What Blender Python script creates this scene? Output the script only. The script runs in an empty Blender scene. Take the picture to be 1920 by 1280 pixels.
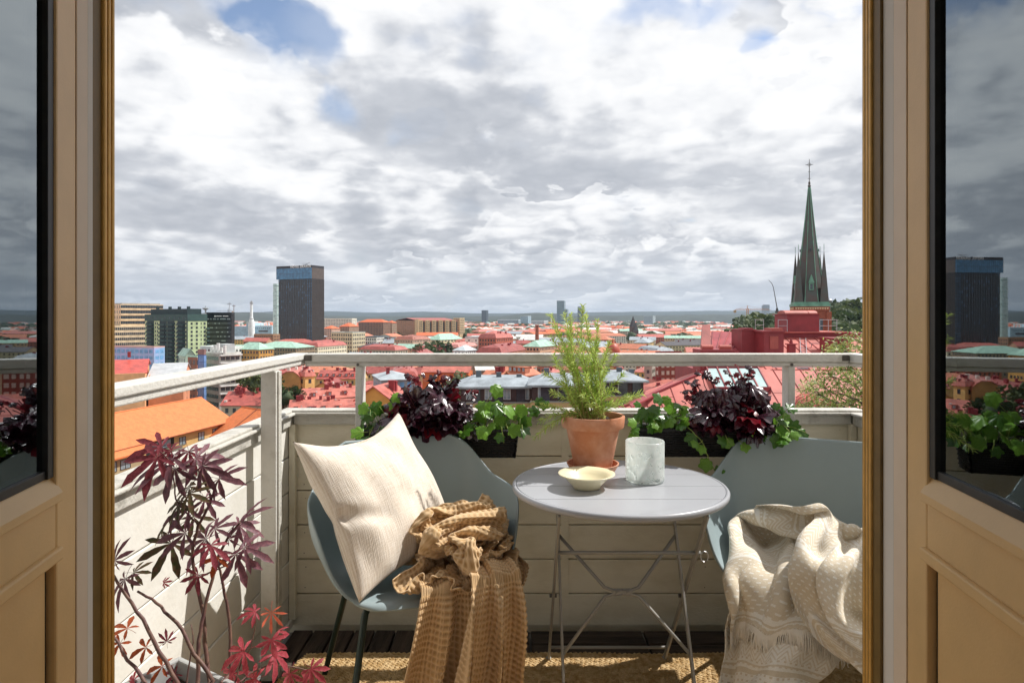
import bpy, bmesh, math, random
import numpy as np
from mathutils import Vector, Matrix, Euler, noise as mn
R = math.radians
PI = math.pi
random.seed(7)
SC = bpy.context.scene
COL = SC.collection

# ---------------------------------------------------------------- camera
EYE = 1.28           # metres above the balcony floor
FPX = 1200.0         # focal length in photo pixels (photo 1920 wide)
cam_d = bpy.data.cameras.new("camera"); cam = bpy.data.objects.new("camera", cam_d); COL.objects.link(cam)
cam.location = (0, 0, EYE); cam.rotation_euler = (R(90), 0, 0)
cam_d.sensor_width = 36; cam_d.lens = 36 * FPX / 1920
cam_d.shift_y = -46 / 1920
cam_d.clip_start = 0.02; cam_d.clip_end = 60000
SC.camera = cam

# ---------------------------------------------------------------- light
SUN = Vector((0.76, 0.29, 1.0)).normalized()      # towards the sun
SUN_EL = math.asin(SUN.z); SUN_AZ = math.atan2(SUN.x, SUN.y)
sl = bpy.data.lights.new("sun", 'SUN'); sl.energy = 3.9; sl.angle = R(0.53); sl.color = (1.0, 0.965, 0.91)
so = bpy.data.objects.new("sun", sl); COL.objects.link(so)
so.rotation_euler = (-SUN).to_track_quat('-Z', 'Y').to_euler(); so.location = (20, 5, 30)

W = bpy.data.worlds.new("World"); SC.world = W; W.use_nodes = True
SKY = 0.12
def build_world():
    nt = W.node_tree; N = nt.nodes; L = nt.links; N.clear()
    def nd(t, **kw):
        n = N.new(t)
        for k, v in kw.items(): setattr(n, k, v)
        return n
    def setin(n, **kw):
        for k, v in kw.items(): n.inputs[k.replace('_', ' ')].default_value = v
    def math_(op, a, b=None, c=None, clamp=False):
        n = nd('ShaderNodeMath', operation=op, use_clamp=clamp)
        for i, x in enumerate((a, b, c)):
            if x is None: continue
            if isinstance(x, (int, float)): n.inputs[i].default_value = x
            else: L.new(x, n.inputs[i])
        return n.outputs[0]
    def vm(op, a, b=None, s=None):
        n = nd('ShaderNodeVectorMath', operation=op)
        for i, x in enumerate((a, b)):
            if x is None: continue
            if isinstance(x, tuple): n.inputs[i].default_value = x
            else: L.new(x, n.inputs[i])
        if s is not None:
            if isinstance(s, (int, float)): n.inputs['Scale'].default_value = s
            else: L.new(s, n.inputs['Scale'])
        return n
    def sstep(x, a, b):
        n = nd('ShaderNodeMapRange', interpolation_type='SMOOTHSTEP')
        n.inputs['From Min'].default_value = a; n.inputs['From Max'].default_value = b
        L.new(x, n.inputs['Value']); return n.outputs[0]
    sky = nd('ShaderNodeTexSky', sky_type='NISHITA', sun_disc=False)
    sky.sun_elevation = SUN_EL; sky.sun_rotation = SUN_AZ; sky.altitude = 50; sky.air_density = 1.0; sky.dust_density = 0.6; sky.ozone_density = 1.6
    tc = nd('ShaderNodeTexCoord'); D = tc.outputs['Generated']
    sep = nd('ShaderNodeSeparateXYZ'); L.new(D, sep.inputs[0])
    z = math_('MAXIMUM', sep.outputs[2], 0.0)
    # cloud layer: a curved sheet above the ground
    inv = math_('DIVIDE', 1.0, math_('ADD', z, 0.25))
    P0 = vm('MULTIPLY', vm('SCALE', D, s=inv).outputs[0], (1.5, 1.5, 3.4)).outputs[0]
    off = vm('ADD', P0, (3.1, 8.6, 0.0)).outputs[0]
    # stretch in height so that puffs keep a round outline near the horizon
    def dens(P, det):
        a = nd('ShaderNodeTexNoise', noise_type='FBM'); a.inputs['Scale'].default_value = 0.85; a.inputs['Detail'].default_value = det; a.inputs['Roughness'].default_value = 0.56
        L.new(P, a.inputs['Vector'])
        # rounded heads: the folded value of a second noise, its place pushed about by the first
        w = vm('ADD', P, vm('SCALE', a.outputs['Color'], s=0.5).outputs[0]).outputs[0]
        b = nd('ShaderNodeTexNoise', noise_type='FBM'); b.inputs['Scale'].default_value = 2.4; b.inputs['Detail'].default_value = 2; b.inputs['Roughness'].default_value = 0.5
        L.new(w, b.inputs['Vector'])
        pf = math_('ABSOLUTE', math_('SUBTRACT', b.outputs['Fac'], 0.5))
        return math_('ADD', a.outputs['Fac'], math_('MULTIPLY', pf, 0.55))
    d0 = dens(off, 7)
    d1 = dens(vm('ADD', off, (0.13, 0.03, 0.17)).outputs[0], 3)
    lit = math_('SUBTRACT', d0, d1)                      # > 0 where the side turned to the sun
    # openings of blue sky, by direction
    wn = nd('ShaderNodeTexNoise'); wn.inputs['Scale'].default_value = 4.5; wn.inputs['Detail'].default_value = 5; L.new(D, wn.inputs['Vector'])
    Dw = vm('ADD', D, vm('SCALE', vm('SUBTRACT', wn.outputs['Color'], (.5, .5, .5)).outputs[0], s=0.20).outputs[0]).outputs[0]
    holes = None
    for px, py, rx, rz, amt in SKY_HOLES:
        v = Vector((px - 960, FPX, 594 - py)).normalized()
        q = vm('SUBTRACT', Dw, tuple(v)).outputs[0]
        q = vm('MULTIPLY', q, (1 / rx, 1 / rx, 1 / rz)).outputs[0]
        ln = vm('LENGTH', q).outputs['Value']
        h = math_('MULTIPLY', math_('SUBTRACT', 1.0, sstep(ln, 0.25, 1.0)), amt)
        holes = h if holes is None else math_('ADD', holes, h)
    cov = math_('SUBTRACT', math_('ADD', d0, math_('ADD', 0.19, math_('MULTIPLY', math_('SUBTRACT', 1.0, sstep(z, 0.0, 0.2)), 0.15))), holes)
    mask = sstep(cov, 0.47, 0.585)
    thick = sstep(cov, 0.54, 0.84)
    bright = math_('ADD', math_('MULTIPLY', lit, 4.6), math_('SUBTRACT', 0.90, math_('MULTIPLY', thick, 0.62)), clamp=True)
    big = nd('ShaderNodeTexNoise'); big.inputs['Scale'].default_value = 1.6; big.inputs['Detail'].default_value = 3; L.new(off, big.inputs['Vector'])
    bright = math_('ADD', bright, math_('MULTIPLY', math_('SUBTRACT', big.outputs['Fac'], 0.5), 0.75), clamp=True)
    # the large heaped clouds one by one: bright heads, grey flat bases
    pn = nd('ShaderNodeTexNoise'); pn.inputs['Scale'].default_value = 7.0; pn.inputs['Detail'].default_value = 7; pn.inputs['Roughness'].default_value = 0.5
    L.new(vm('MULTIPLY', D, (1, 1, 1.5)).outputs[0], pn.inputs['Vector'])
    pnc = vm('SUBTRACT', pn.outputs['Color'], (.5, .5, .5)).outputs[0]
    puff = vm('ABSOLUTE', pnc).outputs[0]
    Dp = vm('ADD', vm('ADD', D, vm('SCALE', pnc, s=0.17).outputs[0]).outputs[0], vm('SCALE', puff, s=-0.19).outputs[0]).outputs[0]
    psep = nd('ShaderNodeSeparateXYZ'); L.new(puff, psep.inputs[0])
    edge = math_('MULTIPLY', psep.outputs[0], 2.2)
    # banks of cloud one behind the other: grey base, bright head, crisp upper edge
    lay = math_('ADD', math_('MULTIPLY', math_('LOGARITHM', math_('ADD', z, 0.05), math.e), 1.9), math_('ADD', math_('MULTIPLY', d0, 3.2), math_('MULTIPLY', edge, 0.8)))
    ls = math_('FRACT', lay); ls = math_('MULTIPLY', ls, math_('SUBTRACT', 1.0, sstep(ls, 0.93, 1.0)))
    bl = nd('ShaderNodeMix', data_type='FLOAT'); L.new(math_('ADD', 0.38, math_('MULTIPLY', math_('SUBTRACT', 1.0, sstep(z, 0.05, 0.4)), 0.22)), bl.inputs[0]); L.new(bright, bl.inputs[2]); L.new(math_('ADD', 0.12, math_('MULTIPLY', ls, 0.95)), bl.inputs[3]); bright = bl.outputs[0]
    for px, py, rx, ry, amt, base in HEAPS:
        v = Vector((px - 960, FPX, 594 - py)); k = 1 / v.length; v.normalize()
        q = vm('SUBTRACT', Dp, tuple(v)).outputs[0]
        q = vm('MULTIPLY', q, (1 / (rx * k), 1 / (rx * k), 1 / (ry * k))).outputs[0]
        ln = vm('LENGTH', q).outputs['Value']
        hm = math_('MULTIPLY', math_('SUBTRACT', 1.0, sstep(ln, 0.82, 1.04)), amt)
        qs = nd('ShaderNodeSeparateXYZ'); L.new(q, qs.inputs[0])
        hb = sstep(math_('ADD', math_('ADD', qs.outputs[2], math_('MULTIPLY', qs.outputs[0], 0.18)), math_('SUBTRACT', math_('MULTIPLY', lit, 4.2), math_('SUBTRACT', edge, 0.35))), -0.85, 1.0)
        hb = math_('ADD', math_('MULTIPLY', hb, 1.0 - base), base)
        mb = nd('ShaderNodeMix', data_type='FLOAT'); L.new(hm, mb.inputs[0]); L.new(bright, mb.inputs[2]); L.new(hb, mb.inputs[3]); bright = mb.outputs[0]
        mask = math_('MAXIMUM', mask, hm)
    fn = nd('ShaderNodeTexNoise'); fn.inputs['Scale'].default_value = 3.2; fn.inputs['Detail'].default_value = 4; fn.inputs['Roughness'].default_value = 0.55; L.new(off, fn.inputs['Vector'])
    fold = math_('ABSOLUTE', math_('SUBTRACT', fn.outputs['Fac'], 0.5))
    bright = math_('ADD', bright, math_('MULTIPLY', math_('SUBTRACT', 0.07, fold), -0.9), clamp=True)
    mask = math_('MULTIPLY', mask, math_('SUBTRACT', 1.0, math_('MULTIPLY', sstep(math_('ADD', holes, math_('MULTIPLY', math_('SUBTRACT', pn.outputs['Fac'], 0.5), 0.75)), 0.06, 0.40), 0.82)))
    cr = nd('ShaderNodeValToRGB'); L.new(bright, cr.inputs[0])
    e = cr.color_ramp.elements
    e[0].position = 0.0; e[0].color = (0.36, 0.385, 0.435, 1)
    e[1].position = 1.0; e[1].color = (0.86, 0.862, 0.865, 1)
    m = e.new(0.45); m.color = (0.53, 0.55, 0.59, 1)
    m = e.new(0.75); m.color = (0.75, 0.76, 0.78, 1)
    # air in front of far clouds
    hz = nd('ShaderNodeMixRGB'); hz.inputs[2].default_value = (0.50, 0.56, 0.64, 1)
    L.new(math_('MULTIPLY', math_('SUBTRACT', 1.0, sstep(z, 0.0, 0.13)), 0.62), hz.inputs[0]); L.new(cr.outputs[0], hz.inputs[1])
    cs = vm('SCALE', hz.outputs[0], s=CLOUD / SKY).outputs[0]
    mx = nd('ShaderNodeMixRGB'); L.new(mask, mx.inputs[0])
    blue = vm('MULTIPLY', sky.outputs[0], (1.15, 1.05, 1.0)).outputs[0]
    L.new(blue, mx.inputs[1]); L.new(cs, mx.inputs[2])
    bg = nd('ShaderNodeBackground'); bg.inputs['Strength'].default_value = SKY
    L.new(mx.outputs[0], bg.inputs['Color'])
    out = nd('ShaderNodeOutputWorld'); L.new(bg.outputs[0], out.inputs[0])
CLOUD = 0.93
HEAPS = [(1000, 505, 420, 45, .5, .15), (400, 520, 330, 50, .7, .15), (1450, 520, 330, 45, .7, .15), (1230, 430, 230, 75, .5, .1), (270, 470, 230, 70, .75, .25), (620, 450, 300, 60, .7, .1), (1480, 420, 190, 90, .45, .2),
         (1440, 270, 330, 150, .7, .3), (740, 370, 190, 120, .95, .15), (330, 270, 370, 190, .95, .15), (950, 160, 420, 185, .95, .2), (1290, 150, 150, 110, .7, .5), (40, 160, 260, 200, .8, .1), (1780, 200, 260, 200, .8, .1), (-300, 300, 400, 200, .8, .1), (2200, 330, 400, 200, .8, .1)]
SKY_HOLES = [(238, 15, .08, .04, .20), (505, 40, .13, .045, .32), (580, 82, .07, .05, .30), (622, 218, .055, .05, .30), (775, 268, .08, .03, .22), (1250, 22, .11, .03, .20), (1390, 80, .05, .03, .16)]
build_world()
try:
    W.cycles.sampling_method = 'MANUAL'; W.cycles.sample_map_resolution = 512
except Exception: pass
vs = SC.view_settings
vs.view_transform = 'Standard'; vs.look = 'None'; vs.exposure = 0.40; vs.gamma = 1.0; vs.use_curve_mapping = False
cy = SC.cycles
cy.max_bounces = 8; cy.diffuse_bounces = 4; cy.glossy_bounces = 4; cy.transmission_bounces = 8; cy.transparent_max_bounces = 16; cy.volume_bounces = 0
cy.sample_clamp_indirect = 6.0; cy.use_denoising = True
try: cy.use_light_tree = True
except Exception: pass

# ---------------------------------------------------------------- materials
def rgb(h):   # hex sRGB -> linear
    h = h.lstrip('#'); c = [int(h[i:i + 2], 16) / 255 for i in (0, 2, 4)]
    return tuple(((x / 12.92) if x <= .04045 else ((x + .055) / 1.055) ** 2.4) for x in c)
MATS = {}
def M(name, col=(.5, .5, .5), rough=.6, metal=0.0, var=.10, vs=6.0, col2=None, bump=0.0, bs=60.0, st=(1, 1, 1), spec=.5, detail=5, rnd=0.0, sub=0.0, coat=0.0, coords='Object', lo=.35, hi=.65, trans=0.0):
    if name in MATS: return MATS[name]
    m = bpy.data.materials.new(name); m.use_nodes = True; MATS[name] = m
    nt = m.node_tree; N = nt.nodes; L = nt.links; b = N['Principled BSDF']
    b.inputs['Roughness'].default_value = rough; b.inputs['Metallic'].default_value = metal
    b.inputs['Specular IOR Level'].default_value = spec
    if coat: b.inputs['Coat Weight'].default_value = coat; b.inputs['Coat Roughness'].default_value = .15
    c = tuple(col[:3]) + (1,)
    if col2 is None: ca = tuple(x * (1 - var) for x in c[:3]) + (1,); cb = tuple(min(1, x * (1 + var)) for x in c[:3]) + (1,)
    else: ca = c; cb = tuple(col2[:3]) + (1,)
    tc = N.new('ShaderNodeTexCoord'); mp = N.new('ShaderNodeMapping'); mp.inputs['Scale'].default_value = st
    L.new(tc.outputs[coords], mp.inputs['Vector'])
    n = N.new('ShaderNodeTexNoise'); n.inputs['Scale'].default_value = vs; n.inputs['Detail'].default_value = detail; n.inputs['Roughness'].default_value = .6
    L.new(mp.outputs[0], n.inputs['Vector'])
    cr = N.new('ShaderNodeValToRGB'); cr.color_ramp.elements[0].position = lo; cr.color_ramp.elements[1].position = hi
    cr.color_ramp.elements[0].color = ca; cr.color_ramp.elements[1].color = cb
    L.new(n.outputs['Fac'], cr.inputs[0]); outc = cr.outputs[0]
    if rnd:
        oi = N.new('ShaderNodeObjectInfo'); hs = N.new('ShaderNodeHueSaturation')
        mr = N.new('ShaderNodeMapRange'); mr.inputs['To Min'].default_value = 1 - rnd; mr.inputs['To Max'].default_value = 1 + rnd
        L.new(oi.outputs['Random'], mr.inputs[0]); L.new(mr.outputs[0], hs.inputs['Value']); L.new(outc, hs.inputs['Color']); outc = hs.outputs[0]
    L.new(outc, b.inputs['Base Color'])
    if bump:
        n2 = N.new('ShaderNodeTexNoise'); n2.inputs['Scale'].default_value = bs; n2.inputs['Detail'].default_value = 4
        L.new(mp.outputs[0], n2.inputs['Vector'])
        bp = N.new('ShaderNodeBump'); bp.inputs['Strength'].default_value = bump; bp.inputs['Distance'].default_value = .01
        L.new(n2.outputs['Fac'], bp.inputs['Height']); L.new(bp.outputs[0], b.inputs['Normal'])
    if sub:
        # thin leaf: let some light through
        tr = N.new('ShaderNodeBsdfTranslucent'); L.new(outc, tr.inputs[0]); ms = N.new('ShaderNodeMixShader'); ms.inputs[0].default_value = sub
        L.new(b.outputs[0], ms.inputs[1]); L.new(tr.outputs[0], ms.inputs[2]); L.new(ms.outputs[0], N['Material Output'].inputs[0])
    return m

# ---------------------------------------------------------------- geometry helpers
class MB:
    def __init__(s): s.v = []; s.f = []; s.mi = []; s.k = 0; s.uv = None
    def add(s, vs, fs):
        o = len(s.v); s.v += [tuple(x) for x in vs]
        for f in fs: s.f.append(tuple(o + i for i in f)); s.mi.append(s.k)
        return s
    def box(s, x0, x1, y0, y1, z0, z1, m=None):
        v = [(x0, y0, z0), (x1, y0, z0), (x1, y1, z0), (x0, y1, z0), (x0, y0, z1), (x1, y0, z1), (x1, y1, z1), (x0, y1, z1)]
        if m is not None: v = [m @ Vector(p) for p in v]
        return s.add(v, [(0, 3, 2, 1), (4, 5, 6, 7), (0, 1, 5, 4), (1, 2, 6, 5), (2, 3, 7, 6), (3, 0, 4, 7)])
    def cbox(s, cx, cy, z0, w, d, h, rot=0.0):
        m = Matrix.Translation((cx, cy, z0)) @ Matrix.Rotation(rot, 4, 'Z')
        return s.box(-w / 2, w / 2, -d / 2, d / 2, 0, h, m)
    def prism(s, pts, z0, z1):
        n = len(pts)
        v = [(x, y, z0) for x, y in pts] + [(x, y, z1) for x, y in pts]
        return s.add(v, [tuple(range(n - 1, -1, -1)), tuple(range(n, 2 * n))] + [(i, (i + 1) % n, n + (i + 1) % n, n + i) for i in range(n)])
    def tube(s, pts, r, seg=8, cap=True):
        pts = [Vector(p) for p in pts]; n = len(pts)
        rr = r if isinstance(r, (list, tuple)) else [r] * n
        T = []
        for i in range(n):
            a = pts[max(i - 1, 0)]; b = pts[min(i + 1, n - 1)]; t = (b - a)
            T.append(t.normalized() if t.length > 1e-9 else Vector((0, 0, 1)))
        u = T[0].orthogonal().normalized(); vs = []
        for i in range(n):
            u = (u - T[i] * u.dot(T[i]))
            u = u.normalized() if u.length > 1e-6 else T[i].orthogonal().normalized()
            w = T[i].cross(u)
            for k in range(seg):
                a = 2 * PI * k / seg; vs.append(pts[i] + (u * math.cos(a) + w * math.sin(a)) * rr[i])
        fs = []
        for i in range(n - 1):
            for k in range(seg):
                k2 = (k + 1) % seg; fs.append((i * seg + k, i * seg + k2, (i + 1) * seg + k2, (i + 1) * seg + k))
        if cap: fs.append(tuple(range(seg - 1, -1, -1))); fs.append(tuple((n - 1) * seg + k for k in range(seg)))
        return s.add(vs, fs)
    def bar(s, a, b, w, h):      # rectangular bar from a to b
        a = Vector(a); b = Vector(b); t = (b - a).normalized(); u = Vector((0, 0, 1)).cross(t)
        if u.length < 1e-3: u = Vector((1, 0, 0))
        u.normalize(); q = t.cross(u); vs = []
        for p in (a, b):
            for sx, sy in ((-1, -1), (1, -1), (1, 1), (-1, 1)): vs.append(p + u * sx * w / 2 + q * sy * h / 2)
        return s.add(vs, [(3, 2, 1, 0), (4, 5, 6, 7), (0, 1, 5, 4), (1, 2, 6, 5), (2, 3, 7, 6), (3, 0, 4, 7)])
    def lathe(s, prof, seg=48, c=(0, 0, 0)):
        n = len(prof); vs = []
        for r, z in prof:
            for k in range(seg): a = 2 * PI * k / seg; vs.append((c[0] + r * math.cos(a), c[1] + r * math.sin(a), c[2] + z))
        fs = []
        for i in range(n - 1):
            for k in range(seg): k2 = (k + 1) % seg; fs.append((i * seg + k, i * seg + k2, (i + 1) * seg + k2, (i + 1) * seg + k))
        return s.add(vs, fs)
    def grid(s, fn, nu, nv):
        o = [fn(i / nu, j / nv) for j in range(nv + 1) for i in range(nu + 1)]
        fs = [(j * (nu + 1) + i, j * (nu + 1) + i + 1, (j + 1) * (nu + 1) + i + 1, (j + 1) * (nu + 1) + i) for j in range(nv) for i in range(nu)]
        return s.add(o, fs)
    def mesh(s, name, mats, smooth=False):
        me = bpy.data.meshes.new(name); me.from_pydata(s.v, [], s.f)
        for m in (mats if isinstance(mats, (list, tuple)) else [mats]): me.materials.append(m)
        if any(s.mi): me.polygons.foreach_set('material_index', s.mi)
        if smooth: me.polygons.foreach_set('use_smooth', [True] * len(me.polygons))
        me.update(); return me
    def build(s, name, mats, parent=None, smooth=False, loc=None, bevel=0, auto=None):
        me = s.mesh(name, mats, smooth)
        o = bpy.data.objects.new(name, me); COL.objects.link(o)
        if parent: o.parent = parent
        if loc is not None: o.location = loc
        if bevel:
            b = o.modifiers.new('bevel', 'BEVEL'); b.width = bevel; b.segments = 2; b.limit_method = 'ANGLE'; b.angle_limit = R(40); b.harden_normals = False
        if auto:
            pass
        return o
def inst(name, me, parent, loc=(0, 0, 0), rot=(0, 0, 0), sc=1.0):
    o = bpy.data.objects.new(name, me); COL.objects.link(o)
    if parent: o.parent = parent
    o.location = loc; o.rotation_euler = rot
    o.scale = (sc, sc, sc) if isinstance(sc, (int, float)) else sc
    return o
def tag(o, label=None, cat=None, group=None, kind=None):
    if label: o['label'] = label
    if cat: o['category'] = cat
    if group: o['group'] = group
    if kind: o['kind'] = kind
    return o
def thing(name, label, cat, loc=(0, 0, 0), rz=0.0, group=None):
    o = bpy.data.objects.new(name, None); COL.objects.link(o); o.location = loc; o.rotation_euler = (0, 0, rz); o.empty_display_size = .1
    return tag(o, label, cat, group)
def structure(o): o['kind'] = 'structure'; return o
def stuff(o): o['kind'] = 'stuff'; return o
def shade_auto(o, ang=35):
    me = o.data; me.polygons.foreach_set('use_smooth', [True] * len(me.polygons))
    bm = bmesh.new(); bm.from_mesh(me)
    for e in bm.edges:
        e.smooth = not (len(e.link_faces) == 2 and e.calc_face_angle(0) > R(ang))
    bm.to_mesh(me); bm.free(); return o
def at(px, py, Y):           # a point of the place from where it shows and how far away it is
    return Vector(((px - 960) * Y / FPX, Y, EYE - (py - 594) * Y / FPX))
# ================================================================ the room and its open balcony doors
m_tan = M('tan_paint', rgb('#e2bf88'), rough=.42, var=.05, vs=9, bump=.04, bs=240)
m_tan_dark = M('olive_frame', rgb('#7a6232'), rough=.5, var=.12, vs=20)
m_gold = M('gold_strip', rgb('#d8ab5c'), rough=.38, var=.10, vs=30, metal=.25)
m_white = M('white_plaster', (.78, .76, .72), rough=.7, var=.04, vs=3)
m_cream = M('cream_frame', rgb('#ecdcc8'), rough=.5, var=.04, vs=8)
m_black = M('black_gasket', (.018, .018, .018), rough=.5, var=.3, vs=40)
m_oak = M('oak_floor', rgb('#9c7a50'), rough=.35, var=.2, vs=3, st=(1, .12, 1))

def room():
    f = MB(); f.box(-2.6, 2.6, -4, 1.08, -.2, 0.0); structure(f.build('floor', m_oak))
    c = MB(); c.box(-2.6, 2.6, -4, 1.08, 2.7, 2.9); structure(c.build('ceiling', m_white))
    for nm, b in (('wall_left', (-2.8, -2.6, -4, 1.08, -.2, 2.9)), ('wall_right', (2.6, 2.8, -4, 1.08, -.2, 2.9))):
        w = MB(); w.box(*b); structure(w.build(nm, m_white))
    w = MB()       # back wall, unseen; its wide opening is added to let more daylight in
    w.box(-2.8, -2.3, -4.2, -4, -.2, 2.9); w.box(2.3, 2.8, -4.2, -4, -.2, 2.9); w.box(-2.3, 2.3, -4.2, -4, -.2, .25); w.box(-2.3, 2.3, -4.2, -4, 2.55, 2.9)
    structure(w.build('wall_back', m_white))
    w = MB()       # the balcony side
    w.box(-2.8, -.71, .985, 1.12, -.2, 2.9); w.box(.628, 2.8, .985, 1.12, -.2, 2.9); w.box(-.71, .628, .985, 1.12, 2.22, 2.9)
    structure(w.build('wall_balcony', m_white))
    th = MB(); th.box(-.71, .628, .95, 1.16, -.05, .035); structure(th.build('threshold', m_tan))
room()
ub = MB(); ub.box(-1.6, 2.2, 1.125, 1.66, 2.46, 2.60); structure(ub.build('sun_block_slab', m_white))  # unseen slab added overhead to keep direct sun off the doors
# frame: stepped strips, ribs and seals on each side
fr = thing('door_frame', 'tan and gold ribbed frame round the open balcony doors', 'door frame', (0, 1.0, 0)); structure(fr)
def jamb(sgn, P):
    def B(name, x0, x1, y0, y1, mt, bev=0):
        m = MB(); m.box(min(x0, x1), max(x0, x1), y0 - 1.0, y1 - 1.0, 0.036, 2.22); return m.build(name, mt, fr, bevel=bev)
    a = lambda px, y: (px - 960) * y / FPX
    p0, p1, p2, p3, p4 = P
    xf = a(p0, .931); Ya = xf * FPX / (p1 - 960); Yb = xf * FPX / (p2 - 960); xo = a(p4, 1.14)
    B('frame_face', xf - sgn * .03, xf, .932, Ya, m_cream, .001)
    B('frame_bead', xf - sgn * .03, xf - sgn * .0006, Ya + .0004, Yb, m_white, .0008)
    B('frame_groove', xo - sgn * .02, a(p3, 1.011), Yb + .0004, 1.011, m_tan_dark)
    for i in range(3):
        y = 1.0115 + .011 * i; w = (p4 - p3) / 3
        B('frame_rib', xo - sgn * .02, a(p3 + w * (i + .86), y), y, y + .0075, m_gold, .0025)
        B('frame_seal', xo - sgn * .02, a(p3 + w * (i + .35), y), y + .0078, y + .0108, m_tan_dark)
    B('frame_body', xo - sgn * .03, a(p4, 1.10), 1.0448, 1.10, m_tan)
jamb(1, (143, 165, 175, 190, 212)); jamb(-1, (1700, 1675, 1655, 1637, 1620))
m = MB(); m.box(-.645, .575, -.01, .07, 2.16, 2.219); m.build('frame_head', m_tan, fr)

# glass that reflects the city
mg = bpy.data.materials.new('door_glass'); mg.use_nodes = True
def _g():
    nt = mg.node_tree; N = nt.nodes; L = nt.links; N.clear()
    o = N.new('ShaderNodeOutputMaterial'); mx = N.new('ShaderNodeMixShader'); fz = N.new('ShaderNodeFresnel'); fz.inputs[0].default_value = 3.3
    tr = N.new('ShaderNodeBsdfTransparent'); tr.inputs[0].default_value = (.55, .58, .58, 1)
    gl = N.new('ShaderNodeBsdfGlossy'); gl.inputs['Roughness'].default_value = .012; gl.inputs[0].default_value = (.86, .95, 1, 1)
    tc = N.new('ShaderNodeTexCoord'); mp = N.new('ShaderNodeMapping'); mp.inputs['Scale'].default_value = (14, 14, .25)
    n = N.new('ShaderNodeTexNoise'); n.inputs['Scale'].default_value = 1.0; n.inputs['Detail'].default_value = 2
    bp = N.new('ShaderNodeBump'); bp.inputs['Strength'].default_value = .02; bp.inputs['Distance'].default_value = .002
    L.new(tc.outputs['Object'], mp.inputs[0]); L.new(mp.outputs[0], n.inputs[0]); L.new(n.outputs['Fac'], bp.inputs['Height']); L.new(bp.outputs[0], gl.inputs['Normal'])
    L.new(fz.outputs[0], mx.inputs[0]); L.new(tr.outputs[0], mx.inputs[1]); L.new(gl.outputs[0], mx.inputs[2]); L.new(mx.outputs[0], o.inputs[0])
_g()
def door(hx, hy, dx, dy, sgn, label):
    # local x runs from the hinge along the leaf, local y is out of the room-side face
    ang = math.atan2(dy, dx); d = thing('balcony_door', label, 'door', (hx, hy, 0), ang, 'pair of open balcony doors')
    Wd = .60; T = .055
    ys = (lambda a, b: (min(a, b) * 1.0, max(a, b) * 1.0)) if sgn > 0 else (lambda a, b: (-max(a, b), -min(a, b)))
    def B(name, x0, x1, z0, z1, ya, yb, mt, bev=.003):
        y0, y1 = ys(ya, yb); m = MB(); m.box(x0, x1, y0, y1, z0, z1); return m.build(name, mt, d, bevel=bev)
    B('stile', 0, .058, .06, 2.14, -T, 0, m_tan); B('stile', Wd - .058, Wd, .06, 2.14, -T, 0, m_tan)
    B('rail', .0585, Wd - .0585, 2.04, 2.14, -T, -.0005, m_tan); B('rail', .0585, Wd - .0585, .06, .17, -T, -.0005, m_tan)
    B('rail', .0585, Wd - .0585, .965, 1.028, -T, .0, m_tan, .002)
    # sloping glass sill, an ovolo bead and the lower bead
    m = MB(); y0 = .006 * sgn; y1 = -.012 * sgn
    pr = [(y0, 1.028), (y0, 1.040), (y1, 1.068), (y1, 1.028)]
    vs = [(x, y, z) for x in (.052, Wd - .052) for y, z in pr]
    m.add(vs, [(0, 1, 2, 3), (7, 6, 5, 4), (0, 4, 5, 1), (1, 5, 6, 2), (2, 6, 7, 3), (3, 7, 4, 0)]); m.build('glazing_sill', m_tan, d, bevel=.0015)
    B('bead', .052, Wd - .052, .948, .966, -.02, .007, m_tan, .003)
    B('gasket_groove_strip', .0585, .074, 1.062, 2.04, -.045, -.003, m_black, .001); B('gasket_groove_strip', Wd - .07, Wd - .0585, 1.062, 2.04, -.045, -.003, m_black, .001)
    B('gasket_groove_strip', .0705, Wd - .0705, 1.062, 1.074, -.045, -.006, m_black, .001)
    B('gasket_groove_strip', .0585, .066, .17, .95, -.045, -.012, m_black, .001)  # black strip standing in for the dark groove beside the lower panel
    B('panel', .0665, Wd - .0590, .171, .949, -.04, -.009, m_tan)
    y = -.010 * sgn
    m = MB(); m.box(.070, Wd - .07, min(y, y - .004 * sgn), max(y, y - .004 * sgn), 1.074, 2.04); m.build('pane', mg, d)
    return d
door(-.6335, .930, .205, -.979, 1, 'tan balcony door opened into the room at the left of the doorway')
door(.5740, .930, -.150, -.989, -1, 'tan balcony door opened into the room at the right of the doorway, church side')
m_curt = M('grey_curtain', (.20, .20, .21), rough=.9, var=.15, vs=8)
for sx, lb in ((-1, 'sheer grey curtain hanging behind the left balcony door'), (1, 'sheer grey curtain hanging behind the right balcony door')):
    m = MB(); m.grid(lambda u, v: (sx * (.86 + .02 * math.sin(u * 34)), .1 + u * .8, .05 + 2.5 * v), 90, 3)
    o = m.build('curtain', m_curt, smooth=True); s_ = o.modifiers.new('s', 'SOLIDIFY'); s_.thickness = .002; tag(o, lb, 'curtain', 'curtains beside the balcony doors')

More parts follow.
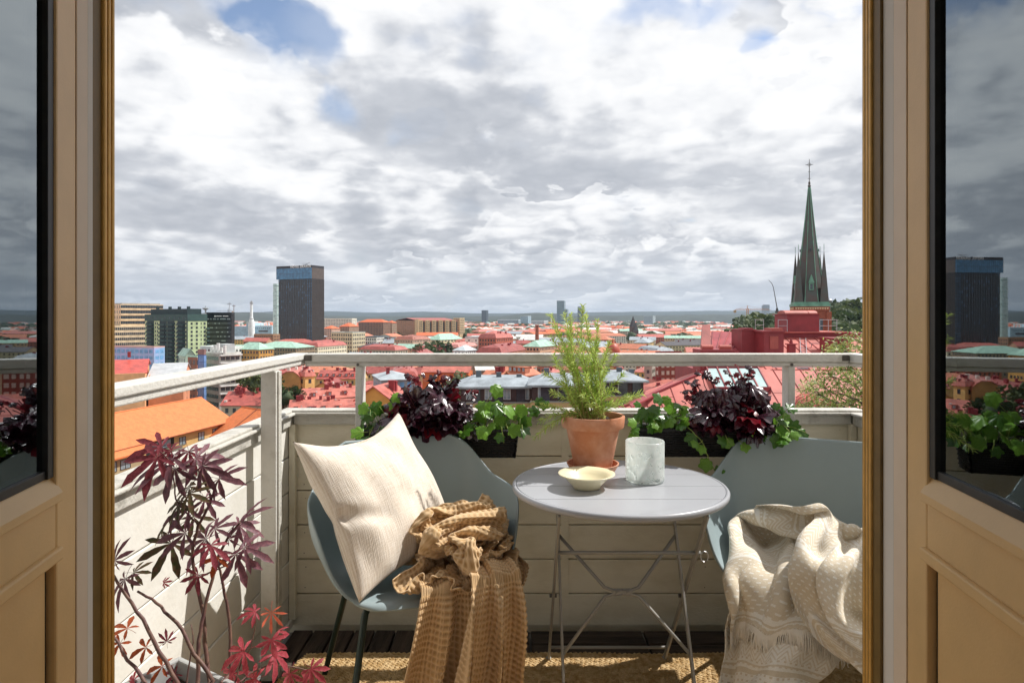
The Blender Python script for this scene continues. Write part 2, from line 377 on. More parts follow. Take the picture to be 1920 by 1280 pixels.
# ================================================================ the balcony
WY = 2.66; WLX = -.92; WRX = 1.42; CAPZ = .887; RZ = 1.133
m_board = M('cream_board', rgb('#e6dfca'), rough=.62, col2=rgb('#d2c9b0'), vs=6, st=(.8, .8, 1.6), bump=.2, bs=70, rnd=.05, detail=10, lo=.45, hi=.75)
m_boardw = M('white_board', rgb('#e8e6df'), rough=.6, col2=rgb('#dedbd1'), vs=6, bump=.12, bs=60, rnd=.03)
def m_railmat():
    m = M('weathered_rail', rgb('#d6d4cd'), rough=.55, col2=rgb('#a39e92'), vs=11, st=(1, 1, 1), bump=.3, bs=90, lo=.55, hi=.9, detail=9); return m
m_rail = m_railmat()
m_cap = M('cap_grey', rgb('#cbc8bf'), rough=.5, col2=rgb('#7f7a6e'), vs=14, bump=.3, bs=120, lo=.5, hi=.8, detail=8)
m_bolt = M('bolt', (.12, .11, .10), rough=.4, metal=.8)
para = thing('balcony_parapet', 'cream boarded parapet wall round the balcony with weathered cap boards', 'parapet', (0, WY, 0)); structure(para)
def pb(name, x0, x1, y0, y1, z0, z1, mt, bev=.003): m = MB(); m.box(x0, x1, y0 - WY, y1 - WY, z0, z1); return m.build(name, mt, para, bevel=bev)
rb = random.Random(3)
pitch = .1425
for wall, n in (('f', 6), ('l', 6), ('r', 6)):
    for k in range(7):
        z1 = CAPZ - .045 - k * pitch; z0 = max(z1 - pitch + .004, .0)
        if z1 < .03: break
        j = rb.uniform(-.0015, .0015)
        if wall == 'f': pb('board', WLX - .0, WRX + .0, WY + j, WY + .02 + j, z0, z1, m_board)
        elif wall == 'l': pb('board', WLX - .02 + j, WLX + j, 1.13, WY - .003, z0, z1, m_boardw)
        else: pb('board', WRX + j, WRX + .02 + j, 1.13, WY - .003, z0, z1, m_board)
pb('backing', WLX - .05, WRX + .05, WY + .0225, WY + .045, -.06, CAPZ - .01, m_board, 0)
pb('backing', WLX - .05, WLX - .0225, 1.13, WY + .0220, 0, CAPZ - .01, m_board, 0)
pb('backing', WRX + .0225, WRX + .05, 1.13, WY + .0220, 0, CAPZ - .01, m_board, 0)
# outer sheet metal face of the parapet
pb('batten', .205, .235, WY - .0035, WY - .0022, .02, CAPZ - .05, m_board)
pb('skirting', WLX + .0022, WLX + .014, 1.13, WY - .016, 0, .035, m_boardw)
pb('corner_trim', WLX + .002, WLX + .022, WY - .26, WY - .225, .036, CAPZ - .05, m_boardw); pb('corner_trim', WLX + .002, WLX + .03, WY - .30, WY - .268, .036, CAPZ - .05, m_rail)
pb('corner_trim', WLX + .002, WLX + .028, WY - .03, WY - .003, .036, CAPZ - .05, m_board); pb('corner_trim', WRX - .028, WRX - .002, WY - .03, WY - .003, .036, CAPZ - .05, m_board)
m_nail = M('nail_rust', (.10, .06, .04), rough=.8)
nl = MB()
for xx in (-.86, -.30, .22, .80, 1.36):
    for k in range(6):
        zz = CAPZ - .045 - k * pitch - .03
        for q in (0, .085): nl.tube([(xx + rb.uniform(-.006, .006), -.0001, zz - q), (xx, .004, zz - q)], .0022, 6)
stuff(nl.build('nails', m_nail, para))
# cap: apron board + top with a drip edge
pb('apron', WLX + .016, WRX - .016, WY - .014, WY - .0025, CAPZ - .052, CAPZ - .012, m_cap)
pb('apron', WLX + .0025, WLX + .014, 1.13, WY - .016, CAPZ - .055, CAPZ - .012, m_cap); pb('apron', WRX - .014, WRX - .0025, 1.13, WY - .016, CAPZ - .055, CAPZ - .012, m_cap)
pb('cap', WLX - .035, WRX + .035, WY - .032, WY + .058, CAPZ - .011, CAPZ, m_cap, .004); pb('cap', WLX - .036, WRX + .036, WY - .022, WY + .052, CAPZ + .0005, CAPZ + .009, m_cap, .003)
pb('cap', WLX - .055, WLX + .032, 1.13, WY - .033, CAPZ - .011, CAPZ, m_cap, .004); pb('cap', WLX - .045, WLX + .018, 1.13, WY - .034, CAPZ + .0005, CAPZ + .010, m_cap, .003)
pb('cap', WRX - .032, WRX + .055, 1.13, WY - .033, CAPZ - .011, CAPZ, m_cap, .004)
# rail
rail = thing('balcony_railing', 'weathered white railing on posts above the balcony parapet', 'railing', (0, 2.58, 0))
def rbx(name, x0, x1, y0, y1, z0, z1, mt=m_rail, bev=.004): m = MB(); m.box(x0, x1, y0 - 2.58, y1 - 2.58, z0, z1); return m.build(name, mt, rail, bevel=bev)
RLX0, RLX1 = -.893, -.828; RRX0, RRX1 = 1.345, 1.405; RY0, RY1 = 2.548, 2.612
rbx('handrail', RLX1 + .002, RRX0 - .002, RY0, RY1, RZ - .034, RZ)
rbx('under_rail', RLX1 + .002, RRX0 - .002, RY0 + .004, RY1 - .006, RZ - .050, RZ - .0345)
rbx('handrail', RLX0, RLX1, 1.13, RY1, RZ - .024, RZ + .0005); rbx('under_rail', RLX0 + .004, RLX1 - .007, 1.13, RY1 - .004, RZ - .044, RZ - .0245)
rbx('handrail', RRX0, RRX1, 1.13, RY1, RZ - .034, RZ + .0005); rbx('under_rail', RRX0 + .007, RRX1 - .004, 1.13, RY1 - .004, RZ - .050, RZ - .0345)
for x0, x1 in ((-.626, -.598), (1.103, 1.131)):
    rbx('post', x0, x1, RY0 + .006, RY1 + .006, .72, RZ - .0505)
    m = MB(); m.tube([((x0 + x1) / 2 - .002, RY0 + .0035 - 2.58, RZ - .043), ((x0 + x1) / 2 - .002, RY0 - .002 - 2.58, RZ - .043)], .0055, 10); m.build('bolt', m_bolt, rail)
rbx('post', -.884, -.830, 2.250, 2.295, 0.0, RZ - .0445, bev=.003)
rbx('post', -.8295, -.824, 2.262, 2.290, 0.0, RZ - .046, m_cap, .001)
rbx('post', 1.36, 1.40, 1.9, 1.945, 0.0, RZ - .0505, bev=.003)
m = MB(); m.box(RRX0 - .03, RRX0 - .004, -.036, -.0325, RZ - .028, RZ - .006); m.build('bracket', m_bolt, rail); m = MB(); m.box(RLX1 + .004, RLX1 + .03, -.036, -.0325, RZ - .028, RZ - .006); m.build('bracket', m_bolt, rail)
# floor: slab, deck tiles of dark boards
m_deck = M('deck_board', rgb('#4a3a30'), rough=.75, col2=rgb('#1d1512'), vs=5, st=(1, 1, 1), bump=.6, bs=30, rnd=.25)
m_decky = M('deck_board_y', rgb('#54463c'), rough=.8, col2=rgb('#231a15'), vs=5, st=(6, .6, 2), bump=.8, bs=30, rnd=.25)
m_deckx = M('deck_board_x', rgb('#54463c'), rough=.8, col2=rgb('#1f1713'), vs=5, st=(.6, 6, 2), bump=.8, bs=30, rnd=.25)
sl_ = MB(); sl_.box(WLX - .06, WRX + .06, 1.09, WY + .06, -.25, -.04); structure(sl_.build('balcony_slab', M('concrete', (.22, .21, .20), rough=.9)))
deck = thing('deck', 'dark weathered wooden decking boards on the balcony floor', 'deck', (0, 0, 0)); structure(deck)
x = -.895
cols = [('y', -.895, -.39), ('x', -.385, .07), ('x', .075, .53), ('x', .535, .99), ('x', .995, 1.41)]
for kind, x0, x1 in cols:
    if kind == 'y':
        n = 6; w = (x1 - x0) / n
        for i in range(n):
            m = MB(); m.box(x0 + i * w + .004, x0 + (i + 1) * w - .004, 1.2, 2.62, -.022 + rb.uniform(-.002, .002), 0.0); m.build('plank', m_decky, deck, bevel=.003)
    else:
        n = 13; w = (2.62 - 1.2) / n
        for i in range(n):
            m = MB(); m.box(x0 + .003, x1 - .003, 1.2 + i * w + .004, 1.2 + (i + 1) * w - .004, -.022, rb.uniform(-.002, 0)); m.build('plank', m_deckx, deck, bevel=.003)
# ================================================================ furniture
def catmull(P, t):
    n = len(P) - 1; x = min(max(t, 0), 1) * n; i = min(int(x), n - 1); f = x - i
    p0 = P[max(i - 1, 0)]; p1 = P[i]; p2 = P[i + 1]; p3 = P[min(i + 2, n)]
    return tuple(.5 * ((2 * b) + (-a + c) * f + (2 * a - 5 * b + 4 * c - d) * f * f + (-a + 3 * b - 3 * c + d) * f ** 3) for a, b, c, d in zip(p0, p1, p2, p3))
# seat shell: centre line (y, z) and rim (x, y, z); front of the chair is -y
CH_C = [(-.262, .432), (-.235, .450), (-.14, .440), (-.02, .432), (.09, .434), (.165, .458), (.212, .530), (.238, .640), (.252, .740), (.262, .835)]
CH_E = [(.185, -.235, .440), (.235, -.215, .462), (.285, -.175, .530), (.322, -.130, .640), (.338, -.060, .690), (.335, .030, .698), (.315, .110, .712), (.287, .168, .755), (.245, .210, .810), (.190, .236, .838)]
def shell_pt(u, v):
    a = (u - .5) * 2; s = abs(a); sg = 1 if a >= 0 else -1
    cy_, cz = catmull(CH_C, v); ex, ey, ez = catmull(CH_E, v)
    n = 3.4 + (1.9 - 3.4) * min(max((v - .45) / .4, 0), 1)
    th = s * PI / 2
    gx = math.sin(th) ** (2 / n) if s > 0 else 0; gx = gx * .75 + s * .25
    hz = 1 - (math.cos(th) ** (2 / n) if s < 1 else 0)
    hz = hz ** 1.0
    back = min(max((v - .5) / .3, 0), 1)
    hy = s ** 2.2
    return (sg * ex * gx, cy_ + (ey - cy_) * hy, cz + (ez - cz) * (hz * (1 - back) + s ** 2 * back))
def shell_mb(nu=44, nv=44):
    m = MB(); m.grid(shell_pt, nu, nv); return m
# the two chairs stand here: (x, y, turn)
CHAIRS = [(-.325, 2.13, R(22)), (.985, 2.12, R(-25))]
# cushion corners in place: bottom-left, bottom-right, top-right, top-left
CU = [Vector((-.435, 1.82, .468)), Vector((-.185, 2.235, .49)), Vector((-.418, 2.36, .930)), Vector((-.662, 1.93, .905))]
CN = ((CU[1] - CU[0]) + (CU[2] - CU[3])).cross((CU[3] - CU[0]) + (CU[2] - CU[1])).normalized()   # towards the viewer
def cushion_pt(u, v, side):
    U = 2 * u - 1; V = 2 * v - 1
    # pinched sides
    pin = .045
    u2 = u + (-U) * pin * 1.3 * (1 - V * V) * abs(U) ** 3; v2 = v + (-V) * pin * 1.3 * (1 - U * U) * abs(V) ** 3
    p = CU[0].lerp(CU[1], u2).lerp(CU[3].lerp(CU[2], u2), v2)
    e = max((1 - U * U) * (1 - V * V), 0)
    h = .086 * e ** .42 * (1 + .25 * (1 - abs(U)) * (1 - abs(V)))
    # creases running in from the sides, a slump near the foot
    w = mn.noise(Vector((U * 1.6, V * 1.6, side * 3.1 + .7))) * .022 + mn.noise(Vector((U * 3.3 + V, V * 1.3 - U, side * 5.3))) * .012
    r1 = math.exp(-((V + .05 + .35 * (U + 1)) / .10) ** 2) * max(0, 1 - (U + 1) / .75) * .030
    r2 = math.exp(-((U + .15 - .25 * (V + 1)) / .11) ** 2) * max(0, 1 - (V + 1) / .8) * .026
    r3 = math.exp(-((V - .86 + .2 * U * U) / .07) ** 2) * math.exp(-((U - .1) / .4) ** 2) * .028
    f = min(e * 5, 1)
    h = h + (w - r1 + r2 * .8 - r3) * f
    q = p + CN * h * side
    # the seat presses the lower corner up, the top side sags in the middle
    sag = .040 * max(0, V) ** 4 * (1 - U * U); q.z -= sag
    return q
def cushion_mb(n=72):
    m = MB()
    m.grid(lambda u, v: cushion_pt(u, v, 1), n, n); o = len(m.v)
    m.grid(lambda u, v: cushion_pt(1 - u, v, -1), n, n)
    return m
m_shell = M('blue_grey_shell', rgb('#93a2a5'), rough=.42, var=.03, vs=4, bump=.05, bs=400, spec=.45)
m_leg = M('dark_green_leg', rgb('#1f3029'), rough=.35, var=.1, vs=20)
def make_chair(loc, rz, label):
    t = thing('armchair', label, 'chair', (loc[0], loc[1], 0), rz, 'blue-grey shell armchairs on the balcony')
    s = shell_mb().build('seat_shell', m_shell, t, smooth=True)
    so_ = s.modifiers.new('thick', 'SOLIDIFY'); so_.thickness = .009; so_.offset = 0
    su = s.modifiers.new('sub', 'SUBSURF'); su.levels = 1; su.render_levels = 1
    for sx, sy in ((-1, -1), (1, -1), (-1, 1), (1, 1)):
        m = MB(); m.tube([(sx * .175, sy * .14 - .02, .418), (sx * .19, sy * .155 - .02, .40), (sx * .262, sy * .262, .012), (sx * .264, sy * .265, .004)], [.0105, .0105, .0095, .0095], 12)
        m.build('leg', m_leg, t, smooth=True)
    m = MB(); m.tube([(-.175, -.16, .418), (.175, -.16, .418)], .009, 10); m.tube([(-.175, .12, .418), (.175, .12, .418)], .009, 10)
    m.tube([(0, -.16, .418), (0, .12, .418)], .009, 10); m.build('seat_frame', m_leg, t, smooth=True)
    return t
make_chair(CHAIRS[0][:2], CHAIRS[0][2], 'blue-grey shell armchair holding the cream cushion and the brown waffle blanket')
make_chair(CHAIRS[1][:2], CHAIRS[1][2], 'blue-grey shell armchair with a fringed beige throw on its seat')

def weave(name, c1, c2, su, sv, bump, rough=.9, dist=.002, fine=True):
    """woven cloth: threads from the mesh's UV"""
    m = bpy.data.materials.new(name); m.use_nodes = True; nt = m.node_tree; N = nt.nodes; L = nt.links; b = N['Principled BSDF']
    b.inputs['Roughness'].default_value = rough; b.inputs['Specular IOR Level'].default_value = .15
    b.inputs['Sheen Weight'].default_value = .25; b.inputs['Sheen Roughness'].default_value = .5
    return m, nt, N, L, b
def uvgrid(o, nu, nv, sides=1):
    me = o.data; uv = me.uv_layers.new(name='uv'); i = 0
    for s in range(sides):
        for j in range(nv):
            for k in range(nu):
                for (a, c) in ((k, j), (k + 1, j), (k + 1, j + 1), (k, j + 1)):
                    uv.data[i].uv = (a / nu, c / nv); i += 1
def mnode(N, L, op, a, b=None, clamp=False):
    n = N.new('ShaderNodeMath'); n.operation = op; n.use_clamp = clamp
    for i, x in enumerate((a, b)):
        if x is None: continue
        if isinstance(x, (int, float)): n.inputs[i].default_value = x
        else: L.new(x, n.inputs[i])
    return n.outputs[0]
# cushion
mcu, nt, N, L, b = weave('cream_woven', None, None, 1, 1, 1)
def _cu():
    uv = N.new('ShaderNodeUVMap'); sp = N.new('ShaderNodeSeparateXYZ'); L.new(uv.outputs[0], sp.inputs[0])
    nz = N.new('ShaderNodeTexNoise'); mp = N.new('ShaderNodeMapping'); mp.inputs['Scale'].default_value = (230, 9, 1); L.new(uv.outputs[0], mp.inputs[0]); L.new(mp.outputs[0], nz.inputs[0]); nz.inputs['Scale'].default_value = 1; nz.inputs['Detail'].default_value = 3
    nz2 = N.new('ShaderNodeTexNoise'); mp2 = N.new('ShaderNodeMapping'); mp2.inputs['Scale'].default_value = (14, 200, 1); L.new(uv.outputs[0], mp2.inputs[0]); L.new(mp2.outputs[0], nz2.inputs[0]); nz2.inputs['Scale'].default_value = 1; nz2.inputs['Detail'].default_value = 2
    h = mnode(N, L, 'ADD', nz.outputs['Fac'], mnode(N, L, 'MULTIPLY', nz2.outputs['Fac'], .6))
    w = mnode(N, L, 'SINE', mnode(N, L, 'MULTIPLY', sp.outputs[0], 900)); h2 = mnode(N, L, 'ADD', h, mnode(N, L, 'MULTIPLY', w, .08))
    cr = N.new('ShaderNodeValToRGB'); cr.color_ramp.elements[0].position = .55; cr.color_ramp.elements[1].position = 1.0
    cr.color_ramp.elements[0].color = rgb('#d4c4af') + (1,); cr.color_ramp.elements[1].color = rgb('#f2e9dd') + (1,)
    L.new(h2, cr.inputs[0]); L.new(cr.outputs[0], b.inputs['Base Color'])
    bp = N.new('ShaderNodeBump'); bp.inputs['Strength'].default_value = .55; bp.inputs['Distance'].default_value = .003; L.new(h2, bp.inputs['Height']); L.new(bp.outputs[0], b.inputs['Normal'])
_cu()
cm = cushion_mb(); o = cm.build('cushion', mcu, None, smooth=True); uvgrid(o, 72, 72, 2)
tag(o, 'cream woven cushion standing on its corner in the left armchair', 'cushion')
bm = bmesh.new(); bm.from_mesh(o.data); bmesh.ops.remove_doubles(bm, verts=bm.verts, dist=.0006); bm.to_mesh(o.data); bm.free()
# ---------------------------------------------------------------- bistro table
TX, TY, TZ, TR = .352, 2.118, .730, .347
m_tab = M('grey_table_paint', rgb('#a9abb0'), rough=.33, var=.03, vs=5, bump=.03, bs=200, spec=.5)
m_tleg = M('grey_table_leg', rgb('#97958f'), rough=.4, var=.06, vs=10)
def table():
    t = thing('bistro_table', 'round light grey metal folding table between the two armchairs', 'table', (TX, TY, 0), 0)
    cuts = [-.345, -.184, -.036, .119, .262, .345]
    for a, b in zip(cuts, cuts[1:]):
        a2, b2 = a + .0013, b - .0013; r = TR - .010; pts = []
        n = 26
        for i in range(n + 1):
            y = a2 + (b2 - a2) * i / n; pts.append((math.sqrt(max(r * r - y * y, 0)), y))
        pts = pts + [(-x, y) for x, y in reversed(pts)]
        m = MB(); m.prism(pts, TZ - .006, TZ); m.build('slat', m_tab, t, bevel=.0012)
    m = MB(); m.lathe([(TR - .0095, TZ - .005), (TR - .006, TZ + .001), (TR, TZ - .0005), (TR + .004, TZ - .006), (TR + .0035, TZ - .015), (TR - .001, TZ - .020), (TR - .006, TZ - .020), (TR - .0095, TZ - .008)], 128); m.build('rim', m_tab, t, smooth=True)
    zt = TZ - .022
    for sx in (-1, 1):
        x = sx * .215; o = -.018 * sx
        def bar(name, p, q, w=.016, h=.009):
            m = MB(); P_, Q_ = Vector(p), Vector(q); m.bar(P_, Q_, w, h); return m.build(name, m_tleg, t, bevel=.0015)
        L1 = MB(); L1.bar((x, -.262, zt), (x, .262, .012), .008, .020); L1.build('leg', m_tleg, t, bevel=.0015)
        L2 = MB(); L2.bar((x + o, .115, zt), (x + o, -.285, .012), .008, .020); L2.build('leg', m_tleg, t, bevel=.0015)
        for yy, xx in ((.262, x), (-.285, x + o)):
            m = MB(); m.lathe([(0, .004), (.019, .004), (.021, .008), (.013, .013), (.006, .020), (0, .020)], 16, (xx, yy, 0)); m.build('foot', m_tleg, t, smooth=True)
        m = MB(); m.bar((x - .004 * sx, -.255, zt + .004), (x - .004 * sx, .25, zt + .004), .012, .012); m.build('top_rail', m_tleg, t)
        m = MB(); m.tube([(x - .012, -.262 + .524 * .53 , .352), (x + .012, -.262 + .524 * .53, .352)], .006, 10); m.build('pivot', m_bolt, t)
    def rod(name, pts, r=.0055): m = MB(); m.tube(pts, r, 10); return m.build(name, m_tleg, t, smooth=True)
    rod('crossbar', [(-.212, -.148, .555), (.228, -.148, .555)], .006); rod('crossbar', [(-.212, .213, .078), (.212, .213, .078)])
    yb = lambda z: .115 - .40 * (zt - z) / (zt - .012)
    for s in (-1, 1):
        rod('brace', [(s * .195, yb(.55), .55), (s * .055, yb(.41) - .004, .412), (s * .030, yb(.40) - .004, .405), (0, yb(.40) - .004, .405)])
        rod('brace', [(s * .195, yb(.245), .245), (s * .055, yb(.385) - .004, .388), (s * .030, yb(.39) - .004, .395), (0, yb(.39) - .004, .395)])
    m = MB(); m.box(-.032, .032, yb(.4) - .014, yb(.4) - .010, .393, .407); [m.tube([(q, yb(.4) - .018, .400), (q, yb(.4) - .012, .400)], .005, 8) for q in (-.016, .016)]; stuff(m.build('hub_plate', m_tleg, t))
    m = MB(); m.tube([(.236 + .012 * math.cos(a), -.162, .548 + .016 * math.sin(a)) for a in [k * PI / 8 for k in range(17)]], .0022, 6); m.build('lock_ring', m_steel_, t)
m_steel_ = M('zinc', (.45, .44, .42), rough=.35, metal=.9)
table()
# rug --------------------------------------------------------------
def rug():
    t = thing('jute_rug', 'braided straw-coloured jute rug under the table and chairs', 'rug', (0, 0, 0))
    mj = M('jute', rgb('#dcbf90'), rough=.9, col2=rgb('#b8945f'), vs=45, bump=.6, bs=300, detail=3)
    x0, x1, y0, y1 = -.80, 1.36, 1.30, 2.415
    def edge(y): return x0 + .0 + (.09 * (2.42 - y))*-1.0
    m = MB(); m.add([(x0 + .03, y1, .003), (x1, y1, .003), (x1, y0, .003), (x0 - .25, y0, .003), (x0 + .03, y1, .010), (x1, y1, .010), (x1, y0, .010), (x0 - .25, y0, .010)], [(0, 1, 2, 3), (7, 6, 5, 4), (0, 4, 5, 1), (1, 5, 6, 2), (2, 6, 7, 3), (3, 7, 4, 0)]); m.build('backing', mj, t)
    rr = random.Random(2); V = []; F = []
    pr, px_ = .0125, .0185; row = 0; y = y1 - .006
    base = [(1, 0, 0), (0, 1, 0), (-1, 0, 0), (0, -1, 0), (.55, .45, .75), (-.55, .45, .75), (-.55, -.45, .75), (.55, -.45, .75)]
    fs = [(0, 1, 4), (1, 5, 4), (1, 2, 5), (2, 6, 5), (2, 3, 6), (3, 7, 6), (3, 0, 7), (0, 4, 7), (4, 5, 6, 7)]
    while y > 1.66:
        xs = x0 + .03 - .25 * (y1 - y) / (y1 - y0)
        n = int((x1 - xs) / px_)
        for i in range(n):
            for h in (0, 1):
                cx = xs + (i + .5 * h) * px_ + rr.uniform(-.002, .002); cy_ = y + (h - .5) * .0055 + rr.uniform(-.001, .001) + .004 * math.sin(cx * 9 + row * .2)
                a = (.62 if h else -.62) + rr.uniform(-.25, .25); ca, sa = math.cos(a), math.sin(a); L_ = .0115 * rr.uniform(.85, 1.15); W_ = .0050 * rr.uniform(.85, 1.2); H_ = .0062 * rr.uniform(.75, 1.25)
                o = len(V)
                for bx, by, bz in base: V.append((cx + bx * L_ * ca - by * W_ * sa, cy_ + bx * L_ * sa + by * W_ * ca, .0095 + bz * H_ * 1.3))
                F += [tuple(o + q for q in f) for f in fs]
        y -= pr; row += 1
    m = MB(); m.v = V; m.f = F; m.mi = [0] * len(F); o = stuff(m.build('braids', mj, t, smooth=True))
rug()
# things on the table -----------------------------------------------
m_tc = M('terracotta', rgb('#bf7c58'), rough=.85, col2=rgb('#dcab90'), vs=9, bump=.2, bs=120, detail=9, lo=.4, hi=.7)
m_soil = M('soil', (.035, .025, .018), rough=1, bump=1, bs=60)
PX, PY = .288, 2.283
def pot():
    z = TZ
    t = thing('saucer', 'terracotta saucer under the rosemary pot', 'saucer', (PX, PY, z + .0012))
    m = MB(); m.lathe([(0, 0), (.070, 0), (.078, .003), (.092, .026), (.093, .030), (.088, .030), (.076, .010), (0, .009)], 64); shade_auto(m.build('dish', m_tc, t), 50)
    t = thing('plant_pot', 'terracotta pot holding the tall rosemary on the grey table', 'pot', (PX, PY, z + .0105))
    m = MB(); m.lathe([(0, 0), (.062, 0), (.066, .004), (.094, .142), (.0945, .146), (.108, .148), (.1105, .152), (.1135, .186), (.1115, .190), (.104, .190), (.102, .186), (.099, .165), (0, .165)], 80); shade_auto(m.build('pot_body', m_tc, t), 40)
    m = MB(); m.lathe([(.0, .1655), (.0985, .1655)], 40); m.grid(lambda u, v: ((u - .5) * .13, (v - .5) * .13, .172 + .01 * mn.noise(Vector((u * 9, v * 9, 0)))), 14, 14); m.build('soil', m_soil, t)
pot()
def bowl():
    t = thing('bowl', 'small pale yellow ceramic bowl in front of the terracotta pot', 'bowl', (.240, 2.062, TZ + .0012))
    my = M('yellow_glaze', rgb('#ece2bd'), rough=.35, var=.03, vs=12, coat=.3)
    m = MB(); m.lathe([(0, .003), (.036, .003), (.038, 0), (.043, 0), (.046, .008), (.064, .026), (.070, .0345), (.0905, .0435), (.0915, .046), (.0905, .0475), (.069, .0395), (.061, .031), (.040, .012), (0, .009)], 80); m.build('bowl_body', my, t, smooth=True)
bowl()
def candle():
    t = thing('candle_holder', 'white mottled glass candle holder on the grey table', 'candle holder', (.446, 2.148, TZ + .0012))
    m = bpy.data.materials.new('mottled_glass'); m.use_nodes = True; nt = m.node_tree; N = nt.nodes; L = nt.links; b = N['Principled BSDF']
    b.inputs['Roughness'].default_value = .12; b.inputs['Coat Weight'].default_value = .5; b.inputs['Base Color'].default_value = (.86, .89, .87, 1)
    tc = N.new('ShaderNodeTexCoord'); n1 = N.new('ShaderNodeTexNoise'); n1.inputs['Scale'].default_value = 26; n1.inputs['Detail'].default_value = 4; n1.inputs['Distortion'].default_value = 1.6; L.new(tc.outputs['Object'], n1.inputs[0])
    cr = N.new('ShaderNodeValToRGB'); cr.color_ramp.elements[0].position = .42; cr.color_ramp.elements[1].position = .60; cr.color_ramp.elements[0].color = (.72, .78, .75, 1); cr.color_ramp.elements[1].color = (.93, .94, .92, 1); L.new(n1.outputs['Fac'], cr.inputs[0]); L.new(cr.outputs[0], b.inputs['Base Color'])
    n2 = N.new('ShaderNodeTexNoise'); n2.inputs['Scale'].default_value = 42; n2.inputs['Detail'].default_value = 3; n2.inputs['Distortion'].default_value = 1.2; L.new(tc.outputs['Object'], n2.inputs[0])
    st = N.new('ShaderNodeMapRange'); st.inputs['From Min'].default_value = .60; st.inputs['From Max'].default_value = .66; st.inputs['To Min'].default_value = .10; st.inputs['To Max'].default_value = .75; L.new(n2.outputs['Fac'], st.inputs[0])
    tl = N.new('ShaderNodeBsdfTranslucent'); tl.inputs[0].default_value = (.9, .93, .91, 1); tr = N.new('ShaderNodeBsdfTransparent'); tr.inputs[0].default_value = (.85, .88, .87, 1)
    m1 = N.new('ShaderNodeMixShader'); m1.inputs[0].default_value = .45; L.new(b.outputs[0], m1.inputs[1]); L.new(tl.outputs[0], m1.inputs[2])
    m2 = N.new('ShaderNodeMixShader'); L.new(st.outputs[0], m2.inputs[0]); L.new(m1.outputs[0], m2.inputs[1]); L.new(tr.outputs[0], m2.inputs[2]); L.new(m2.outputs[0], N['Material Output'].inputs[0])
    g = MB(); g.lathe([(0, 0), (.055, 0), (.0635, .004), (.0645, .012), (.0645, .132), (.0632, .1350), (.0605, .1335), (.0600, .016), (.050, .010), (0, .010)], 80); g.build('glass_body', m, t, smooth=True)
candle()
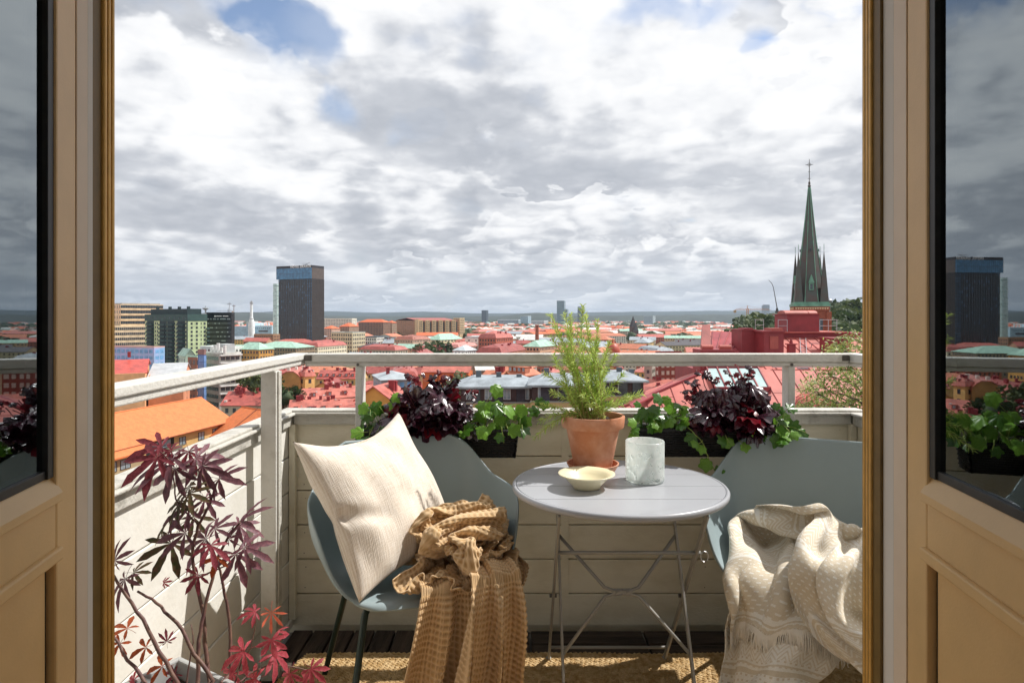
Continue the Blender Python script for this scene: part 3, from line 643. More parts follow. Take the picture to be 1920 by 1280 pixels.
# blanket folds: grid of points in millimetres, one row of points per line, each point as steps from the one before
THROW = [
[613,1887,191,-9,21,-2,25,0,-12,18,3,-7,13,-22,10,-20,-9,13,12,-10,11,-3,-14,10,16,-15,9,-7,-22,10,15,-20,8,7,4,25,3,-21,-2,5,-22,-3,12,-19,0,25,-7,1,8,15,-8,18,-13,15,21,-3,8,15,12,-20,6,19,-14,26,-2,-8,7,25,-2,6,19,21,11,22,17,10,-12,9,-3,14,16,4,21,8,18,11,11,2,21,18,17,14,16,10,10,24,8,5,21],
[618,1913,229,17,4,-9,1,14,-7,26,-2,-5,9,-24,11,-11,-16,15,-9,-15,14,21,-5,1,-6,-18,12,22,-15,-4,8,-20,6,17,-10,7,-1,-17,17,-3,-22,12,10,-14,0,18,3,-1,12,7,-4,16,2,-4,17,7,-7,25,1,-1,16,15,-11,13,-11,0,13,-6,-4,20,12,-4,13,27,9,8,22,13,-1,-3,23,3,9,15,-6,2,23,7,18,14,2,11,24,21,5,5,15,13,-2],
[646,1922,254,-7,11,4,11,13,-8,25,3,-6,10,-27,15,-18,-14,14,9,-17,7,1,-9,10,11,-15,6,8,-25,-1,4,-17,7,-2,-18,8,16,-9,-6,-4,-9,21,26,-15,12,20,11,-10,11,-17,4,16,12,-6,14,0,-10,31,19,-8,15,-16,-7,22,-2,0,9,-13,1,16,-3,-6,15,31,8,11,22,16,12,18,-7,3,12,17,-4,-12,17,-1,2,29,6,20,21,4,11,16,10,17,8],
[642,1937,293,12,-8,-3,7,17,-2,20,20,-3,14,-27,14,-10,-17,13,1,-13,8,10,-10,2,6,-17,8,-16,-32,8,15,-13,-1,18,-7,-11,16,-9,7,10,-9,6,13,-11,18,22,-12,6,16,-9,-5,10,-12,3,12,12,-11,28,18,-9,15,-15,-6,12,-15,4,19,5,-4,15,-6,2,30,22,-6,17,22,4,-4,14,11,19,5,-9,0,14,14,-1,3,33,-1,13,34,0,10,-10,9,-1,-14],
[649,1943,331,8,12,-8,-18,8,-1,34,13,6,31,-20,11,0,-20,7,5,-14,9,13,-11,0,-13,-18,13,-1,-30,1,7,-4,-15,9,-8,-4,19,5,1,23,-11,7,17,-25,23,29,-2,-9,7,-17,10,13,-4,-2,11,-11,8,21,30,-14,2,-26,1,10,8,-7,14,1,-9,18,4,-7,39,3,11,32,4,6,4,17,6,-4,13,0,18,4,-2,13,9,14,-2,23,25,-14,10,-17,-9,-9,-13],
[648,1946,363,22,4,-1,-13,11,2,5,15,10,39,-8,4,9,-18,5,21,-6,1,3,-16,9,-19,-23,0,22,-26,-1,15,-16,-9,-15,-7,6,4,-15,4,26,-2,-2,34,-3,21,26,0,-5,5,-10,7,14,-6,0,4,-14,12,37,17,-15,12,-19,-8,6,-15,-6,14,6,-11,6,-9,-7,31,20,9,18,21,16,18,17,-1,1,15,7,19,0,2,26,-22,-7,-4,21,-11,-7,8,-16,-2,11,10],
[667,1923,419,-2,-13,5,15,11,-6,-5,38,-2,14,18,-4,8,-21,6,15,0,3,-10,-16,-2,24,-20,2,34,-25,10,25,-8,1,8,-16,11,-10,-8,8,22,-3,-17,11,11,-8,17,-16,10,11,-3,-5,7,-8,6,13,-7,7,41,-6,3,25,5,-8,10,-12,-2,12,-7,-2,11,-10,-5,28,-18,-11,12,22,-15,6,10,7,10,12,-1,-10,3,24,38,12,-2,16,13,-12,14,3,-6,13,-5,-7],
[675,1956,449,-7,-9,9,15,-7,5,-3,21,-14,1,20,1,16,-17,4,10,-5,2,12,-11,-2,19,-16,1,40,-19,7,19,-14,6,-8,-12,10,9,-11,9,20,5,-12,7,17,-15,17,-20,5,12,0,-3,11,-11,3,16,-8,-3,36,-8,21,24,-16,-4,18,-5,-7,7,-13,-1,11,-2,-12,28,-20,-3,21,2,-27,13,23,-9,9,12,12,-9,-2,10,31,0,10,14,14,-12,18,10,-5,10,11,-7],
[661,2002,454,0,-2,18,15,6,22,22,-25,-5,6,8,-11,16,-4,-5,2,-10,10,9,-7,7,28,-10,-12,38,-6,-2,20,-5,6,11,-5,16,3,-2,12,6,-13,4,7,2,-33,13,-21,-4,7,-12,6,11,-3,-4,14,-4,-5,42,-4,8,28,-4,7,21,0,4,13,-1,12,5,-12,-19,15,-31,-13,17,-29,-5,15,-3,-21,20,11,-36,19,6,-3,21,-21,38,16,21,21,16,-4,-3,12,1,6],
[728,2012,450,-41,14,0,-5,4,22,18,-12,12,27,-15,24,17,7,-13,13,-10,-11,5,-6,14,14,-7,-17,35,-8,10,21,0,-5,20,-6,-1,2,5,16,2,-9,19,15,-8,-27,6,-15,-1,13,-13,2,2,2,-19,13,-11,14,35,-1,-9,27,-6,-5,21,-5,-6,14,0,13,12,-8,-4,15,-28,-1,17,-25,-3,6,-26,8,17,-7,-20,20,1,-14,-2,-9,19,8,16,30,30,7,4,4,-17,2],
[731,2069,484,-19,-13,-27,-4,2,34,5,-7,13,34,-11,7,14,-10,10,13,0,-14,5,1,-15,22,-14,-1,24,-3,-22,9,1,18,15,1,8,13,-3,6,8,-3,16,16,-11,-6,13,-16,-11,16,-14,6,-4,2,-17,15,-8,-4,25,-12,23,18,4,-21,19,0,-15,9,-12,15,18,-3,-11,21,-25,18,20,-16,-14,7,-18,7,11,-12,2,20,-8,1,19,-15,-1,-22,11,25,23,-14,-1,20,-13,4],
[733,2111,492,-12,0,10,-1,-8,11,11,-15,19,20,-4,-18,22,-8,7,19,-10,1,8,1,-19,21,-12,4,18,2,-28,24,-11,3,0,7,16,4,-2,23,20,-4,-2,14,-18,19,17,-11,-18,9,-5,-14,11,-6,-10,8,-5,-14,10,-8,27,27,-6,4,19,0,-15,12,-5,-5,11,-11,12,25,-15,-1,21,-16,-15,2,-19,17,14,-5,-12,15,-9,-8,19,-11,1,-12,4,23,22,-15,-1,21,-14,5],
[736,2155,505,1,-8,23,-16,-3,14,21,-13,8,16,-4,-21,19,-6,-13,20,-10,10,18,-5,-11,15,-10,-8,24,-5,-9,17,-1,-10,22,-10,15,-2,7,18,9,-5,19,16,-12,10,13,-12,-11,5,-1,-24,21,-13,-4,11,-2,-23,7,-7,16,11,-5,17,23,-5,0,17,2,-17,20,-17,7,21,-12,-4,21,-14,1,-3,-16,19,15,-8,-14,15,-8,-18,20,-9,-12,-3,2,20,17,-15,0,19,-13,9],
[758,2194,522,-18,-2,20,-8,-6,25,23,-13,-3,19,-6,-19,8,1,-24,20,-9,8,22,-10,-12,12,-13,-26,16,-3,13,20,3,-5,25,-11,12,22,-10,20,-2,5,27,7,-13,18,10,-7,-19,13,-8,-20,13,-9,-23,12,-8,-25,21,-6,14,1,3,17,17,-6,12,20,-6,2,28,-9,-10,22,-18,2,18,-7,-1,-6,-11,19,19,-11,-14,14,-8,-27,18,-7,-23,8,-3,15,12,-11,3,17,-13,11],
[748,2233,531,5,0,18,-4,-2,23,25,-18,4,17,-6,-18,3,4,-23,14,-8,-1,19,-13,-23,25,-12,-23,15,-5,3,5,-2,14,20,-7,19,25,-8,15,18,-6,30,3,-5,23,16,-9,-19,9,-5,-22,11,-7,-30,13,-10,-34,21,-11,-3,10,-2,18,15,-4,20,12,-5,25,30,-8,-3,18,-13,1,20,-5,-7,-2,-5,20,17,-14,-15,10,-7,-34,18,-5,-26,16,-5,5,9,-11,5,16,-14,14],
[774,2261,532,-16,7,6,10,4,24,25,-21,18,17,-8,-11,3,3,-14,14,-3,-13,14,-8,-30,26,-15,-26,15,-8,-10,9,-2,16,22,-9,16,17,-6,26,13,-19,33,15,12,26,9,-10,-14,12,-10,-25,11,-3,-27,16,-8,-37,23,-14,-12,15,-7,8,5,1,24,14,-4,23,30,-23,5,19,-3,24,11,1,-5,8,-3,5,17,-18,-13,7,-2,-35,18,-9,-24,14,-5,-10,8,-8,16,15,-15,3],
[765,2300,510,29,-14,29,-6,19,16,23,-19,19,16,-10,7,-1,9,-17,18,-5,-16,16,-12,-25,15,-16,-33,23,4,-4,8,-12,8,8,-14,16,16,-3,29,22,-7,34,18,0,16,6,-2,-17,18,-9,-8,13,-10,-26,18,-8,-39,22,-8,-10,15,-4,8,-2,-15,16,21,4,14,23,-20,16,8,-4,30,13,5,-3,20,-8,-5,20,-14,-6,12,-8,-34,15,-6,-29,17,-11,-10,11,2,16,3,-26,6],
[837,2326,555,-14,-12,14,-24,-17,12,-3,-34,-11,0,-20,-7,17,9,-1,17,-2,-13,25,-8,10,31,-25,7,14,8,18,4,-13,-8,4,-13,-18,11,-7,-4,19,-2,28,15,-25,-10,17,11,3,17,7,8,12,-13,-18,30,-9,0,14,19,22,15,-9,-11,14,-2,4,7,-13,-11,6,-27,-11,26,-18,-10,12,-9,5,14,13,9,16,-13,7,35,-6,7,38,-5,-6,9,-19,3,16,0,-6,7,12,-10],
[870,2300,575,-19,-14,7,-21,-12,24,-14,-30,-2,6,-17,-13,4,-12,-12,10,-2,-18,11,-11,-14,14,-6,33,10,-4,20,16,-12,1,14,-13,-11,4,-10,-21,21,-4,30,27,-4,12,5,-10,-11,13,5,-5,20,-6,-4,27,5,1,23,17,9,14,-8,7,16,-13,-2,7,-11,-13,8,-26,-13,24,3,11,14,-9,-4,11,7,13,20,-9,-3,29,-6,2,42,-1,10,22,-6,-2,7,-16,-9,6,-6,-15],
[864,2278,605,12,-14,-5,-16,-27,6,-20,-28,9,-10,-14,-3,3,-9,-11,1,-10,-16,17,-12,-24,11,-5,8,14,10,8,1,-13,7,2,-21,0,24,-13,-2,25,-14,19,29,-3,10,-4,0,-15,15,5,-15,18,0,-8,34,4,10,25,13,-10,12,-9,12,-11,-11,10,23,-15,0,21,-24,-6,27,-10,9,22,-1,-11,-5,1,16,9,-5,12,34,-2,0,35,11,-9,14,14,-11,-4,-15,-9,-1,-13,-10],
[851,2240,625,22,-10,-1,22,-28,4,14,-40,-5,-12,-13,-9,-14,-9,-5,-21,-4,4,-7,-1,-28,18,-7,-34,19,-5,-11,0,-6,13,9,-14,10,10,-26,12,29,-24,-25,13,-19,10,11,9,-3,6,11,-8,20,15,14,26,7,9,23,-3,10,10,-11,-1,7,-2,14,17,-3,-19,13,-38,8,21,-36,11,8,0,11,15,5,-7,13,16,7,19,20,-9,4,34,-28,13,-10,1,7,-11,-11,10,-20,1],
[855,2199,630,18,-14,14,23,-25,8,13,-22,-4,12,-7,-15,-12,-11,2,-18,-11,-8,-5,2,-31,-5,-11,-16,-6,-16,-17,19,-4,9,2,-25,-11,27,-18,-1,22,-26,-17,24,-5,-7,6,4,20,13,14,-7,14,7,2,19,15,4,19,5,14,12,-15,4,15,-12,3,17,-11,-17,16,-29,13,24,-24,6,11,-12,10,7,1,8,12,22,-11,-12,31,-8,16,14,-13,16,-5,-14,-5,-20,13,6,-16,-17],
[866,2154,650,19,-19,-8,12,-18,28,28,-3,1,11,-3,-14,8,-7,-11,-18,-17,-14,-7,4,-25,-17,-8,-14,-3,-18,1,12,-22,-2,16,-18,-8,16,-23,-7,34,-6,-6,17,-11,-15,12,2,-2,9,14,17,1,0,-27,16,22,-12,18,5,8,18,-15,-2,8,-29,9,11,-23,13,20,-22,0,11,-17,21,13,-13,4,5,9,-14,-5,28,-8,-3,31,-1,16,10,-20,4,-8,-13,7,-22,-2,-2,-25,11],
[892,2104,661,2,-18,-14,26,-22,-1,16,-15,3,12,8,-5,9,14,11,7,2,-16,5,-12,-21,11,0,-21,-4,-17,1,-9,-17,4,5,-25,-6,0,-27,13,5,-26,-6,17,-10,-12,16,10,-14,11,21,7,14,-5,-12,18,-2,-2,18,9,14,8,-12,-12,-10,-18,-7,5,-26,-2,7,-24,13,0,-15,-13,21,-1,6,8,19,-11,14,17,-11,21,13,15,16,5,-5,-16,-14,-10,-9,-8,-13,-19,-8,-9],
[901,2056,671,10,-16,-15,2,-24,-9,23,1,13,24,9,3,21,15,-11,15,12,2,4,-10,-18,1,-17,-18,9,-18,-19,-13,-16,16,-3,-18,17,4,-26,-6,-2,-25,12,19,-1,-12,23,8,-24,11,15,-3,14,18,3,7,-19,-5,11,-14,-8,15,-11,-2,-13,-23,1,-18,-17,11,-5,-24,-4,20,-15,-11,15,4,-26,17,19,-3,19,12,0,21,8,0,14,-2,-11,-24,-9,-9,-23,-12,-6,-24,-6,6],
[916,2010,682,12,-15,-9,-4,-21,-6,28,6,5,22,20,2,28,10,-8,16,10,-6,16,6,-18,4,-12,-18,1,-30,3,-13,-23,10,-6,-28,15,-8,-5,20,5,-21,-1,13,5,-25,29,1,-18,18,8,-14,15,20,7,14,-5,-7,1,-28,-6,-15,-24,6,-6,-33,1,-10,-16,4,-1,-21,-9,23,-6,-17,15,18,-8,19,9,-20,23,13,2,1,-4,-14,-7,-4,-22,-24,-14,1,-20,-9,10,-21,-9,-10],
[951,2015,696,12,3,13,12,-4,10,17,-11,-13,4,-22,-18,-4,-15,-21,-4,-17,-1,-3,-12,15,11,-3,-7,27,17,-7,23,-9,-20,14,12,0,2,23,-4,19,-20,0,-20,-23,3,-9,-23,4,-5,-23,-6,0,-14,-1,2,-14,7,29,-5,-9,23,-1,-15,15,5,-7,13,8,-12,6,2,-15,-3,-24,-4,-6,-26,-12,-23,-15,-6,-6,-18,4,-6,-16,0,-7,14,-19,12,-3,-24,25,3,-5,15,-12,6],
[950,2038,668,20,4,13,18,-11,1,8,-29,-12,-10,-36,-19,-14,-24,0,-13,-20,-2,-8,-16,2,24,11,-6,19,31,-1,28,1,-16,12,12,-5,11,6,-10,3,-26,5,-7,-41,-1,-14,-23,11,-23,-8,6,1,-17,4,13,-3,-13,34,13,-4,28,-2,-10,21,-2,-9,7,15,-8,5,-19,-5,-16,-15,-22,-15,-30,-8,-23,-12,15,-17,-14,6,-1,-14,-4,11,-11,-13,31,4,-18,27,3,-7,8,-10,-12],
[955,2005,650,6,11,9,10,-12,-4,-5,-30,-6,-20,-32,-8,-4,-20,11,-7,-22,-1,2,-15,-11,25,10,3,19,32,-10,11,12,-18,10,5,-13,15,-9,1,0,-26,0,-9,-39,-2,-8,-30,5,0,-13,11,-8,-1,16,19,4,8,22,5,-28,19,8,-18,16,10,-16,12,7,-12,-9,-17,0,-19,-34,-1,-9,-27,-21,-22,-12,8,-18,-1,4,10,-22,2,27,-10,21,35,7,0,16,-2,-18,16,10,5],
[928,1972,630,0,13,11,4,-10,10,-4,-35,2,-11,-32,-21,6,-24,-4,-16,-11,9,9,-12,-4,27,15,-7,38,11,-2,-10,15,-16,9,-1,-11,14,-4,-5,-5,-18,15,-16,-40,4,4,-19,18,9,-12,17,8,-13,13,16,-3,-17,11,9,-37,-1,23,-14,16,8,-12,8,-1,-15,-7,-2,-11,-22,-37,-16,-6,-25,-10,10,-19,2,-12,-10,-3,11,-2,16,10,-26,19,32,-6,14,19,7,-11,14,3,6],
[875,1931,641,4,-7,9,-12,0,11,19,-22,-28,0,-19,-12,1,0,-29,3,-13,-13,8,-17,-1,23,-1,26,30,0,33,1,-10,-19,-15,-2,-17,10,-12,-10,13,-10,4,-6,-11,43,9,-22,-5,-4,-11,-10,3,-12,-4,16,15,-7,34,-14,-4,-13,6,-20,-19,11,-6,10,-12,-9,-14,8,-11,12,-20,-43,33,-12,-10,28,-12,-2,17,-2,6,6,4,18,-10,-17,24,-7,-34,-11,-4,-19,-8,16,-6,-6],
[843,1911,619,14,-8,-3,-6,-12,12,4,-20,-12,7,-14,-9,4,-7,-12,6,-10,-8,10,-12,-6,23,8,19,13,-8,26,12,-19,16,-4,-3,-13,-2,-6,-10,4,-14,-15,-2,-13,40,19,-19,-9,-8,0,-14,-2,5,-11,21,-7,-8,21,-7,-2,11,-19,-14,-18,8,-6,-10,4,-15,18,-12,-9,18,-10,-24,34,-2,6,10,-4,-5,3,-4,-9,10,-7,4,30,17,3,9,-29,-8,-14,1,-4,-9,-11,-14],
[832,1877,582,-15,6,5,6,-18,6,1,-24,10,20,-23,-5,9,0,-18,10,-7,20,14,-10,-6,17,10,-15,7,-10,30,-12,-10,21,1,-15,12,3,-12,-13,-2,-10,-16,9,-14,16,20,-16,-7,11,3,-18,-14,6,-5,9,13,-16,17,-6,-10,-1,-32,7,3,-18,-12,-7,5,-18,19,-14,4,41,-8,-9,32,5,-9,8,6,-18,-1,13,-14,18,2,-11,19,16,-2,31,2,1,-6,-13,-13,-20,-4,-6],
[815,1857,542,-19,6,12,8,-12,7,15,-28,5,13,-24,7,3,-19,1,17,-1,1,9,-8,-2,12,15,-14,20,-16,20,-18,-4,20,-16,9,13,-1,-12,-2,4,-18,-1,18,-26,-12,9,-21,4,7,10,-6,4,14,-9,6,9,-17,17,8,-29,7,-25,0,-6,-25,-4,-1,-22,-7,23,-5,-2,37,14,-8,16,12,-6,15,6,-4,15,10,-7,13,10,-17,21,16,-17,24,16,-6,4,-12,-12,-19,-8,1],
[789,1834,511,-10,-5,19,8,-10,18,24,-16,-8,24,-6,-13,-3,-26,5,12,9,2,15,8,1,7,-21,-8,8,-22,25,-20,7,10,-23,10,12,-7,-9,18,8,-22,4,20,-15,-27,9,-26,-4,14,8,-9,-10,19,1,12,5,-9,19,5,-20,11,-3,-13,6,-21,-15,12,-16,-9,21,-6,-1,19,25,9,20,10,-14,10,15,12,19,7,-3,16,3,-12,14,-5,-21,7,14,-26,23,-2,-20,2,-21,-2],
[789,1800,479,12,18,7,10,17,8,8,-22,5,17,-22,-4,1,-27,-11,26,-3,-6,6,9,-20,9,-18,18,-20,-8,24,-12,-9,22,-24,11,6,-1,-12,10,15,-9,0,-7,-21,3,22,-19,-15,14,-14,-12,-11,3,-21,15,3,-10,13,13,11,12,24,-6,14,21,-1,18,2,15,22,5,4,9,-5,-21,21,0,-14,9,-17,-15,3,-19,-14,-9,13,-19,15,-11,-10,19,19,-6,19,17,-9,5,-10,13],
[807,1773,433,3,25,10,0,2,25,13,-5,4,17,-20,-9,14,-17,-13,14,-23,-4,18,3,-18,5,-17,14,-17,-10,20,-19,0,14,-12,-1,17,-19,5,5,1,-10,15,6,-21,-4,8,-25,-7,11,-16,-14,16,0,-3,20,-9,-2,11,8,-8,8,26,-7,12,26,-3,13,21,-1,10,22,7,17,-3,-14,11,-20,1,-5,-11,-23,1,-21,-18,18,-5,-4,-11,-5,-19,4,21,-10,15,25,-9,22,5,-7],
[834,1743,392,5,25,16,-9,2,28,-5,-15,23,18,-7,-16,17,-9,-21,21,-17,-7,15,-21,6,17,-17,11,-17,-2,15,-21,-1,-7,-14,-4,17,-23,9,4,-17,-8,19,18,-9,-1,12,-24,-7,14,-19,4,11,-19,7,31,-7,-3,13,6,-9,4,18,13,10,21,-7,13,21,-12,12,26,9,5,3,-12,8,-14,-15,-10,-14,-15,4,-17,-23,30,-6,-8,9,-3,-16,-9,15,-16,-3,16,-9,-12,16,-11],
[868,1711,364,2,18,20,-25,7,17,-3,-2,22,14,-19,11,14,-13,-10,21,-14,-16,7,-21,23,20,-26,4,3,1,14,-13,0,5,-20,0,-14,-24,4,2,-26,-3,10,8,-10,11,25,-6,-8,20,-17,5,7,-29,8,21,-17,14,18,2,0,7,10,-6,9,20,10,9,23,-4,16,27,-10,8,13,-21,-15,-14,-13,17,-1,-18,5,-16,-16,18,-18,-21,19,-5,-18,-15,7,-7,3,16,-9,-23,10,-10],
[914,1685,361,-19,-2,10,-25,13,10,-9,5,16,6,-14,10,13,-17,4,17,-17,3,17,-16,6,11,-35,13,16,10,4,5,0,13,-24,-6,5,-21,5,-21,-30,1,-3,-4,-10,17,12,-14,8,22,-12,-5,21,-18,9,7,-30,25,23,-5,9,0,5,-20,8,22,-5,11,22,-4,17,29,-1,-4,16,-22,12,2,-11,3,-8,-12,5,-16,-18,15,-13,-27,22,-17,-25,-17,4,-10,4,12,-7,-4,12,-4],
[938,1661,364,-9,-9,8,-27,-1,2,-26,-10,3,10,-5,12,19,2,-3,12,-13,11,8,-17,14,31,-20,14,3,-7,18,14,11,-5,-10,-6,17,-24,-10,-13,-25,-2,-11,-16,-20,3,-9,-12,-4,13,-12,15,16,-9,11,32,-10,14,27,-7,13,4,10,7,2,16,-6,7,12,-5,10,8,-28,7,16,-32,14,5,-5,14,6,6,-3,-8,-25,1,-15,-29,-4,-21,-31,4,7,-14,-15,4,-5,18,18,-6],
[944,1633,340,4,-12,21,-19,-5,-1,-34,-16,-6,9,2,10,6,-8,12,19,-5,5,10,-11,22,34,-19,7,-3,-13,15,11,4,10,-5,2,11,-16,-11,5,-23,0,-30,-7,-14,-2,-6,-13,-2,2,-11,12,8,-10,15,35,5,21,33,-1,3,9,13,12,10,9,7,3,10,14,7,5,-35,4,3,-33,12,1,-13,2,-1,-13,7,1,-14,-9,-12,-27,-7,-3,-32,6,-18,-12,-10,2,-16,13,17,-9],
[962,1616,315,3,-17,22,-18,-16,18,-15,-3,-1,-2,-18,8,5,-1,13,-9,-14,10,27,5,9,6,-21,36,7,-16,4,12,0,7,21,-1,6,-19,-10,5,-25,-2,-25,8,2,-28,-8,-17,-2,5,-8,16,7,-11,18,29,10,29,9,0,25,6,1,15,-9,13,12,24,-7,-10,13,8,-32,8,2,-42,12,2,-12,10,2,-9,-4,1,-22,10,10,-38,1,16,-41,0,-7,-13,-3,-8,-8,-7,-17,-3],
]
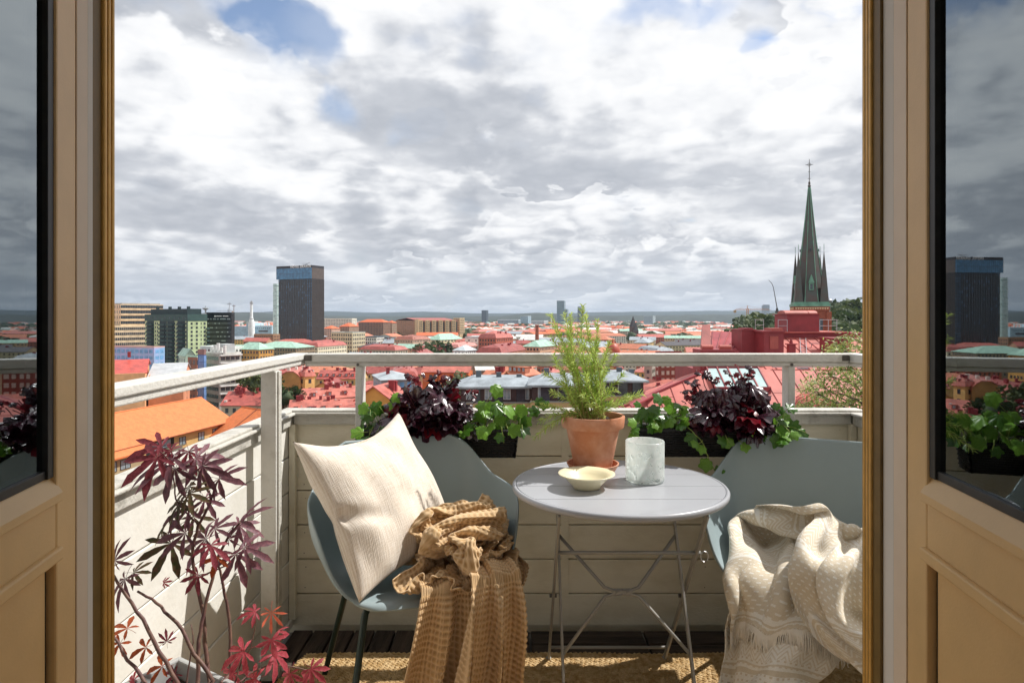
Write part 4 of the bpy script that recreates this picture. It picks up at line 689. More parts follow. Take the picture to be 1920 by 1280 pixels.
WAFFLE = [
[-333,1897,523,3,1,-23,17,-16,-16,22,0,10,4,16,13,9,14,15,20,6,13,4,-6,-26,16,-6,-2,5,2,22,14,1,-5,22,9,-1,22,-17,-3,-7,-9,-18,0,-1,-11,23,-1,6,8,20,-18,15,5,-9,16,-5,16,15,7,-20,8,-4,21,27,1,0,-1,15,-14,8,-3,-16,0,12,-17,-4,17,-21,12,-7,-12,6,-13,9,-4,-7,19],
[-310,1921,538,5,-4,-22,8,-13,-21,10,3,-22,19,1,1,11,7,17,0,23,17,18,6,13,13,-3,-15,7,-4,14,8,0,16,13,-5,-22,24,-2,-15,9,-13,-6,-14,10,-8,18,-4,-8,23,11,18,14,10,-13,11,-1,-4,16,1,9,18,-4,-3,17,6,19,19,-3,-4,0,0,-17,6,8,-18,-2,22,-20,7,1,-28,6,-10,14,-1,-9,11],
[-288,1939,546,5,1,-22,4,-2,-21,7,3,-16,3,2,-11,13,1,-6,19,7,11,8,17,26,21,-6,-3,4,3,15,9,-3,7,12,-9,-9,15,0,-9,14,-3,-15,-22,1,-5,8,3,-11,32,7,2,19,12,18,12,2,-14,18,-2,-4,16,-4,-15,14,0,-6,12,25,20,7,-11,-15,15,-5,22,8,10,-27,0,13,-32,10,-7,9,0,-11,17],
[-271,1942,566,10,10,-17,-2,22,-23,0,21,-26,10,-9,-6,8,0,-11,15,-3,0,18,3,6,18,2,14,-8,3,11,6,0,16,23,-3,-11,4,9,-28,6,6,-15,-17,-7,-3,5,-9,-8,36,2,6,23,11,13,14,2,9,12,1,-16,16,-1,17,10,1,-46,16,15,12,24,-1,-21,5,-10,28,15,-3,9,-7,22,-31,12,-6,-1,6,-8,19],
[-280,1973,555,18,6,10,11,14,-23,12,21,-23,-9,-3,-11,1,7,-13,16,-4,-2,20,-6,10,14,10,-13,0,-1,15,16,-1,9,11,3,12,7,6,-24,-10,8,-15,-14,-1,-10,11,-5,-14,33,-2,12,24,6,6,9,4,7,9,-1,5,16,4,-1,13,-1,-5,24,-6,7,18,13,-8,15,-2,0,7,-16,13,6,26,-35,13,1,-3,3,-8,17],
[-281,1999,550,13,10,8,15,16,-5,-7,11,-30,-9,6,-14,-1,-3,-11,27,8,3,26,-6,19,0,4,-23,15,4,5,18,-4,1,4,7,13,21,6,-16,-3,5,-21,-18,-5,4,3,6,-14,32,-1,3,8,1,16,12,3,9,9,-1,4,21,5,-4,19,5,-5,18,-6,0,12,8,4,1,-7,19,28,-17,7,8,22,-36,18,15,-14,9,-12,17],
[-292,2032,536,3,-6,20,16,5,-6,10,22,-6,-2,11,-12,4,2,-14,16,6,-6,23,3,2,17,0,-22,8,8,1,-5,-7,20,12,12,9,9,-3,-9,1,5,-15,-6,9,-4,10,3,-16,31,-1,-1,11,-5,21,2,-3,11,2,-1,11,24,7,1,32,14,-14,15,-9,14,5,13,-11,11,-6,19,34,-25,11,-8,13,-34,17,27,-27,2,-8,15],
[-287,2050,524,9,-4,20,-2,13,-14,8,-3,8,7,17,5,-1,0,-21,6,17,-6,25,0,-4,15,-1,-21,9,11,2,0,2,20,5,-1,11,8,19,-15,10,-5,3,12,0,6,8,10,-11,13,-2,-9,20,-4,3,10,1,12,-9,6,7,17,4,13,35,14,-2,8,-10,16,13,10,-7,14,1,-3,26,1,-14,-11,-2,-22,20,16,-25,0,-4,19],
[-331,2087,493,35,-44,21,-22,30,27,3,24,-53,28,-13,16,8,11,-11,6,-3,22,21,12,-17,18,6,6,1,11,13,3,-13,0,6,12,8,8,23,1,11,-8,12,18,-4,10,1,11,-21,23,5,-6,20,0,-16,7,-2,-15,16,9,10,5,9,24,16,3,26,10,1,21,13,5,-16,4,-4,-26,17,17,-22,9,-5,-31,11,4,-10,6,6,25],
[-359,2125,510,-9,-26,-15,28,6,51,-8,31,-52,39,-17,0,13,5,-4,7,-1,15,18,0,-17,23,15,2,-3,-2,12,7,5,17,40,20,-4,9,19,13,-7,-10,21,2,-6,-5,-8,5,-27,27,4,8,27,6,-17,7,0,-17,15,11,9,-1,3,26,17,5,25,12,3,16,9,-1,-23,4,-2,-25,10,8,-30,22,8,-15,6,6,-7,7,1,19],
[-357,2151,515,-19,-3,0,25,-5,40,19,8,-44,-9,3,-12,15,5,-3,20,-1,-1,24,-4,-15,11,22,18,17,24,-2,2,-21,27,54,-14,-21,26,61,0,-31,-2,31,-8,-23,-3,4,7,-44,13,-9,14,26,-4,2,6,19,-6,17,12,12,6,4,23,8,3,23,12,4,5,9,1,-27,9,-5,-22,-5,14,-25,30,4,-13,8,18,6,14,-12,10],
[-350,2185,521,-8,-17,5,7,-30,16,28,32,-22,-7,6,-6,-5,15,2,12,14,10,7,21,-11,20,8,-5,16,-18,-5,23,-24,25,68,3,-20,22,-3,13,-23,32,17,-29,-2,-3,2,23,-19,12,11,20,12,-7,0,16,0,-7,19,-8,-5,12,-17,3,23,12,0,9,-2,13,10,22,-5,6,18,-6,-16,22,-5,23,14,-2,8,-21,2,20,-9,-19],
[-313,2193,529,-9,6,2,1,-1,-7,5,-6,-2,12,8,-15,-5,13,15,2,14,11,4,16,12,20,-1,-11,1,-15,-16,12,-8,-6,30,30,9,39,-23,18,8,-20,14,-17,18,12,-5,18,-9,13,0,19,18,3,-18,19,-5,-4,13,0,2,12,-16,5,22,5,0,24,1,-2,-2,26,3,-2,23,3,-3,19,4,21,22,-12,16,-21,-11,-9,-34,10],
[-275,2173,486,-7,29,14,26,37,36,-19,-6,9,-14,-14,-3,-4,20,11,7,1,-1,19,12,8,1,-6,-7,4,-2,-15,-3,-12,-7,18,8,1,25,-6,21,11,-18,20,6,13,12,19,0,0,15,4,-1,11,4,-4,12,-21,-9,5,5,8,11,12,6,15,8,8,18,3,1,9,15,3,-5,21,5,9,16,-3,9,-11,-15,12,-6,-13,13,-14,-14],
[-232,2156,491,12,26,-9,26,50,64,-26,21,23,-33,-15,9,-9,11,21,2,5,-19,13,9,0,14,-15,1,0,-5,-9,19,6,9,2,-13,5,0,-20,-3,25,-2,-12,13,2,14,5,0,12,10,6,11,25,-3,-7,12,-8,-10,9,-6,-5,9,2,-6,9,12,9,8,10,27,11,19,-6,5,13,14,10,7,-14,-9,-15,-19,3,-9,-21,-4,2,-17],
[-220,2133,541,5,7,0,25,7,17,6,55,28,-23,17,7,-4,-14,18,-12,5,-11,7,10,-2,4,14,10,17,-14,-1,7,1,16,19,-8,4,-3,-10,-28,1,-3,-26,2,-6,-20,12,-2,-9,18,8,11,16,-12,33,8,-5,24,11,-6,17,10,-11,0,19,11,-5,4,27,6,16,11,-11,-7,-6,-9,12,-7,-6,-19,7,-24,11,0,-11,14,-8,-5],
[-213,2147,538,-1,-14,11,5,4,18,-3,23,14,0,15,10,4,9,-13,5,12,-10,16,-1,6,-16,4,38,6,-2,18,6,-11,-11,16,0,0,21,1,-15,-3,-9,-16,5,-9,-14,10,11,-4,13,-9,-8,33,3,20,0,-14,15,7,1,11,-4,-15,2,15,9,11,28,17,12,12,10,-15,-19,-3,3,7,7,-14,-11,-7,-32,10,-1,-26,13,-3,16],
[-234,2137,567,1,-17,-10,14,4,12,13,20,26,-2,20,13,5,12,-10,-3,-7,-23,17,3,0,1,1,34,-11,-7,15,11,-2,6,13,1,-6,28,2,8,12,-5,-25,11,0,-14,-2,-11,-11,15,3,-1,12,-5,-12,24,-2,8,-5,-4,15,8,-11,7,-9,-4,19,37,9,1,2,10,-13,-16,6,-8,12,5,-10,10,-8,-18,-10,-8,-18,21,-1,-1],
[-242,2117,580,3,3,11,18,-7,2,20,13,3,16,13,6,-2,7,-9,10,5,-6,12,8,-16,5,-11,34,-12,-4,2,-11,-9,13,10,-5,3,23,8,13,25,2,-16,9,0,-12,8,-7,-9,-3,-2,-18,16,-6,-32,14,-7,13,-16,-3,12,6,-9,8,11,-10,15,33,10,4,-3,14,-15,-16,10,2,10,6,-10,30,-13,-2,-9,-11,-16,7,-5,-11],
[-230,2107,561,-1,-7,15,7,-7,9,23,14,-1,13,5,-4,0,9,-3,-2,10,-12,21,-1,-6,7,-14,30,-16,-4,-1,-3,-3,13,1,-3,15,19,-2,11,12,15,-20,11,0,-16,9,-4,-6,7,-12,-7,8,0,-36,16,-12,0,-8,0,12,8,-9,5,8,-3,17,28,-5,11,-11,18,-11,-8,9,-9,13,4,-5,25,-17,16,9,0,-8,13,-8,1],
[-246,2097,566,-2,-4,13,15,-5,-5,22,0,-15,1,14,-6,8,-6,-5,8,7,-3,14,-6,0,-4,-7,32,-10,-6,22,-15,2,10,12,6,13,23,-17,-9,8,13,-20,9,0,-10,5,9,-13,8,-10,-11,14,-14,-22,18,-11,-12,-5,1,18,2,5,12,11,-17,4,22,-8,11,1,18,-14,1,8,-8,10,9,-6,9,-14,23,25,-8,-6,1,-4,18],
[-259,2075,573,3,10,-8,16,-9,11,10,-6,-8,-12,13,-18,12,-3,-14,13,0,-7,13,-12,8,-1,-1,29,5,-5,24,-2,-7,18,17,5,4,0,8,-24,14,-9,-14,-3,16,-12,2,3,-12,8,-11,-11,9,-16,-8,17,-18,-7,-3,6,11,-5,10,14,18,-15,0,23,-7,-4,14,8,-8,18,7,-6,16,8,-7,2,-12,23,5,-14,20,13,-8,8],
[-278,2051,584,10,17,12,10,8,11,6,-12,-10,-1,-11,-24,19,0,-16,11,11,-7,7,-10,-4,-5,-18,16,8,-4,23,16,-6,8,9,-5,3,-3,10,-18,-8,5,-17,18,7,0,0,6,-15,-10,1,-9,5,-18,-3,19,-19,6,12,-9,3,9,7,3,11,1,-4,12,-11,-6,20,8,-11,21,9,3,9,7,5,7,2,11,-1,-21,9,0,1,20],
[-285,2037,589,4,-19,12,7,-9,17,12,5,-13,10,10,-12,8,20,3,9,8,15,20,-8,6,-6,-18,-13,-10,-11,-5,-3,-5,-8,-4,-9,-14,4,-6,-17,18,7,-7,18,1,11,12,4,15,7,-12,-8,-5,-9,-11,12,-4,-9,3,-10,-18,11,-15,-7,10,-4,-14,20,12,2,8,8,19,-4,16,15,3,8,18,15,-2,-7,16,-5,12,6,-2,11],
[-281,2051,624,-9,-22,4,9,-24,0,11,-11,1,7,15,-5,7,20,-6,10,6,7,12,-14,-6,11,-17,4,-4,-16,-7,-10,-5,-8,-13,-3,-17,0,-6,-20,17,-5,-3,11,10,13,14,2,8,21,1,-1,18,-8,-2,5,-16,-13,0,-10,-13,6,-11,-16,16,-14,-14,13,16,6,-9,5,9,-9,11,15,7,15,5,13,9,-4,15,-9,-4,20,1,5],
[-272,2058,658,-5,-20,2,-21,-17,-5,-4,-26,-7,15,14,3,7,14,-4,13,-6,0,26,-2,5,1,-12,1,-6,-13,-7,-9,-9,-12,-13,-8,-19,-3,-19,-22,15,1,-1,12,5,8,19,0,4,22,-6,9,22,-5,1,1,-8,-16,6,-14,-22,16,-12,-11,21,-13,-14,20,8,0,4,11,14,-7,11,11,4,24,15,5,26,6,4,-5,-10,-10,-7,-6],
[-271,2069,693,0,-20,-1,2,-23,17,24,-7,-10,-10,5,-9,-11,5,-10,8,-2,-20,7,-12,-25,6,-10,4,-11,-12,3,-3,-15,16,8,-23,4,19,-13,-4,14,0,-17,-16,11,-1,5,5,-15,23,0,-19,6,-4,-20,14,-11,5,18,-15,9,19,2,3,6,-3,22,15,-6,-2,7,6,-12,12,6,-9,-13,18,-20,-6,5,-18,16,1,3,0,14,12],
[-250,2091,693,6,-19,12,3,-27,9,-9,11,-21,-3,1,-11,12,-9,-9,3,1,-17,13,-18,-14,5,-24,-3,-4,-10,6,-5,-4,19,6,-15,19,1,-5,-12,8,3,-9,7,2,-6,-4,1,-19,13,2,-28,25,2,-14,7,-12,7,2,-16,15,-5,-18,13,27,14,5,14,5,7,1,4,-18,-11,-10,-13,-7,4,-22,3,26,-15,3,6,-11,11,2,2],
[-222,2084,716,11,-9,-13,0,-24,-9,-12,26,-10,2,-6,-10,-9,11,-10,18,-13,-8,3,-22,-11,13,-16,5,-8,-10,11,-2,0,16,11,-22,14,5,-6,-15,-5,11,-12,10,-2,-4,-6,8,-19,-12,8,-27,9,-26,1,7,-10,9,-7,-10,7,4,-16,16,28,11,-16,12,10,-5,9,9,1,-2,-4,-15,0,2,-19,0,7,-15,10,13,-7,-2,-1,-11],
[-196,2100,713,12,-18,-7,2,-11,-25,-17,30,0,5,-7,-13,-9,11,-8,3,-11,-18,17,-29,7,2,-12,19,7,-12,9,-6,4,11,18,-26,2,-3,-3,-12,-4,9,-10,-5,11,-5,3,3,-18,-10,-3,-17,4,-28,8,0,-10,9,10,-9,3,3,-15,9,-11,16,-29,0,12,-17,8,7,5,9,-8,-11,1,7,-25,13,6,0,12,-1,9,11,1,3],
[-164,2099,725,5,-16,-13,9,5,-26,-15,28,-5,0,-1,-13,-2,6,-13,3,-22,-7,5,-14,15,13,-19,4,4,-8,10,-5,5,15,16,-26,-6,-6,3,-12,0,1,-17,-9,17,1,-2,-3,-14,0,-13,-13,2,-22,11,5,-10,6,3,-4,15,7,-16,-13,-20,18,-23,-16,14,-2,-3,7,-9,6,5,-10,2,5,-25,22,6,-10,14,-3,11,8,-10,3],
[-140,2109,702,13,-4,14,2,1,-24,-5,22,-23,-3,-5,-14,-5,9,-10,7,-21,-7,3,-8,21,14,-14,11,4,-10,10,-2,0,13,14,-25,-12,-7,9,-8,-3,-2,-14,-5,12,-7,-4,-4,-14,3,-25,-17,0,-6,29,4,-13,-6,6,-11,7,-11,-4,-24,-18,14,-21,-7,21,2,-13,6,-3,-6,13,8,10,6,-25,24,0,-7,19,-9,-3,-2,0,15],
[-125,2135,710,20,-7,-7,11,-3,-13,-8,19,-23,4,-10,-14,-5,9,-11,9,-19,-8,0,-5,33,10,-11,4,3,-9,9,4,-10,16,11,-16,-21,-6,12,-11,-4,-5,-12,-4,6,-12,-1,-11,-7,-2,-22,-17,5,-2,25,-3,-11,-11,5,-12,-3,-13,-4,-18,-23,25,-6,-11,11,6,-3,17,-5,-14,-2,14,0,21,-13,26,3,-11,15,-8,-4,-15,-8,11],
[-113,2150,735,22,5,-16,14,2,-31,10,-3,-20,-8,9,-14,10,-9,-11,8,-18,0,-3,-6,27,-4,3,21,8,-8,-6,11,-16,9,4,-12,-23,-6,4,-31,-13,-1,-12,12,-14,-7,-17,-6,-12,6,-10,8,5,-20,-7,6,-15,11,-7,1,-8,-10,12,-18,-22,24,17,-10,9,16,-17,11,8,-13,5,-6,-1,19,-15,15,-16,12,11,-9,-5,-19,-16,-6],
]
# ---------------------------------------------------------------- the two blankets: folded surfaces as grids of points
def cloth_pts(rows):
    return np.cumsum(np.array(rows, dtype=float).reshape(len(rows), -1, 3), axis=1) / 1000.0
def smooth2(P, k=1):
    for _ in range(k):
        Q = P.copy(); Q[1:-1] = (P[:-2] + 2 * P[1:-1] + P[2:]) / 4; P = Q.copy(); P[:, 1:-1] = (Q[:, :-2] + 2 * Q[:, 1:-1] + Q[:, 2:]) / 4
    return P
def refine(P, f):
    """Catmull-Rom refinement of a grid of points along both axes"""
    def ax(P):
        n = P.shape[0]; t = np.linspace(0, n - 1, (n - 1) * f + 1); i = np.minimum(t.astype(int), n - 2); u = (t - i)[:, None, None]
        p0 = P[np.maximum(i - 1, 0)]; p1 = P[i]; p2 = P[i + 1]; p3 = P[np.minimum(i + 2, n - 1)]
        return .5 * (2 * p1 + (-p0 + p2) * u + (2 * p0 - 5 * p1 + 4 * p2 - p3) * u ** 2 + (-p0 + 3 * p1 - 3 * p2 + p3) * u ** 3)
    P = ax(P); return ax(P.transpose(1, 0, 2)).transpose(1, 0, 2)
def grid_normals(P):
    a = np.gradient(P, axis=0); b = np.gradient(P, axis=1); n = np.cross(b, a); return n / np.maximum(np.linalg.norm(n, axis=2, keepdims=True), 1e-9)
def grid_object(name, P, mat, thick=.003):
    h, w, _ = P.shape; me = bpy.data.meshes.new(name); idx = np.arange(h * w).reshape(h, w)
    f = np.stack([idx[:-1, :-1], idx[:-1, 1:], idx[1:, 1:], idx[1:, :-1]], -1).reshape(-1, 4)
    me.vertices.add(h * w); me.vertices.foreach_set('co', P.reshape(-1).astype(np.float32)); me.loops.add(f.size); me.loops.foreach_set('vertex_index', f.reshape(-1).astype(np.int32))
    me.polygons.add(len(f)); me.polygons.foreach_set('loop_start', np.arange(0, f.size, 4, dtype=np.int32)); me.polygons.foreach_set('loop_total', np.full(len(f), 4, dtype=np.int32)); me.update(calc_edges=True)
    me.polygons.foreach_set('use_smooth', np.ones(len(f), dtype=bool)); uv = me.uv_layers.new(name='uv')
    U, V_ = np.meshgrid(np.arange(w), np.arange(h)); fv = f.reshape(-1); uv.data.foreach_set('uv', np.stack([U.reshape(-1)[fv] / (w - 1), V_.reshape(-1)[fv] / (h - 1)], -1).reshape(-1).astype(np.float32))
    me.materials.append(mat); me.validate(); o = bpy.data.objects.new(name, me); COL.objects.link(o)
    if thick: s = o.modifiers.new('thick', 'SOLIDIFY'); s.thickness = thick; s.offset = 0
    return o
def waffle_mat(c):
    m, nt, N, L, bs = weave('waffle_brown', None, None, 1, 1, 1)
    uv = N.new('ShaderNodeUVMap'); sp = N.new('ShaderNodeSeparateXYZ'); L.new(uv.outputs[0], sp.inputs[0])
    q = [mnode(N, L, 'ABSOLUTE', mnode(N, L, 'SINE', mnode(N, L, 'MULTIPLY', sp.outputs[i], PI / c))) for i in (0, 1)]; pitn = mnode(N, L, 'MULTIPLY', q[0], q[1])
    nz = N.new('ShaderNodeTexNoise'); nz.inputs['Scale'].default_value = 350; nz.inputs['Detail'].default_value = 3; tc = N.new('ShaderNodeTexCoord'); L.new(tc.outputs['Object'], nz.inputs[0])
    cr = N.new('ShaderNodeValToRGB'); cr.color_ramp.elements[0].position = .1; cr.color_ramp.elements[1].position = .95; cr.color_ramp.elements[0].color = rgb('#dabb92') + (1,); cr.color_ramp.elements[1].color = rgb('#b39062') + (1,)  # darker brown in the hollows puts their shade into the colour
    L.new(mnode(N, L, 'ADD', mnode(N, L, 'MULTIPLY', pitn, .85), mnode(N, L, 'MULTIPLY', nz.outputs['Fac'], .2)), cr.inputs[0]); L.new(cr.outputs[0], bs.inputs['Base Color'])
    bp = N.new('ShaderNodeBump'); bp.inputs['Strength'].default_value = .5; bp.inputs['Distance'].default_value = .002; L.new(nz.outputs['Fac'], bp.inputs['Height']); L.new(bp.outputs[0], bs.inputs['Normal'])
    return m
def waffled(P, c=.0175, dep=.0056):
    """press the waffle cells into a folded sheet, by the length of the cloth itself"""
    du = np.linalg.norm(np.diff(P, axis=1), axis=2).mean(0); dv = np.linalg.norm(np.diff(P, axis=0), axis=2).mean(1)
    u = np.concatenate([[0], np.cumsum(du)]); v = np.concatenate([[0], np.cumsum(dv)]); V_, U_ = np.meshgrid(v, u, indexing='ij')
    a = np.abs(np.sin(U_ / c * PI)); b = np.abs(np.sin(V_ / c * PI)); N_ = grid_normals(P)
    return P - N_ * ((a * b) ** .9 * dep)[..., None] + N_ * dep * .4, u[-1], v[-1]
def set_uv(o, lu, lv):
    uv = o.data.uv_layers[0].data; a = np.empty(len(uv) * 2, dtype=np.float32); uv.foreach_get('uv', a); a[0::2] *= lu; a[1::2] *= lv; uv.foreach_set('uv', a)
def hang_sheet(x0, x1, w0, w1, zend, amp, nf, seed, lean=0.0, yoff=0.0, ztop=.475):
    """sheet falling from the seat's front edge, in the chair's own frame: folds widen towards the hem"""
    nu, nv = 230, 210; U, V = np.meshgrid(np.linspace(0, 1, nu), np.linspace(0, 1, nv)); P = np.zeros((nv, nu, 3)); L0 = .16; L1 = ztop - zend + .10; s = V * (L0 + L1)
    wob = np.zeros_like(U)
    for i in range(nv):
        for j in range(0, nu): wob[i, j] = mn.noise(Vector((U[i, j] * 3.2, V[i, j] * 1.4, seed)))
    on = np.clip((s - L0) / .06, 0, 1); d = np.clip((s - L0) / L1, 0, 1)
    yc = -.10 - s * 1.0; yc = np.where(s < L0, -.13 - s * .95, -.285 - .035 * np.tanh((s - L0) * 9)); z = np.where(s < L0, ztop + .012 + .02 * np.sin(s * 18), 0); fall = (s - L0); z = np.where(s >= L0, ztop - fall * (1 - .35 * np.exp(-fall * 14)), z)
    ctr = x0 + (x1 - x0) * d; wid = w0 + (w1 - w0) * d ** .8; ph = (U - .5) * nf * 2 * PI + wob * 3.4 + d * 1.2
    A_ = amp * (.25 + .9 * d) * (.45 + .75 * (wob + .5)); fold = np.sin(ph) + .35 * np.sin(2.1 * ph + 1.3 + seed)
    X = ctr + (U - .5) * wid + .35 * A_ * np.cos(ph) + lean * d * d; Y = yc - yoff - A_ * fold * (.35 + .65 * on) * np.where(s < L0, .25, 1) - .05 * d * (wob) ; Z = z + np.where(s < L0, A_ * .5 * fold, 0) + .02 * wob * d
    Z = np.maximum(Z, .012 + .010 * (1 + fold)); P[..., 0] = X; P[..., 1] = Y; P[..., 2] = Z
    c, si = math.cos(CHAIRS[0][2]), math.sin(CHAIRS[0][2]); Q = P.copy(); Q[..., 0] = CHAIRS[0][0] + c * P[..., 0] - si * P[..., 1]; Q[..., 1] = CHAIRS[0][1] + si * P[..., 0] + c * P[..., 1]; return Q
def waffle_blanket():
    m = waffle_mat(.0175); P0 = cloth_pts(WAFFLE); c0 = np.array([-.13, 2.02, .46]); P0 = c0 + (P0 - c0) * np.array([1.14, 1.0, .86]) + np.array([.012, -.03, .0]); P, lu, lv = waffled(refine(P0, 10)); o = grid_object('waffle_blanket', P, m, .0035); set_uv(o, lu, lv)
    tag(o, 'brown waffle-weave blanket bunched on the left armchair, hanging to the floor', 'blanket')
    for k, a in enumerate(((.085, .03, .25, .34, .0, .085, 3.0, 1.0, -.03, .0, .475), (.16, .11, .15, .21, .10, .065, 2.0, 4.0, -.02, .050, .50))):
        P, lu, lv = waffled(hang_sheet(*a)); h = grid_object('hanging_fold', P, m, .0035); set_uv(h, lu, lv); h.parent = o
WAF_L = 2.07
waffle_blanket()
def throw_blanket():
    P = refine(smooth2(cloth_pts(THROW)), 6); h, w, _ = P.shape; Wd, Ln = 1.05, 1.98
    m, nt, N, L, bs = weave('throw_beige', None, None, 1, 1, 1)
    uv = N.new('ShaderNodeUVMap'); sp = N.new('ShaderNodeSeparateXYZ'); L.new(uv.outputs[0], sp.inputs[0])
    X = mnode(N, L, 'MULTIPLY', sp.outputs[0], Wd); Y = mnode(N, L, 'MULTIPLY', sp.outputs[1], Ln)
    fr = lambda a: mnode(N, L, 'FRACT', a); gt = lambda a, b: mnode(N, L, 'GREATER_THAN', a, b); lt = lambda a, b: mnode(N, L, 'LESS_THAN', a, b); mu = lambda a, b: mnode(N, L, 'MULTIPLY', a, b); ad = lambda a, b: mnode(N, L, 'ADD', a, b)
    row = mnode(N, L, 'FLOOR', mu(Y, 1 / .017)); odd = mnode(N, L, 'MODULO', row, 2)
    dash = mu(lt(fr(ad(mu(X, 1 / .034), mu(odd, .5))), .42), lt(fr(mu(Y, 1 / .017)), .36))
    # band every 0.33 m: white stripes beside a zigzag
    bt = fr(mu(Y, 1 / .42)); s1 = mu(gt(bt, .10), lt(bt, .14)); s2 = mu(gt(bt, .17), lt(bt, .185)); s3 = mu(gt(bt, .50), lt(bt, .54)); s4 = mu(gt(bt, .465), lt(bt, .48))
    tri = mnode(N, L, 'PINGPONG', X, .035); zz = lt(fr(mu(ad(Y, tri), 1 / .020)), .42); zb = mu(gt(bt, .22), lt(bt, .43)); inz = mu(zz, zb)
    notz = mnode(N, L, 'SUBTRACT', 1, zb); pat = mnode(N, L, 'MAXIMUM', mnode(N, L, 'MAXIMUM', mu(dash, notz), mu(inz, .75)), mnode(N, L, 'MAXIMUM', mnode(N, L, 'MAXIMUM', s1, s2), mnode(N, L, 'MAXIMUM', s3, s4)))
    # the lower layer shows the reverse
    rev = lt(sp.outputs[1], .24); pat2 = mnode(N, L, 'ABSOLUTE', mnode(N, L, 'SUBTRACT', rev, pat))
    nz = N.new('ShaderNodeTexNoise'); nz.inputs['Scale'].default_value = 260; nz.inputs['Detail'].default_value = 3; tc = N.new('ShaderNodeTexCoord'); L.new(tc.outputs['Object'], nz.inputs[0])
    cr = N.new('ShaderNodeMixRGB'); cr.inputs[1].default_value = rgb('#dccfb8') + (1,); cr.inputs[2].default_value = rgb('#f5f1e8') + (1,); L.new(mnode(N, L, 'MULTIPLY', pat2, .85), cr.inputs[0])
    hs = N.new('ShaderNodeHueSaturation'); L.new(cr.outputs[0], hs.inputs['Color']); mr = N.new('ShaderNodeMapRange'); mr.inputs['To Min'].default_value = .85; mr.inputs['To Max'].default_value = 1.12; L.new(nz.outputs['Fac'], mr.inputs[0]); L.new(mr.outputs[0], hs.inputs['Value']); L.new(hs.outputs[0], bs.inputs['Base Color'])
    bp = N.new('ShaderNodeBump'); bp.inputs['Strength'].default_value = .6; bp.inputs['Distance'].default_value = .0018; L.new(ad(nz.outputs['Fac'], mu(pat, .5)), bp.inputs['Height']); L.new(bp.outputs[0], bs.inputs['Normal'])
    o = tag(grid_object('throw_blanket', P, m, .0025), 'beige and white patterned throw with fringes draped on the right armchair', 'blanket')
    # upper layer of the doubled throw, ending in its own fringed hem
    N_ = grid_normals(P); a0, a1 = 25, 74; sub = P[a0:a1]; n_ = N_[a0:a1]; to = np.array([0, 0, EYE]) - sub; sg = np.sign((n_ * to).sum(2).mean()); tap = np.clip((a1 - a0 - np.arange(a1 - a0)) / 16, 0, 1)[:, None, None]
    wv = np.array([[mn.noise(Vector((j * .035, i * .05, 8))) for j in range(w)] for i in range(a1 - a0)])[..., None]
    Q = sub + n_ * sg * tap * (.019 + .012 * wv); fo = grid_object('folded_layer', Q, m, .0025); fo.parent = o; uvd = fo.data.uv_layers[0].data; aa = np.empty(len(uvd) * 2, dtype=np.float32); uvd.foreach_get('uv', aa); aa[1::2] = .30 + aa[1::2] * .22; uvd.foreach_set('uv', aa)
    rr = random.Random(3); mf = M('fringe_white', rgb('#efe8db'), rough=.9); B_ = MB(); P_all = P
    for row, nb, P in ((0, 3, P_all), (h - 1, h - 4, P_all), (0, 3, Q)):
        for i in range(0, w * 2 - 1):
            k = min(i // 2, w - 2); f = (i % 2) * .5; p = Vector(P[row, k]).lerp(Vector(P[row, k + 1]), f); tg = (p - Vector(P[nb, k])).normalized(); ln = rr.uniform(.035, .060)
            g = Vector((rr.uniform(-.12, .12), rr.uniform(-.2, .02), -1)); q1 = p + tg * ln * .35; q2 = q1 + (tg * .5 + g).normalized() * ln * .35; q3 = q2 + g.normalized() * ln * .4 + Vector((rr.uniform(-.004, .004), rr.uniform(-.004, .004), 0))
            for q in (q1, q2, q3): q.z = max(q.z, .004)
            B_.tube([p, q1, q2, q3], [.0019, .0017, .0015, .0009], 4, cap=False)
    stuff(B_.build('fringe', mf, o, smooth=True))
throw_blanket()
